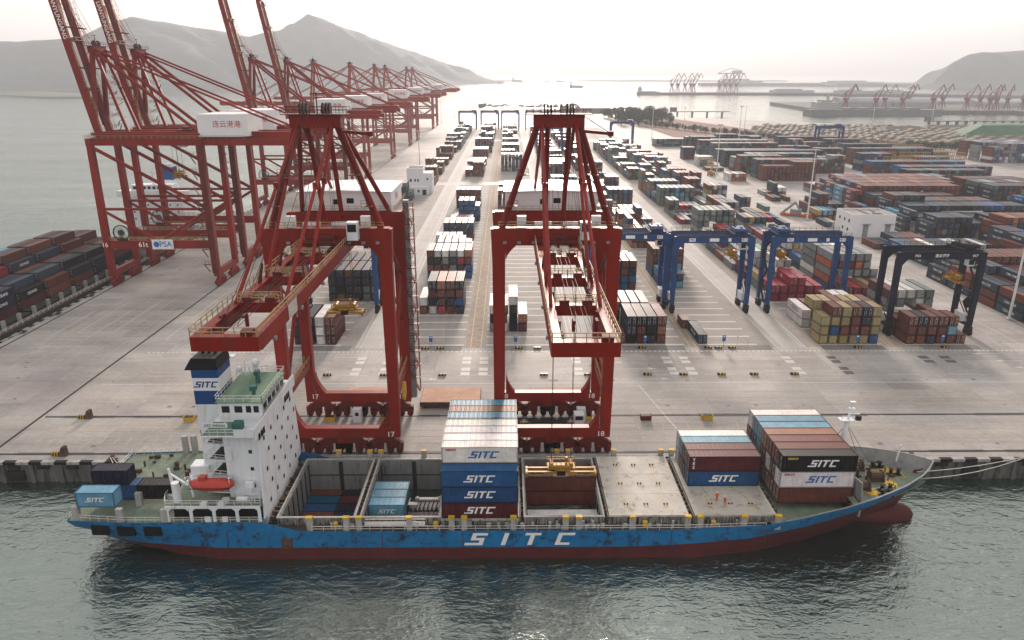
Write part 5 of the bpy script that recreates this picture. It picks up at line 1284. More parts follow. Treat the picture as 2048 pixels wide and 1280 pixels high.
    if detail:
        r_ = MB()
        for s in (-1, 1):
            r_.rail([(1, s * (gy + .55), gh), (bl + 1, s * (gy + .55), gh)], 1.1, .09, 1.7)
        r_.rail([(bl + 1.05, -gy - .5, gh), (bl + 1.05, gy + .5, gh)], 1.1, .09, 1.2)
        for x in xs[1:]: r_.rail([(x - .5, -gy + .6, gh + .25), (x - .5, gy - .6, gh + .25)], 1.1, .09, 1.2); r_.rail([(x + .5, -gy + .6, gh + .25), (x + .5, gy - .6, gh + .25)], 1.1, .09, 1.2)
        r_.build('boom_rail', M['rails'], bo)
        k_ = MB()
        for x in xs[1:]:
            for s in (-1, 1): k_.box(x - .6, x + .6, s * gy * .45 - .6, s * gy * .45 + .6, gh + .3, gh + .9)
        for s in (-.35, .45): k_.beam((bl - 2.6, s * gy, gh), (bl - 2.6, s * gy, gh + 1.5), .35, .35); k_.beam((bl - 2.6, s * gy, gh + 1.5), (bl - 1.4, s * gy, gh + 1.5), .3, .3)
        k_.box(bl - .4, bl + .8, gy * .55, gy * .55 + 1.3, gh + .05, gh + .6)
        for x in (bl * .36, bl * .56):
            for s in (-1, 1): k_.beam((x, s * gy, gh), (x - .8, s * (gy - .4), gh + 2.6), .3, .5, 0, .15, .3)
        k_.builds('boom_fitting', M['red_dirty'], bo, .1)
        if front and boom == 'down':
            w_ = MB(); w_.box(bl * .70, bl * .78, gy + .602, gy + .62, 0.02, gh - .02); w_.build('pale_panel', M['strip'], bo)
        rp = MB()
        for s in (-.9, -.4, .4, .9): rp.beam((0, s, gh + .6), (bl - 1, s, gh + .5), .05, .05)
        rp.build('trolley_rope', M['dark'], bo)
    # apex frame
    ay = 3.2 if front else 3.0; ax = 1.0 if front else -3.0
    A = MB()
    for s in (-1, 1):
        A.tube((0, s * (hw - 1.6), zp), (ax, s * ay, za - 1), .62 if front else .5, 10, .5) if front else A.beam((0, s * (gy + .2), zp), (ax, s * ay, za - 1), 1.2, 1.2)
        A.tube((-g, s * (hw - 2.6 if front else gy), zp), (ax - 1, s * ay, za - 1.2), .45, 8) if front else A.beam((-11, s * (gy + .2), zp + 1), (ax - .5, s * ay, za - 1.2), .8, .9)
        if front: A.tube((-g * .35, s * 1.6, zp + .5), (ax - .6, s * 1.8, za - 1.4), .42, 8)
    A.box(ax - 1.0, ax + 1.0, -ay - 1.0, ay + 1.0, za - 2.4, za - .2)
    ao = A.build('apex_frame', RM, root)
    T = MB()
    for k in ((-2.4, -1.9, -1.3, 1.3, 1.9, 2.4) if front else (-1.2, 1.2)): T.tube((ax, k - .12, za + .6), (ax, k + .12, za + .6), 1.0 if front else .9, 14)
    T.builds('sheave', M['black'], ao, .35)
    rr_ = MB(); rr_.box(ax - 1.6, ax + 1.6, -ay - 2.2, ay + 2.2, za - .3, za - .18); rr_.rail([(ax + 1.5, -ay - 2.2, za - .18), (ax + 1.5, ay + 2.2, za - .18)], 1.1, .08, 1.2); rr_.rail([(ax - 1.5, -ay - 2.2, za - .18), (ax - 1.5, ay + 2.2, za - .18)], 1.1, .08, 1.2)
    rr_.tube((ax, .3, za - .2), (ax, .3, za + 3.2), .1, 5); rr_.beam((ax, -.6, za + 3), (ax, 1.6, za + 3), .15, .15)
    if front:
        for s in (1,): rr_.beam((ax, s * (ay + 1), za - 3), (ax, s * (ay + 5.5), za - 3.4), .5, .5); rr_.tube((ax, s * (ay + 5.5), za - 3.8), (ax, s * (ay + 5.5), za - 3), .5, 8); rr_.beam((ax, s * (ay + 1), za - .6), (ax, s * (ay + 5.2), za - 3.2), .12, .12)
    rr_.build('apex_platform', M['red_dirty'], ao)
    # stays
    if boom == 'down':
        for s in (-1, 1):
            for x in (.5, .76):
                q = MB(); a_ = Vector((ax, s * (ay - .4), za - 1.2)); e2 = Vector((bl * x, s * (gy - .1), zg + gh)); q.tube(a_, e2, .26 if front else .22, 7)
                mid = a_.lerp(e2, .42); q.box(mid.x - .4, mid.x + .4, mid.y - .35, mid.y + .35, mid.z - .5, mid.z + .5)
                q.build('boom_stay', RM, root)
    else:
        for s in (-1, 1):
            q = MB(); q.tube((ax, s * (ay - .4), za - 1), (1.5 + 0.17 * 16, s * gy * .9, za + 16), .06, 4); q.tube((ax, s * 1.2, za), (bl * .17 + 3, s * 1.4, zg + bl * .93), .06, 4); q.tube((ax, s * .7, za), (bl * .15 + 3, s * 1.0, zg + bl * .8), .06, 4)
            q.tube((.6, s * gy * .7, zg + 4), (3.5, s * gy * .7, za - 2), .25, 6); q.tube((3.4, s * gy * .7, za - 2), (5.2, s * gy * .7, za + 14), .25, 6); q.build('folded_stay', RM, root)
    if not front:
        for s in (-1, 1):
            q = MB(); q.tube((ax, s * ay, za - 1), (-g - br + 3, s * gy, zg + gh), .32, 8); q.tube((ax, s * ay, za - 1.4), (-g * .98, s * gy, zp + .5), .55, 8)
            q.tube((-g * .55, s * (gy + .3), zp), (-g * .55 - 6, s * (gy + .3), zp - 0.01), .3, 6) if False else None
            q.build('back_stay', RM, root)
    else:
        for s in (-1, 1):
            q = MB(); q.tube((ax - 1, s * (ay - .5), za - 1.6), (-g - br * .7, s * gy, zp), .3, 7); q.build('back_stay', RM, root)
    if front and detail:
        q = MB()
        for s in (-1, 1):
            for k in range(3):
                yy = s * (.6 + k * .45)
                q.beam((ax + .6, yy, za + .4), (bl * (.98 - k * .16), yy * 1.5, zg + gh + .6), .05, .05)
                q.beam((ax - .6, yy, za + .4), (-g - 5, yy * 2, zp + 3.9), .05, .05)
                q.beam((ax + .9, s * (1.4 + k * .5), za - .6), (1.2 + k, s * (1.4 + k * .5), zp), .04, .04)
        q.build('hoist_wire', M['dark'], root)
        q = MB()
        for s in (-1, 1):
            p0, p1 = Vector((.9, s * (hw - 2.2), zp + .5)), Vector((ax + .9, s * (ay + .2), za - 3))
            for k in range(9):
                a_ = p0.lerp(p1, k / 9); b_ = p0.lerp(p1, (k + 1) / 9); q.beam(a_, b_, .35, .06); q.rail([(a_.x + .2, a_.y, a_.z), (b_.x + .2, b_.y, b_.z)], .8, .05, 2)
            for k in (2, 5): a_ = p0.lerp(p1, k / 9); q.box(a_.x - .6, a_.x + 1.4, a_.y - .9, a_.y + .9, a_.z, a_.z + .08); q.rail([(a_.x + 1.4, a_.y - .9, a_.z), (a_.x + 1.4, a_.y + .9, a_.z)], 1.1, .06, .9)
        q.builds('access_ladder', M['red_dirty'], root, .3)
        q = MB()
        for y_ in (-9, -6.5, -4, 4, 6.5, 9): q.box(1.0, 1.5, y_ - .3, y_ + .3, zp - 2.6, zp - 2.2)
        for y_ in (-3.8, 3.8):
            for x_ in (8, 20, 32, 44): q.box(x_ - .3, x_ + .3, y_ - .2, y_ + .2, zg - .45, zg - .02)
        q.builds('flood_lamp', M['grey'], root)
        q = MB(); rnd = random.Random(11)
        for k in range(26):
            x_ = rnd.uniform(1, bl - 1); s = rnd.choice((-1, 1)); q.box(x_, x_ + rnd.uniform(.3, 1.4), s * (gy - .9), s * (gy - .65), zg + gh * rnd.uniform(.2, .7), zg + gh + rnd.uniform(.0, .25))
        q.box(-g - 2, -.5, -1.1, -.5, zg - 1.2, zg - .6); q.box(-g - 2, -.5, .5, 1.1, zg - 1.2, zg - .6)
        for k in range(14): q.beam((-g + k * 1.15, -gy, zg - .3), (-g + k * 1.15 + .2, gy, zg - .3), .15, .15)
        q.builds('boom_gear', M['red_dirty'], root, .4)
        q = MB()
        for x_, s in ((-g - 7.8, 1), (-g - 7.8, -1)): q.rail([(-g + .8, s * 9.6, zp + .1), (-g - 14, s * 9.6, zp + .1)], 1.1, .06, 1.5)
        q.rail([(-g + 1.1, -hw + 1, zp + .1), (-g + 1.1, hw - 1, zp + .1)], 1.1, .06, 1.5); q.build('house_rail', M['rails'], root)
    # machinery house
    if front: hx0, hx1, hy0, hy1, hz0, hz1 = -g - 14, -g + .6, -9, 9, zp + .25, zp + 3.9
    else: hx0, hx1, hy0, hy1, hz0, hz1 = -g - 15.5, -g + .4, -hw + .6, hw - 1.5, zp + .6, zp + 7.6
    h = MB(); 
    if front: h.box(hx0, hx1, hy0, hy1, hz0, hz1)
    else: h.prism([(hx0, hy0 + 1.5), (hx0 + 3, hy0), (hx1, hy0), (hx1, hy1), (hx0 + 3, hy1), (hx0, hy1 - 1.5)], hz0, hz1)
    ho = h.build('machinery_house', M['white2'], root)
    rf = MB()
    if front:
        rf.add([(hx0 - .3, hy0 - .3, hz1 + .02), (hx1 + .3, hy0 - .3, hz1 + .02), (hx1 + .3, hy1 + .3, hz1 + .02), (hx0 - .3, hy1 + .3, hz1 + .02), (hx0 - .3, 0, hz1 + .35), (hx1 + .3, 0, hz1 + .35)], [(0, 1, 5, 4), (2, 3, 4, 5), (1, 2, 5), (3, 0, 4), (0, 3, 2, 1)])
        rf.build('house_roof', M['white2'], ho)
        w_ = MB(); w_.box(hx1 + .01, hx1 + .05, -2.2, -1.0, hz0 + 1.2, hz0 + 2.2); w_.box(hx1 + .01, hx1 + .05, .4, 1.8, hz0 + 1.4, hz0 + 2.4); w_.builds('house_window', M['glass'], ho)
    if text:
        for yy, ux in ((hy1 if True else hy0, (-1, 0, 0)), (hy0, (1, 0, 0))):
            if not front: sign(ho, 'house_lettering', text_mesh(text, 2.3, .01), M['rlet'], ((hx0 + hx1) / 2 - 1.5, yy, (hz0 + hz1) / 2 + .3), ux, (0, 0, 1), .04)
        if front: sign(ho, 'house_lettering', text_mesh(text, 2.0, .01), M['rlet'], ((hx0 + hx1) / 2, hy1, (hz0 + hz1) / 2), (-1, 0, 0), (0, 0, 1), .04)
    if detail:
        # trolley and cab
        tx = bl * .03 if front else -g * .8
        t = MB(); t.box(tx - 2.4, tx + 2.4, -gy - .2, gy + .2, zg + gh + .15, zg + gh + .55); t.box(tx - 1.2, tx + 1.2, -1.8, 1.8, zg + gh + .55, zg + gh + 1.3); t.build('trolley', M['red_dirty'], root)
        c_ = MB()
        if front: c_.box(.95, 2.7, hw * .36, hw * .36 + 1.9, zp - 1.7, zp + 1.4)
        else: c_.box(tx - 1.2, tx + 1.2, gy + .8, gy + 3.0, zg - 2.4, zg + .2)
        co = c_.build('operator_cab', M['white'], root)
        w_ = MB()
        if front: w_.box(2.71, 2.76, hw * .36 + .2, hw * .36 + 1.7, zp - .2, zp + 1.1)
        else: w_.box(tx + 1.21, tx + 1.26, gy + 1, gy + 2.8, zg - 1.8, zg - .3)
        w_.build('cab_window', M['glass'], co)
        # stair tower up the landside leg
        s_ = MB(); y = (hw + .9) if stairs > 0 else -(hw + .9); xx = -g - 1.2; z = 5.5; k = 0
        top = zp + (2 if front else -2)
        if front:
            y -= 1.9 * (1 if stairs > 0 else -1); q9 = MB(); q9.box(xx - .9, xx + .5, y + .9, y + 2.0, 4, top); q9.build('cable_column', M['grey'], root); y += .75
            while z < top - 3:
                a, b2 = (y + .3, y + 1.9) if k % 2 else (y + 1.9, y + .3)
                s_.beam((xx, a, z), (xx, b2, z + 3.0), .8, .12); s_.box(xx - .6, xx + .6, min(b2, a) - .3, max(a, b2) + .3, z + 3.0, z + 3.08); s_.rail([(xx + .6, y + .2, z + 3.05), (xx + .6, y + 2.1, z + 3.05)], 1.1, .08, 1.2); s_.rail([(xx - .6, y + .2, z + 3.05), (xx - .6, y + 2.1, z + 3.05)], 1.1, .08, 1.2); s_.beam((xx + .65, a, z + 1.0), (xx + .65, b2, z + 4.0), .08, .08); s_.box(xx - .6, xx + .6, y + 1.3, y + 2.4, z + 3.0, z + 3.12)
                s_.beam((xx + .6, y + 2.1, z), (xx + .6, y + 2.1, z + 3), .12, .12); s_.beam((xx - .6, y + 2.1, z), (xx - .6, y + 2.1, z + 3), .12, .12); s_.beam((xx, b2 if False else y + .2, z + 3), (xx, y + 2.0, z + 3), 1.3, .1) if k % 3 else None; z += 3.0; k += 1
            s_.build('stair_tower', RM, root)
            e_ = MB(); 
            for k in range(20): a = k * math.pi / 10; e_.tube((xx + .3 + 0, y + .1, 9 + 0), (xx + .3, y + .1, 9), .1, 4) if False else None
            e_.tube((-g * .5, y - .2, 9.6), (-g * .5, y + .2, 9.6), 1.9, 20); e_.build('cable_reel', M['yellow'], root)
        else:
            s_.box(-g - 1.0, -g + 1.0, y * .92 - .6, y * .92 + .6, 5, top)
            while z < top - 3:
                s_.beam((-g + 1.6, y, z), (-g + 3.2, y, z + 2.6), .6, .1); s_.box(-g + .6, -g + 3.4, y - .5, y + .5, z + 2.6, z + 2.7); s_.rail([(-g + .8, y - s * .5, z + 2.7), (-g + 3.3, y - s * .5, z + 2.7)], 1.1, .08, 1.3); z += 5.2
            s_.build('stair_tower', M['red_dirty'], root)
            e_ = MB(); yy = (hw - .2) * stairs
            n_ = 24
            for k in range(n_):
                a = 2 * math.pi * k / n_; b2 = 2 * math.pi * (k + 1) / n_
                for r_ in (2.6, .9): e_.beam((-6 + r_ * math.cos(a), yy + .6 * stairs, 19 + r_ * math.sin(a)), (-6 + r_ * math.cos(b2), yy + .6 * stairs, 19 + r_ * math.sin(b2)), .5, .25)
                e_.beam((-6, yy + .6 * stairs, 19), (-6 + 2.6 * math.cos(a), yy + .6 * stairs, 19 + 2.6 * math.sin(a)), .1, .1)
            e_.box(-7.5, -4.5, yy - .3, yy + .3, 16.2, 17); e_.build('cable_reel', M['dark'], root)
            q = MB(); q.rail([(-g - 15, hy0 - 1, zp), (1, hy0 - 1, zp)], 1.1, .08, 2); q.rail([(-g - 15, hy1 + 1.6, zp), (1, hy1 + 1.6, zp)], 1.1, .08, 2); q.build('girder_rail', M['rails'], root)
            q = MB(); rnd = random.Random(4)
            for k in range(14): x = -4 - rnd.random() * 8; z2 = zp + 2 + k * 1.6; q.beam((x * .5 - 2, -3 + rnd.random() * 6, z2), (x * .6 - 3, -3 + rnd.random() * 6, z2 + 1.4), .25, .12)
            for k in range(7): q.rail([(-5.5, -3, zp + 3 + k * 3.4), (-5.5, 3, zp + 3 + k * 3.4)], 1.1, .08, 1.2)
            q.build('apex_ladder', M['red_dirty'], root)
    return root
def FS(X, label):
    return empty('quay_crane', (X, 125.8, 0), -math.pi / 2, label, 'quay crane', 'red quay cranes')
c1 = sts(FS(-31.5, 'red quay crane with lowered boom above the ship funnel, left of the front pair'), 16.2, 11.1, 44.2, 63.6, 48.5, 12, front=True, text='PSA', stairs=1)
c2 = sts(FS(8.6, 'red quay crane with lowered boom over the middle of the ship, right of the pair'), 16.2, 11.1, 44.2, 63.6, 50.5, 12, front=True, stairs=1)
for c, n in ((c1, '17'), (c2, '18')):
    for x, z, ys in ((0.76, 4.4, (-9.2, 9.2)), (-16.2 + .76, 4.9, (-9.2, 9.2))):
        for y in ys: sign(c, 'number_lettering', text_mesh(n, 1.5, .02), M['wlet'], (x, y, z), (0, 1, 0), (0, 0, 1), .03)
def LS(Y, label): return empty('quay_crane', (-136, Y, 0), math.pi, label, 'quay crane', 'red quay cranes')
ca = sts(LS(253, 'nearest red quay crane with raised boom at the left berth'), 36, 9.8, 49.8, 78.5, 62, 33, boom='up', text='连云港港', stairs=1)
for y in (-9.8, 9.8):
    sign(ca, 'number_lettering', text_mesh('16', 2.2, .02), M['wlet'], (.2, y * 1.03, 14.8), (-1 if y > 0 else 1, 0, 0), (0, 0, 1), .04)
    sign(ca, 'number_lettering', text_mesh('61t', 2.4, .04), M['wlet'], (-12.5, y - .0 if y > 0 else y, 14.8), (-1 if y > 0 else 1, 0, 0), (0, 0, 1), -.1 if y > 0 else -.1)
nb_ = MB(); nb_.box(-22.6, -15.4, 9.42, 9.5, 13.2, 16.6); nbo = nb_.build('name_board', M['white'], ca)
sign(nbo, 'board_lettering', text_mesh('PSA', 2.6, .03), M['blet'], (-20.0, 9.5, 14.9), (-1, 0, 0), (0, 0, 1), .03)
sign(nbo, 'board_emblem', ([(math.cos(a * .5236) * 1.0, math.sin(a * .5236) * 1.0) for a in range(12)], [tuple(range(12))]), M['blet'], (-16.9, 9.5, 14.9), (-1, 0, 0), (0, 0, 1), .03)
bm = [o for o in ca.children if o.name.startswith('boom_girder')][0]
sign(bm, 'boom_lettering', text_mesh('LIANYUNGANG', 1.9, .03), M['wlet'], (38, 4.2, 1.3), (-1, 0, 0), (0, 0, 1), .03)
lab = [(281, 'up', 'second red quay crane with raised boom at the left berth'), (405, 'up', 'third raised boom red crane along the left berth'), (468, 'up', 'fourth and last raised boom red crane on the left berth'),
       (532, 'down', 'red crane with lowered boom just beyond the raised booms'), (655, 'down', 'second lowered boom red crane down the left berth'), (775, 'down', 'third lowered boom red crane down the left berth'),
       (842, 'down', 'fourth lowered boom red crane down the left berth'), (1022, 'down', 'fifth lowered boom red crane, one before the farthest'), (1084, 'down', 'farthest red quay crane on the left berth')]
protos = {}
for Y, b, l in lab:
    near = Y < 480
    key = (b, near)
    if Y == 281: o = copy_tree(ca); 
    elif key in protos: o = copy_tree(protos[key])
    else:
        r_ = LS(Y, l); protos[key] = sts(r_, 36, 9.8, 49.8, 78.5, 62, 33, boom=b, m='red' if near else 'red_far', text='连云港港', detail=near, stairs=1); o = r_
    o.location = (-136, Y, 0); o['label'] = l
# spreaders on their ropes (top-level: they hang from the cranes)
def spreader(loc, rz, label, zrope, L=12.2, m='gold', word=None, tr=1.0):
    e = empty('spreader', loc, rz, label, 'spreader'); hl = L / 2
    b = MB(); b.box(-hl, -1.2, -.9, -.5, .2, .75); b.box(-hl, -1.2, .5, .9, .2, .75); b.box(1.2, hl, -.9, -.5, .2, .75); b.box(1.2, hl, .5, .9, .2, .75); b.box(-hl, -hl + .35, -1.22, 1.22, .15, .7); b.box(hl - .35, hl, -1.22, 1.22, .15, .7)
    b.box(-1.6, 1.6, -1.0, 1.0, .3, .9)
    for x in (-hl, hl - .3):
        for y in (-1.22, .95): b.box(x, x + .3, y, y + .27, -.25, .2)
    f = b.build('telescopic_frame', M[m], e)
    h = MB(); w_ = min(2.4, hl * .75); h.box(-w_, w_, -1.0, 1.0, 1.2, 1.5)
    for x in (-w_ * .7, w_ * .7): h.tube((x, -.9, 1.9), (x, .9, 1.9), .42, 10)
    h.tube((-w_ * .8, -.9, 1.8), (w_ * .8, -.9, 1.8), .3, 8); h.box(-.6, .6, -1.05, 1.05, .4, 1.2); h.rail([(-w_, -1.1, 1.5), (w_, -1.1, 1.5)], 1.1, .07, .8); h.rail([(-w_, 1.1, 1.5), (w_, 1.1, 1.5)], 1.1, .07, .8); h.tube((w_ * .4, .4, 1.5), (w_ * .4, .4, 2.9), .22, 8)
    h.build('headblock', M[m], e)
    k = MB(); k.box(-.7, .7, -1.1, -1.0, .1, .95); k.box(-w_ * .9, -1, -1.02, -.98, .95, 1.2); k.build('twistlock_gear', M['black'], e)
    if word:
        for x in (-hl * .66, hl * .66): sign(f, 'lettering', text_mesh(word, .55, .02), M['klet'], (x, -.9, .47), (1, 0, 0), (0, 0, 1), .02)
    r_ = MB()
    for x in (-w_ * .7, w_ * .7):
        for y in (-.8, .8): r_.beam((x, y, 1.9), (x * tr, y * tr, zrope - loc[2]), .07, .07)
    r_.build('hoist_rope', M['dark'], e); return e
spreader((9.2, 111.3, 4.0), 0, 'yellow spreader lowered onto the maroon container in the open hold', 41.5, word='BROMMA')
spreader((-31.3, 134.5, 25.6), 0, 'yellow spreader hanging between the legs of the left front crane', 41.5, 7.0)
spreader((-112, 253, 36), math.pi / 2, 'small yellow spreader hanging high under the nearest left berth crane', 49, 6.2)
# ================================================================ YARD GANTRIES (local x across the span 0..22.8, y 0..8.2)
def rtg(X, Y, label, m, word, cabx, detail=True, hang=True, face='w'):
    e = empty('yard_gantry', (X, Y, 0), 0, label, 'yard gantry', 'rubber tyred yard gantries'); SP = 22.8; RM = M[m]
    for x in (0, SP):
        s = MB(); s.box(x - .35, x + .35, .3, 7.9, 2.3, 3.1); s.build('base_beam', RM, e)
        for y in (0.2, 8.0):
            l = MB(); l.beam((x, y, 2.6), (x, y, 21.9), 1.15, 1.2, 0, 1.45, 1.5); l.build('leg', RM, e)
            b = MB(); b.box(x - .5, x + .5, y - 1.3, y + 1.3, 1.2, 2.2); b.box(x + .3, x + .9, y - .5, y + .5, .9, 2.4); bo_ = b.build('wheel_frame', M['dark'], e)
            w_ = MB()
            for q in (-.85, .85): w_.tube((x - .45, y + q, .78), (x + .45, y + q, .78), .78, 12)
            w_.builds('wheel', M['tyre'], bo_)
        if detail:
            d = MB(); d.beam((x, .4, 3.2), (x, 7.8, 9.5), .2, .2); d.beam((x, .3, 12), (x, 7.9, 12), .3, .3); d.build('leg_brace', RM, e)
    for y in (.2, 8.0):
        g_ = MB(); g_.box(-.7, SP + .7, y - .6, y + .6, 21.9, 23.8)
        for x in (0, SP):
            k_ = 1 if x == 0 else -1; g_.add([(x + k_ * .5, y - .5, 21.9), (x + k_ * 2.2, y - .5, 21.9), (x + k_ * .5, y - .5, 19.8), (x + k_ * .5, y + .5, 21.9), (x + k_ * 2.2, y + .5, 21.9), (x + k_ * .5, y + .5, 19.8)], [(0, 1, 2), (5, 4, 3), (0, 3, 4, 1), (1, 4, 5, 2), (2, 5, 3, 0)])
        g_.build('main_girder', RM, e)
        r_ = MB(); r_.rail([(0, y + (-.5 if y < 4 else .5), 23.8), (SP, y + (-.5 if y < 4 else .5), 23.8)], 1.1, .08, 1.8); r_.box(0, SP, y - .2, y - .05, 23.8, 24.0); r_.build('girder_rail', M['dark'], e)
        for x in (-.5, SP - .5) if False else (): pass
    cx = SP - 3.2 if cabx > 0 else 3.2
    t = MB(); t.box(cx - 2.6, cx + 2.6, -.2, 8.4, 24.1, 24.5); t.box(cx - 1.8, cx + 1.6, 2, 6, 24.5, 25.7); t.tube((cx - 1.5, 1.2, 25.2), (cx + 1.5, 1.2, 25.2), .6, 8); t.box(cx + .4, cx + 2.2, 6.3, 8, 24.5, 25.6)
    t.rail([(cx - 2.6, -.2, 24.5), (cx + 2.6, -.2, 24.5), (cx + 2.6, 8.4, 24.5), (cx - 2.6, 8.4, 24.5), (cx - 2.6, -.2, 24.5)], 1.0, .08, 1.3); to = t.build('trolley', M['navy'] if m != 'inkblue' else RM, e)
    rnd = random.Random(7); q = MB()
    for k in range(16): x = cx - 2.3 + rnd.random() * 4.4; y = rnd.random() * 7.6; q.box(x, x + .5, y, y + .4, 24.5, 25 + rnd.random())
    q.build('trolley_gear', M['dark'], to)
    c_ = MB(); cc = cx + (2.2 if cabx > 0 else -2.2) * (.4 if cabx > 0 else 1); c_.box(cc - .9, cc + .9, 1.0, 2.8, 19.6, 21.9); co = c_.build('operator_cab', M['white'], e)
    c_ = MB(); c_.box(cc - .7, cc + .7, .95, 1.0, 20.0, 21.5); c_.build('cab_window', M['glass'], co)
    b = MB(); xx = SP + .5 if cabx > 0 else SP + .4
    b.box(SP - .2 - .9, SP - .2 + .5, 2.2, 6.0, 3.2, 5.6); b.box(-.5, .9, 3, 5.5, 3.2, 5.4); b.builds('power_house', M['white2'], e)
    s = MB(); z = 3.2
    xs_ = -.9 if cabx < 0 else SP + .9
    s.tube((xs_ - .2, 4, 8.2), (xs_ + .2, 4, 8.2), 1.5, 16); s.beam((xs_, 1, 3.2), (xs_, 6, 8), .6, .12); s.beam((xs_, 6, 8), (xs_, 1, 13), .6, .12); s.beam((xs_, 1, 13), (xs_, 6, 18), .6, .12); s.beam((xs_, 6, 18), (xs_, 1, 22), .6, .12)
    s.build('stairs_and_reel', M['dark'], e)
    if word:
        for x, (tx, ww) in zip((4.6, 11.2, 15.8, 20.2), ((None, 1.9), (None, 2.8), (None, .9), (word, 1.7))):
            p_ = MB(); p_.box(x - ww / 2, x + ww / 2, -.46, -.405, 22.35, 23.35) if m != 'inkblue' else p_.box(x - ww / 2, x + ww / 2, -.46, -.405, 22.5, 22.55)
            po = p_.build('sign_plate', M['wlet'] if m != 'inkblue' else M['inkblue'], e)
            if tx: sign(po, 'plate_lettering', text_mesh(tx, 1.0, .02), M['klet'] if m != 'inkblue' else M['wlet'], (x, -.46, 22.87), (1, 0, 0), (0, 0, 1), .02)
            elif m == 'inkblue' and x in (4.6, 11.2): sign(po, 'plate_lettering', text_mesh('PSA' if x == 4.6 else '连云港港', .95, .02), M['wlet'], (x, -.46, 22.87), (1, 0, 0), (0, 0, 1), .02)
            elif m != 'inkblue' and x == 4.6: sign(po, 'plate_lettering', text_mesh('PSA', .8, .02), M['blet'], (x, -.46, 22.87), (1, 0, 0), (0, 0, 1), .02)
    return e, cx
for X, Y, l, m, wd, cb, sp in ((26.2, 217.6, 'blue yard gantry partly hidden behind the right front crane leg', 'navy', '411', 1, None),
        (50.6, 213.3, 'blue yard gantry over the nearly empty striped bay', 'navy', '411', 1, (68.5, 217, 16.8)),
        (79.9, 213.3, 'blue yard gantry standing over the pink and tan stacks', 'navy', '411', -1, (83.4, 217, 16.4)),
        (107.0, 192.7, 'dark navy yard gantry over the maroon stack, rightmost and nearest', 'inkblue', '417', 1, (125.4, 197, 14.4)),
        (-62.9, 214.0, 'blue yard gantry seen through the legs of the left front crane', 'navy', '411', 1, None)):
    e, cx = rtg(X, Y, l, m, wd, cb)
    if sp: spreader(sp, math.pi / 2, 'yellow spreader hanging under the ' + l.split(' standing')[0].split(' over')[0] + (' with pink stack' if X > 79 and X < 80 else ''), 24, 6.3, 'gold')
far_r = None
for X, Y, l in ((107.1, 770, 'dark yard gantry far behind the right front crane top'), (-63.5, 1000, 'hazy far yard gantry, leftmost of the row of five'), (-34.2, 1000, 'hazy far yard gantry, second from left of five'), (-7, 1000, 'hazy far yard gantry, middle of the row of five'), (25, 1000, 'hazy far yard gantry, fourth from left of five'), (50.5, 1000, 'hazy far yard gantry, rightmost of five'), (28, 690, 'yard gantry with one leg showing left of right crane apex'), (292, 700, 'blue yard gantry among the covered mounds far right')):
    if far_r is None: far_r, _ = rtg(X, Y, l, 'navy', None, 1, detail=False)
    else: c = copy_tree(far_r); c.location = (X, Y, 0); c['label'] = l
# ================================================================ LAMP MASTS, SIGNS, WHEEL STOPS
def mast(X, Y, H, label, m='white'):
    e = empty('lamp_mast', (X, Y, 0), 0, label, 'lamp mast', 'tall lamp masts'); b = MB(); b.tube((0, 0, 0), (0, 0, H), .42, 10, .2); b.build('pole', M['wrail'], e)
    r_ = MB(); n_ = 10
    for k in range(n_): a, c = 2 * math.pi * k / n_, 2 * math.pi * (k + 1) / n_; r_.beam((1.5 * math.cos(a), 1.5 * math.sin(a), H - .3), (1.5 * math.cos(c), 1.5 * math.sin(c), H - .3), .15, .15)
    for k in range(4): a = k * math.pi / 2; r_.beam((0, 0, H - .3), (1.5 * math.cos(a), 1.5 * math.sin(a), H - .3), .12, .12)
    ro = r_.build('lamp_ring', M['wrail'], e); l = MB()
    for k in range(8): a = k * math.pi / 4; l.box(1.7 * math.cos(a) - .3, 1.7 * math.cos(a) + .3, 1.7 * math.sin(a) - .3, 1.7 * math.sin(a) + .3, H - .9, H - .45)
    l.build('flood_lamp', M['grey'], ro); bs = MB(); bs.box(-.9, .9, -.9, .9, 0, .5); bs.build('mast_base', M['strip'], e); return e
m0 = mast(150.3, 206, 36, 'white lamp mast at the right edge beside the slate container block')
for X, Y, H, l in ((151.5, 364, 36, 'white lamp mast by the orange loader and the white hall'), (154, 541, 36, 'white lamp mast standing beside white and slate containers'), (160, 826, 36, 'far lamp mast left of the small gate building'), (198, 840, 36, 'far lamp mast right of the small gate building'), (405, 832, 36, 'lamp mast in front of the covered mounds, right of the blue gantry'), (403, 655, 36, 'lamp mast before the white many-storey container block'), (236, 760, 40, 'thin lamp mast rising over the red soil field'),
        (131, 1160, 36, 'hazy lamp mast left of the tree clump'), (108, 1300, 34, 'hazy lamp mast near the shore, centre right'), (-100, 1150, 32, 'hazy lamp mast beyond the last cranes, left one'), (-88, 1280, 32, 'hazy lamp mast beyond the last cranes, middle one'), (-80, 1420, 32, 'hazy lamp mast beyond the last cranes, right one'), (-66, 560, 30, 'thin lamp mast beside the small white office'), (320, 1010, 30, 'slim mast at the water edge beyond the mounds'), (560, 990, 34, 'lamp mast on the shore at far right')):
    c = copy_tree(m0); c.location = (X, Y, 0); c['label'] = l
    if H != 36: c.scale = (1, 1, H / 36)
ws = None
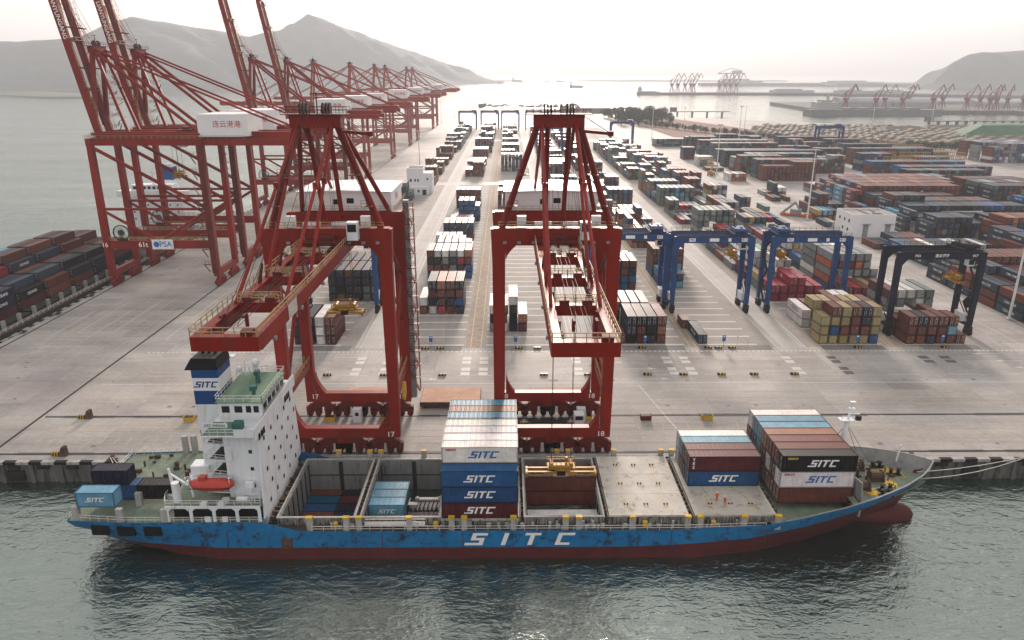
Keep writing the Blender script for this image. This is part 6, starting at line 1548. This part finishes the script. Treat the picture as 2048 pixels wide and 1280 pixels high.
for i, X in enumerate((-43.9, -30.1, -15.9, 8.9, 19.7, 34.2, 43.0, 52.3, 60.3, 70.2)):
    l = '%s from left of the striped wheel stops along the white lane line' % ORD[i]
    if ws is None:
        ws = empty('wheel_stop', (X, 164.2, 0), 0, l, 'wheel stop', 'black and yellow wheel stops'); 
        b = MB(); b.prism([(-.95, -.35), (.95, -.35), (.95, .35), (-.95, .35)], 0.01, .5); b.build('block', M['black'], ws)
        b = MB()
        for q in (-.55, .25): b.add([(q, -.36, .02), (q + .3, -.36, .02), (q + .5, -.36, .5), (q + .2, -.36, .5)], [(0, 1, 2, 3)]); b.add([(q + .2, -.35, .505), (q + .42, -.35, .505), (q + .42, .35, .505), (q + .2, .35, .505)], [(0, 1, 2, 3)])
        b.build('yellow_stripe', M['yellow'], ws)
    else: c = copy_tree(ws); c.location = (X, 164.2, 0); c['label'] = l
for X, l in ((36, 'striped wheel stop in front of the navy stack'), (53.8, 'striped wheel stop left of three by the blue sign'), (56.5, 'striped wheel stop middle of three by the blue sign'), (60.2, 'striped wheel stop right of three by the blue sign'), (94, 'striped wheel stop in front of the tan stack'), (117.5, 'striped wheel stop in front of the maroon stack'), (-22, 'striped wheel stop left of trench below mixed stack'), (-18, 'striped wheel stop by the thin pole below mixed stack'), (8.0, 'striped wheel stop seen between the right crane legs'), (3.0, 'striped wheel stop beside the right crane left leg')):
    c = copy_tree(ws); c.location = (X, 182.4, 0); c['label'] = l
sg0 = None
for X, l in ((58.2, 'blue bay sign in front of the open striped bay'), (37.0, 'blue bay sign in front of the navy stack'), (94.2, 'blue bay sign in front of the tan stack'), (117.2, 'blue bay sign in front of the maroon stack'), (-20.5, 'blue bay sign below the mixed centre stack'), (2.2, 'blue bay sign between the right crane legs')):
    if sg0 is None:
        sg0 = empty('bay_sign', (X, 183.4, 0), 0, l, 'sign', 'blue bay signs'); b = MB(); b.tube((0, 0, 0), (0, 0, 2), .06, 6); b.build('post', M['grey'], sg0); b = MB(); b.box(-.45, .45, -.05, .05, 1.6, 3.3); po = b.build('panel', M['signblue'], sg0); b = MB(); b.box(-.28, .28, -.07, -.055, 2.8, 3.1); b.build('symbol', M['wlet'], po)
    else: c = copy_tree(sg0); c.location = (X, 183.4, 0); c['label'] = l
rs = empty('road_sign', (144.5, 184, 0), 0, 'large blue road sign at the right picture edge by the slate block', 'sign'); b = MB(); b.tube((0, 0, 0), (0, 0, 6), .12, 6); b.build('post', M['grey'], rs); b = MB(); b.box(-1.4, 1.4, -.06, .06, 3.6, 6.4); b.build('panel', M['signblue'], rs)
for X, Y, H, l in ((61.9, 183.6, 2.8, 'thin grey pole right of the blue bay sign'), (64.6, 183.4, 2.6, 'white thin pole at the end of the open bay'), (-17, 183.5, 5.2, 'tall thin pole below the mixed centre stack')):
    b = MB(); b.tube((0, 0, 0), (0, 0, H), .06, 6); b.tube((0, -.05, H), (0, .05, H), .25, 10); tag(b.build('marker_pole', M['wrail'], None, (X, Y, 0)), l, 'pole')
def anchor(X, Y, m, l):
    e = empty('ballast_box', (X, Y, 0), 0, l, 'steel box', 'small steel boxes on the quay'); b = MB(); b.box(-1.1, 1.1, -.6, .6, .01, .95); b.box(-1.15, -1.0, -.65, .65, .95, 1.15); b.box(1.0, 1.15, -.65, .65, .95, 1.15); b.build('box', M[m], e); b = MB(); b.box(-.98, .98, -.5, .5, .951, 1.0); b.build('lid', M['dark'], e)
for X, m, l in ((29.4, 'red_dirty', 'dark red steel box on the rail line right of the crane'), (42.4, 'yellow', 'yellow steel box on the rail line right of the red one'), (-67.3, 'yellow', 'yellow steel box on the quay left of the funnel'), (-37.6, 'yellow', 'yellow steel box between left crane legs, left one'), (-25.4, 'yellow', 'yellow steel box between left crane legs, right one'), (16.8, 'yellow', 'yellow steel box under the right crane')): anchor(X, 140.0, m, l)
for X, Y, l in ((-90.2, 141.3, 'rusty buffer stop with striped nose at the landside rail end'), (-86.3, 125.2, 'rusty buffer stop with striped nose at the waterside rail end')):
    e = empty('buffer_stop', (X, Y, 0), 0, l, 'buffer stop'); b = MB(); b.add([(0, -.5, .06), (1.6, -.5, .06), (1.6, .5, .06), (0, .5, .06), (.9, -.5, 2.0), (1.5, -.5, 2.0), (1.5, .5, 2.0), (.9, .5, 2.0)], [(0, 3, 2, 1), (4, 5, 6, 7), (0, 1, 5, 4), (1, 2, 6, 5), (2, 3, 7, 6), (3, 0, 4, 7)]); b.build('stop_block', M['rusty'], e)
    b = MB(); b.box(-1.4, -.02, -.3, .3, .07, .7); bo_ = b.build('nose', M['black'], e); b = MB()
    for q in (-1.2, -.7, -.2): b.box(q - .1, q + .1, -.31, .31, .71, .72); b.box(q - .1, q + .1, -.32, -.305, .08, .7)
    b.build('stripe', M['yellow'], bo_)
# trailers and trucks on the quay behind the ship
def trailer(X, Y, rz, label, load=None, cab=True):
    e = empty('terminal_truck', (X, Y, 0), rz, label, 'truck'); b = MB(); b.box(-6.2, 6.2, -1.2, 1.2, 1.15, 1.45); b.build('trailer_bed', M['dark'] if load is None else M['rusty'], e); w_ = MB()
    for x in (-5, -3.7, 4.4): 
        for y in (-1.15, .75): w_.tube((x, y, .52), (x, y + .4, .52), .52, 10)
    w_.builds('wheel', M['tyre'], e)
    if cab: b = MB(); b.box(6.3, 8.3, -1.15, 1.15, .7, 3.0); c_ = b.build('cab', M['white'], e); b = MB(); b.box(6.5, 8.1, -1.17, -1.155, 1.9, 2.8); b.box(8.31, 8.33, -1, 1, 1.9, 2.8); b.builds('windscreen', M['glass'], c_)
trailer(7.5, 137.0, 0, 'flatbed terminal truck waiting under the right front crane')
hc = MB()
for X0, X1, Y0_, Y1_, z in ((-40, -18, 150.5, 157.0, 0), (-19.2, -5.6, 148.5, 155.5, 0), (3, 19.5, 150.5, 156.0, 0)): pass
def hatch_on_quay(X0, X1, Y0_, Y1_, l):
    e = empty('landed_hatch_cover', ((X0 + X1) / 2, (Y0_ + Y1_) / 2, 0), 0, l, 'hatch cover', 'hatch covers set down on the quay'); w_, d_ = (X1 - X0) / 2, (Y1_ - Y0_) / 2
    b = MB(); b.box(-w_, w_, -d_, d_, .5, 1.5); o = b.build('cover_panel', M['rusty'], e); b = MB(); b.box(-w_ + .1, w_ - .1, -d_ + .1, d_ - .1, 1.501, 1.56); b.build('cover_top', M['orange_dust'], e); b = MB()
    for x in (-w_ + 1, w_ - 1): b.box(x - .3, x + .3, -d_ + .2, d_ - .2, 0.002, .5)
    b.builds('support', M['dark'], e)
M['orange_dust'] = mat('dusty_hatch_top', (.42, .25, .17), .8, 0, .2, .3, (.2, .1, .05), .5)
hatch_on_quay(-36.5, -22.8, 148.0, 154.0, 'dusty hatch cover lying behind the left front crane'); hatch_on_quay(-19.2, -6.0, 145.5, 153.5, 'long dusty hatch cover between the two front cranes'); hatch_on_quay(5.2, 18.0, 148.5, 153.5, 'dusty hatch cover lying behind the right front crane')
for X, l in ((-35.6, 'white checker cabin under the left front crane landside beam'), (11.5, 'white checker cabin under the right front crane landside beam')):
    e = empty('checker_cabin', (X + 4, 141.0, 0), 0, l, 'cabin'); b = MB(); b.box(-.9, .9, -2.3, -.9, .02, 3.1); o = b.build('cabin_walls', M['white'], e); b = MB(); b.box(-.35, .35, -2.33, -2.305, 1.6, 2.4); b.build('window', M['glass'], o)
# ================================================================ BUILDINGS
def building(name, X, Y, w_, d_, h, label, wins, roofm='roofgrey', extra=None, wallm='white2'):
    e = empty(name, (X, Y, 0), 0, label, 'building'); b = MB(); b.box(0, w_, 0, d_, 0, h); wo_ = b.build('wall', M[wallm], e)
    b = MB(); b.box(.25, w_ - .25, .25, d_ - .25, h + .002, h + .03); b.build('roof', M[roofm], e)
    b = MB(); b.box(0, w_, 0, .25, h + .002, h + .7); b.box(0, w_, d_ - .25, d_, h + .002, h + .7); b.box(0, .25, .25, d_ - .25, h + .002, h + .7); b.box(w_ - .25, w_, .25, d_ - .25, h + .002, h + .7); b.build('parapet', M[wallm], e)
    for (f, a, z, ww, hh) in wins:
        b = MB()
        if f == 'f': b.box(a, a + ww, -.06, .02, z, z + hh)
        elif f == 'l': b.box(-.06, .02, a, a + ww, z, z + hh)
        else: b.box(w_ - .02, w_ + .06, a, a + ww, z, z + hh)
        b.build('window' if hh < 2.5 else 'door', M['glass'] if hh < 2.5 else M['grey'], wo_)
    return e
o_ = building('office_building', -61.5, 452, 10, 12, 14.6, 'small white office building left of the runway lane', [('f', 1.8, 7.2, 1.2, 1.6), ('f', 4.6, 7.2, .9, 1.6), ('f', 6.4, 7.2, .9, 1.6)])
b = MB(); b.box(10.02, 15.5, .3, 12, 0, 12.4); bs_ = b.build('side_wing', M['white2'], o_); b = MB(); b.box(15.48, 15.56, 2, 3.2, 8, 9.6); b.box(15.48, 15.56, 6, 7.2, 8, 9.6); b.box(12, 13, .22, .31, 8.2, 9.4); b.builds('window', M['glass'], bs_)
b = MB(); b.box(2.5, 13.6, -6, -.02, 0, 4.6); pw = b.build('porch', M['white2'], o_); b = MB(); b.box(3.4, 4.6, -6.06, -6.01, 1.6, 3); b.box(7, 8.2, -6.06, -6.01, 1.6, 3); b.box(10, 12.4, -6.06, -6.01, 0, 3.2); b.builds('porch_window', M['glass'], pw)
o_ = building('workshop_building', 155, 323, 19.5, 17, 9.5, 'white flat roofed workshop building between slate stacks and the loader', [('l', 2.5, 6.2, 1.4, 1.4), ('l', 7, 6.2, 1.4, 1.4), ('l', 12, 6.2, 1.4, 1.4), ('l', 3, 2.2, 1.4, 1.4), ('l', 8, 2.2, 1.4, 1.4), ('f', 5.2, 0, 2.4, 5.6), ('f', 15.2, 0, 2.4, 5.6)])
b = MB(); b.box(-3.2, -.1, 1, 4, 0, 3.0)
b = MB(); b.box(4.6, 8.4, -1.2, -.07, 5.8, 6.0); b.box(14.6, 18.4, -1.2, -.07, 5.8, 6.0); b.builds('door_canopy', M['grey'], o_); b = MB(); b.box(8.5, 9, 1, 15.5, 9.54, 10.1); b.box(14, 14.4, 1, 15.5, 9.54, 10.1); b.box(11, 13, 3, 5, 9.54, 10.5); b.builds('roof_duct', M['roofgrey'], o_)
# orange loading machine and lighter gear beside the hall
e = empty('loading_hopper', (144, 378, 0), R(-32), 'orange and grey loading machine beside the main road', 'machine'); b = MB(); b.box(-1, 15, -1.3, 1.3, .3, 1.3); b.box(11, 15.5, -2.2, 2.2, .2, 2.0); b.build('chassis', M['orange'], e); b = MB(); b.beam((0, 0, 1.3), (6, 0, 7.0), 1.8, 1.2); b.beam((6, 0, 7), (9, 0, 2), .8, .8); b.box(4, 9, -1.6, 1.6, 1.3, 3.6); b.build('hopper_body', M['grey'], e)
for i, (X, Y, l) in enumerate(((158.5, 577, 'yellow reach stacker by the main road, farther one'), (149, 537, 'yellow reach stacker beside the third lamp mast'))):
    e = empty('reach_stacker', (X, Y, 0), R(60), l, 'reach stacker'); b = MB(); b.box(-4, 4, -1.8, 1.8, .8, 2.2); b.box(-3.8, -1.6, -1.6, 1.6, 2.2, 3.4); b.build('chassis', M['gold'], e); b = MB(); b.beam((-3, 0, 4), (5, 0, 7.5), .9, 1.0); b.box(4.6, 5.4, -3, 3, 6.2, 6.9); b.build('boom', M['gold'], e); b = MB()
    for x in (-3, 2.8):
        for y in (-1.9, 1.3): b.tube((x, y, .8), (x, y + .6, .8), .8, 10)
    b.builds('wheel', M['tyre'], e)
for X, Y, w_, d_, h, l in ((300, 1500, 24, 14, 4, 'low grey quay shed by the water left of centre right'), (140, 1330, 60, 12, 7, 'long grey shed at the shore behind the trees')):
    pass
# far shore items
def jetty(X0, X1, Y, z, label, n):
    e = empty('jetty', (X0, Y, 0), 0, label, 'jetty'); b = MB(); b.box(0, X1 - X0, -3, 3, z - 1.4, z); b.build('jetty_deck', M['fargrey'], e); b = MB()
    for k in range(n): x = (X1 - X0) * (k + .5) / n; b.box(x - 1.2, x + 1.2, -2.4, 2.4, WZ - 4, z - 1.41)
    b.builds('jetty_pile', M['fargrey'], e); b = MB(); b.box(0, 12, -2.5, 2.5, z + .01, z + 7); b.build('jetty_house', M['fargrey'], e)
jetty(300, 410, 1390, 6, 'thin jetty with a gangway beyond the red soil field', 4); jetty(640, 1010, 1150, 3, 'long piled jetty in the basin at far right', 26)
e = building('quay_shed', 100, 1440, 95, 16, 9, 'long grey shed at the shore behind the right front crane top', [], 'shed', wallm='fargrey')
e = building('gate_building', 205, 1120, 20, 12, 5, 'low grey building near the tree clump far off', [], 'shed', wallm='shed')
for i, (X, Y) in enumerate(((165, 700), (172, 712), (196, 770), (205, 782), (214, 792))): pass
# covered mounds: rows of half-round tarpaulined heaps
mnd = MB(); vs = []; n_ = 9; prof = [(-1, .0), (-.85, .5), (-.55, .85), (0, 1), (.55, .85), (.85, .5), (1, 0)]
for i, t in enumerate((-1, -.8, 0, .8, 1)):
    for a, z in prof: k_ = 1 if abs(t) < .9 else .25; vs.append((a * 5.8 * (1 if abs(t) < .9 else .8), t * 5.6, z * 7.6 * k_))
p_ = len(prof); mnd.add(vs, [(i * p_ + j, i * p_ + j + 1, (i + 1) * p_ + j + 1, (i + 1) * p_ + j) for i in range(4) for j in range(p_ - 1)])
mm_ = mnd.mesh('covered_mound', M['tarp'])
rnd = random.Random(8); cnt = 0
for r_ in range(16):
    for c_ in range(18):
        X, Y = 300 + c_ * 15.5 + (r_ % 1), 738 + r_ * 17.5 + c_ * .2
        # keep within the strip between the yard and the basin
        lim = 1130 - (X - 300) * .62
        if Y > lim or X < 300 + (Y - 738) * .08 or not inview((X, Y, 2), 1.02): continue
        o = link('covered_mound', mm_, None, (X + rnd.uniform(-1, 1), Y, 0), rnd.uniform(-.08, .08)); s = rnd.uniform(.8, 1.15); o.scale = (s, 1, s)
        tag(o, 'half round tarpaulin covered mound in the rows behind the yard', 'mound', 'covered mounds in rows behind the yard'); cnt += 1
g_ = MB(); g_.add([(470, 795, 0), (640, 812, 0), (650, 890, 0), (520, 900, 0), (522, 822, 17), (590, 826, 17), (592, 862, 17), (545, 866, 17)], [(0, 1, 5, 4), (1, 2, 6, 5), (2, 3, 7, 6), (3, 0, 4, 7), (4, 5, 6, 7)])
tag(g_.build('covered_stockpile', M['greentarp']), 'big green sheeted stockpile behind the white container block', 'stockpile')
for i, (X, Y, w_) in enumerate(((455, 905, 60), (520, 930, 70), (620, 900, 90), (650, 850, 60))):
    g_ = MB(); g_.add([(0, 0, 0), (w_, 0, 0), (w_, 30, 0), (0, 30, 0), (10, 13, 10), (w_ - 10, 13, 10)], [(0, 1, 5, 4), (1, 2, 5), (2, 3, 4, 5), (3, 0, 4)]); tag(g_.build('coal_heap', M['tarp'], None, (X, Y, 0)), '%s long sheeted heap from the left by the piled jetty' % ORD[i], 'heap')
# reefer racks: brown steel lattices
rk = None
for i in range(14):
    X, Y = 296 + (i % 3) * 26 - (i // 3) * 3, 700 - (i // 3) * 36 - (i % 3) * 3
    l = 'brown steel reefer rack, %s of the cluster counted from the far end' % ORD[i]
    if rk is None:
        rk = empty('reefer_rack', (X, Y, 0), 0, l, 'steel rack', 'brown reefer racks'); b = MB()
        for x in range(0, 26, 3):
            for y in (0, 2.2): b.beam((x, y, 0), (x, y, 11), .3, .3)
        for z in (2.8, 5.6, 8.4, 11):
            for y in (0, 2.2): b.beam((0, y, z), (24, y, z), .3, .35)
        b.build('lattice', M['rack'], rk); b = MB()
        for z in (2.8, 5.6, 8.4): b.rail([(0, -.1, z), (24, -.1, z)], 1.1, .15, 3)
        b.build('handrail', M['rails'], rk)
    else: c = copy_tree(rk); c.location = (X, Y, 0); c['label'] = l
# ================================================================ THE DARK SHIP AT THE LEFT BERTH
sh2 = empty('dark_container_ship', (-152, 250, WZ), 0, 'dark hulled container ship with white superstructure at the left berth', 'ship')
def s2(mb, n, m, par=None, split=None):
    if split is not None:
        for c in mb.clusters(split): o = s2(c, n, m, par)
        return o
    o = mb.build(n, m)
    if par is None: o.parent = sh2; o.location = (152, -250, -WZ)
    else: o.parent = par
    return o
M['hull_dark'] = mat('dark_hull_paint', (.022, .026, .032), .5, 0, .3, .2, (.05, .035, .025), .6, streak=True)
b = MB(); o1 = [(-140.2, 168), (-139.6, 190), (-139.6, 330), (-141.5, 352), (-162, 352), (-165, 330), (-165, 190), (-162, 172), (-152.3, 145), (-145.5, 158)]
b.prism(o1, WZ - 2, 1.4); s2(b, 'hull', M['hull_dark'])
b = MB(); b.prism([(x * .999 + .1, y) for x, y in o1[:]], 1.41, 1.5); s2(b, 'deck', M['rusty'])
b = MB()
for bay in range(9): b.box(-164, -141.8, 166.6 + bay * 14, 166.6 + bay * 14 + 12.6, 1.5, 2.55)
s2(b, 'hatch_cover', M['dark'], None, 0)
b = MB()
for k in range(20): b.box(-141.6, -140.8, 166 + k * 7 - .5, 166 + k * 7 + .5, 1.5, 4.2)
s2(b, 'lashing_pillar', M['grey'], None, 0)
b = MB(); b.rail([(-139.8, 170, 1.5), (-139.8, 335, 1.5)], 1.0, .08, 2.5); s2(b, 'side_railing', M['wrail'])
b = MB(); b.box(-166, -142, 320, 332, 1.5, 19); b.box(-170, -139, 319.5, 326, 19, 21.5); b.box(-164, -146, 320.5, 327, 21.5, 24); a2 = s2(b, 'superstructure', M['white'])
b = MB()
for z in (9, 12, 15):
    for k in range(7): b.box(-164 + k * 3.2, -163.4 + k * 3.2, 319.9, 319.96, z, z + .7)
for k in range(8): b.box(-163 + k * 2.1, -161.7 + k * 2.1, 320.4, 320.46, 22.2, 23.4)
s2(b, 'cabin_window', M['glass'], a2, 0)
b = MB(); b.box(-156, -151, 333, 339, 1.5, 24.5); b.tube((-153.5, 336, 30), (-153.5, 336, 31.4), 1.2, 8); s2(b, 'funnel_base', M['white'], a2); b = MB(); b.box(-156, -151, 333, 339, 24.51, 30); s2(b, 'funnel_top', M['funnel'], a2)
b = MB(); b.tube((-155, 323, 24), (-155, 323, 30), .4, 8); b.beam((-158, 323, 28), (-152, 323, 28), .3, .3); s2(b, 'radar_mast', M['white'], a2)
line(sag((-141, 172, 2), (-137.5, 196, .5), .6), 'dark ship rope to the left quay bollard, nearer one'); line(sag((-147, 158, 2), (-137.5, 196, .5), 1.2), 'dark ship rope to the left quay bollard, longer one')
# ================================================================ FAR BOATS, HARBOUR CRANES, TREES
def boat(X, Y, L, H, rz, label, m='fargrey'):
    e = empty('cargo_ship', (X, Y, WZ), rz, label, 'ship', 'ships at anchor beyond the port'); w_ = L * .08
    b = MB(); b.prism([(-L / 2, -w_), (L * .38, -w_), (L / 2, 0), (L * .38, w_), (-L / 2, w_)], -1, H); b.build('hull', M[m], e)
    b = MB(); b.box(-L * .45, -L * .3, -w_ * .8, w_ * .8, H, H * 2.2); b.box(-L * .42, -L * .34, -w_ * .5, w_ * .5, H * 2.2, H * 2.6); b.tube((-L * .36, 0, H * 2.6), (-L * .36, 0, H * 3.4), L * .01, 6); b.build('superstructure', M['lgrey'], e)
    b = MB()
    for k in range(5): b.box(-L * .26 + k * L * .12, -L * .18 + k * L * .12, -w_ * .7, w_ * .7, H, H * 1.25)
    b.builds('hatch_cover', M[m], e); return e
boat(400, 4400, 84, 15, 0, 'dark cargo ship right of the sun glitter, largest one at anchor', 'hull_dark'); boat(110, 8000, 130, 22, .3, 'hazy cargo ship just left of the glitter centre'); boat(-50, 6450, 60, 14, .2, 'small hazy ship on the left side of the glitter'); boat(-280, 8600, 90, 18, 0, 'hazy ship close to the tip of the headland'); boat(-150, 8100, 90, 8, 0, 'low long hazy barge between the headland and the glitter')
boat(430, 8300, 70, 12, 0, 'small hazy ship in the glitter, left of two'); boat(560, 8000, 90, 14, 0, 'small hazy ship in the glitter, right of two'); boat(-2050, 2520, 110, 7, 0, 'pale ship lying along the far left shore')
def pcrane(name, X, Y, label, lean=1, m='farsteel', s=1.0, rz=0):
    e = empty(name, (X, Y, 3.5), rz, label, 'harbour crane', 'slewing harbour cranes on the far piers'); e.scale = (s, s, s)
    b = MB()
    for x in (-5, 5):
        for y in (-5, 5): b.beam((x, y, 0), (x * .35, y * .35, 14), 1.1, 1.1)
    b.box(-2.5, 2.5, -2.5, 2.5, 14, 18); b.build('portal', M[m], e)
    b = MB(); b.box(-5, 4, -3, 3, 18, 23); b.beam((-3, 0, 23), (-1, 0, 33), 1.4, 1.4); b.build('slewing_house', M[m], e)
    b = MB(); b.beam((3, 0, 20), (16 * lean, 0, 48), 2.0, 2.0, 0, 1.1, 1.1); b.beam((-1, 0, 33), (15 * lean, 0, 45), .8, .8); b.beam((16 * lean, 0, 48), (23 * lean, 0, 36), 1.3, 1.3); b.beam((-1, 0, 33), (10, 0, 33), .8, .8); b.beam((-1, 0, 33), (-8, 0, 25), .8, 1.2); b.build('jib', M[m], e)
    return e
pc = pcrane('harbour_crane', 671, 1500, 'red slewing harbour crane, first from left on the near pier', s=1.0)
for i, (X, Y, rz) in enumerate(((720, 1610, .1), (731, 1500, .2), (748, 1500, -.2), (783, 1498, 0), (842, 1590, .15), (845, 1500, .1), (915, 1590, .1), (909, 1495, 0), (969, 1550, .2), (952, 1490, .1), (971, 1500, .5), (999, 1510, .6), (1025, 1500, .4))):
    c = copy_tree(pc); c.location = (X, Y, 3.5); c.rotation_euler = (0, 0, rz); c['label'] = 'red slewing harbour crane, %s from left on the near pier' % ORD[i + 1]
for i, (X, Y) in enumerate(((640, 2960), (665, 2970), (690, 2955), (715, 2965), (725, 2960), (825, 2960), (850, 2970), (868, 2960), (890, 2960))):
    c = copy_tree(pc); c.location = (X, Y, 3.5); c.rotation_euler = (0, 0, (.3 if i % 2 else -.5)); c.scale = (1.5,) * 3; c['label'] = 'hazy harbour crane on the island pier, %s from the left' % ORD[i]
e = empty('ore_unloader', (1560, 5450, 14), 0, 'very hazy ore unloader crane on the farthest pier', 'harbour crane'); b = MB()
for x in (0, 50, 90): b.box(x, x + 6, -6, 6, 0, 60); 
b.box(-60, 130, -5, 5, 60, 68); b.box(40, 110, -7, 7, 68, 84); b.beam((-60, 0, 66), (30, 0, 100), 4, 4); b.beam((30, 0, 100), (100, 0, 84), 4, 4); b.build('crane_frame', M['fargrey'], e)
for i, (X, Y, w_, d_, h) in enumerate(((690, 1570, 110, 40, 22), (805, 1575, 90, 40, 20), (1020, 1640, 160, 40, 14), (1200, 1700, 180, 40, 12), (1000, 1800, 300, 50, 10))):
    e = empty('warehouse', (X, Y, 3), 0, 'grey curved roof warehouse on the near pier, %s from left' % ORD[i], 'building'); b = MB(); b.box(0, w_, 0, d_, 0, h * .55); b.build('wall', M['shed'], e); b = MB(); n_ = 8
    vs = []
    for x in (-1, w_ + 1):
        for k in range(n_ + 1): a = math.pi * k / n_; vs.append((x, d_ / 2 - math.cos(a) * (d_ / 2 + 1), h * .551 + math.sin(a) * h * .45))
    b.add(vs, [(k, k + 1, n_ + 2 + k, n_ + 1 + k) for k in range(n_)] + [tuple(range(n_ + 1)), tuple(range(2 * n_ + 1, n_, -1))]); b.build('roof', M['shed'], e)
for i, (X, Y, w_, h) in enumerate(((1500, 5380, 300, 40), (2100, 5050, 400, 30), (2700, 4850, 500, 34), (3500, 4600, 500, 30), (1010, 2870, 150, 16), (1210, 2760, 120, 16), (1330, 2720, 130, 15))):
    b = MB(); b.box(0, w_, 0, 60, 0, h * .7); b.box(w_ * .1, w_ * .7, 5, 55, h * .7, h); tag(b.build('storage_shed', M['shed'], None, (X, Y, 3)), 'very hazy storage shed on the far piers, %s from the left' % ORD[i], 'building')
boat(705, 1445, 260, 11, 0, 'long grey bulk ship lying along the near pier', 'fargrey'); boat(540, 2905, 90, 12, 0, 'hazy dark ship at the left tip of the island pier', 'fargrey')
# trees: trunk, limbs and a crown of many small leaf faces
def crown(rnd, r, h, n, blobs):
    b = MB(); cs = [(Vector((rnd.uniform(-1, 1) * r * .55, rnd.uniform(-1, 1) * r * .55, rnd.uniform(-.45, .5) * h)), rnd.uniform(.35, .6) * r) for _ in range(blobs)]
    for k in range(n):
        c, cr = rnd.choice(cs); d = Vector((rnd.gauss(0, 1), rnd.gauss(0, 1), rnd.gauss(0, .8))).normalized() * cr * rnd.uniform(.6, 1.05); p = c + d
        u = Vector((rnd.gauss(0, 1), rnd.gauss(0, 1), rnd.gauss(0, 1))).normalized(); v = u.cross(Vector((rnd.gauss(0, 1), rnd.gauss(0, 1), rnd.gauss(0, 1)))).normalized(); s = rnd.uniform(.35, .8) * r * .16
        b.add([p - u * s, p + v * s, p + u * s, p - v * s], [(0, 1, 2, 3)])
    return b
tp = []
for k in range(4):
    rnd = random.Random(40 + k); cm_ = crown(rnd, 5.5, 6, 420, 9).mesh('crown', M['foliage']); t_ = MB(); t_.tube((0, 0, -6.5), (0, 0, 0), .45, 7, .25)
    for q in range(5): a = q * 1.26 + k; t_.tube((0, 0, -2), (math.cos(a) * 2.8, math.sin(a) * 2.8, 1.8), .2, 5, .08)
    tp.append((cm_, t_.mesh('trunk', M['trunk'])))
rnd = random.Random(3); spots = []
for k in range(46): spots.append((rnd.uniform(165, 250), rnd.uniform(1080, 1330), 'the clump near the shore behind the far gantry', rnd.uniform(1.1, 2.0)))
for k in range(40): spots.append((200 + k * 2.9 + rnd.uniform(-2, 2), 1075 - k * 7.4, 'the line along the left side of the red soil', rnd.uniform(.6, .9)))
for k in range(46): spots.append((325 + k * 4.6, 742 - k * .9 + rnd.uniform(-3, 3), 'the belt in front of the covered mounds', rnd.uniform(.6, .95)))
for k in range(30): spots.append((-55 + k * 7, 1600 + rnd.uniform(-30, 30), 'the belt at the far end of the yard', rnd.uniform(.9, 1.5)))
for X, Y, wh_, s in spots:
    if not inview((X, Y, 4)): continue
    cm_, tm_ = rnd.choice(tp); e = empty('tree', (X, Y, 6.5 * s), rnd.random() * 6, 'dull green leafy tree in ' + wh_, 'tree', 'trees in ' + wh_); e.scale = (s, s, s); link('crown', cm_, e); link('trunk', tm_, e)
# ================================================================ HAZE
hz = MB(); hz.box(-9000, 9000, -350, 12500, WZ - 13, 640); ho_ = hz.mesh('haze', [])
hm_ = bpy.data.materials.new('haze_air'); hm_.use_nodes = True; t = hm_.node_tree; t.nodes.clear(); o_ = t.nodes.new('ShaderNodeOutputMaterial'); v_ = t.nodes.new('ShaderNodeVolumePrincipled')
v_.inputs['Color'].default_value = (.72, .755, .80, 1); v_.inputs['Density'].default_value = HAZE; v_.inputs['Anisotropy'].default_value = .05
t.links.new(v_.outputs[0], o_.inputs['Volume']); ho_.materials.append(hm_)
tag(link('haze', ho_), 'pale sea haze filling the air over the whole port', 'haze', None, 'stuff')
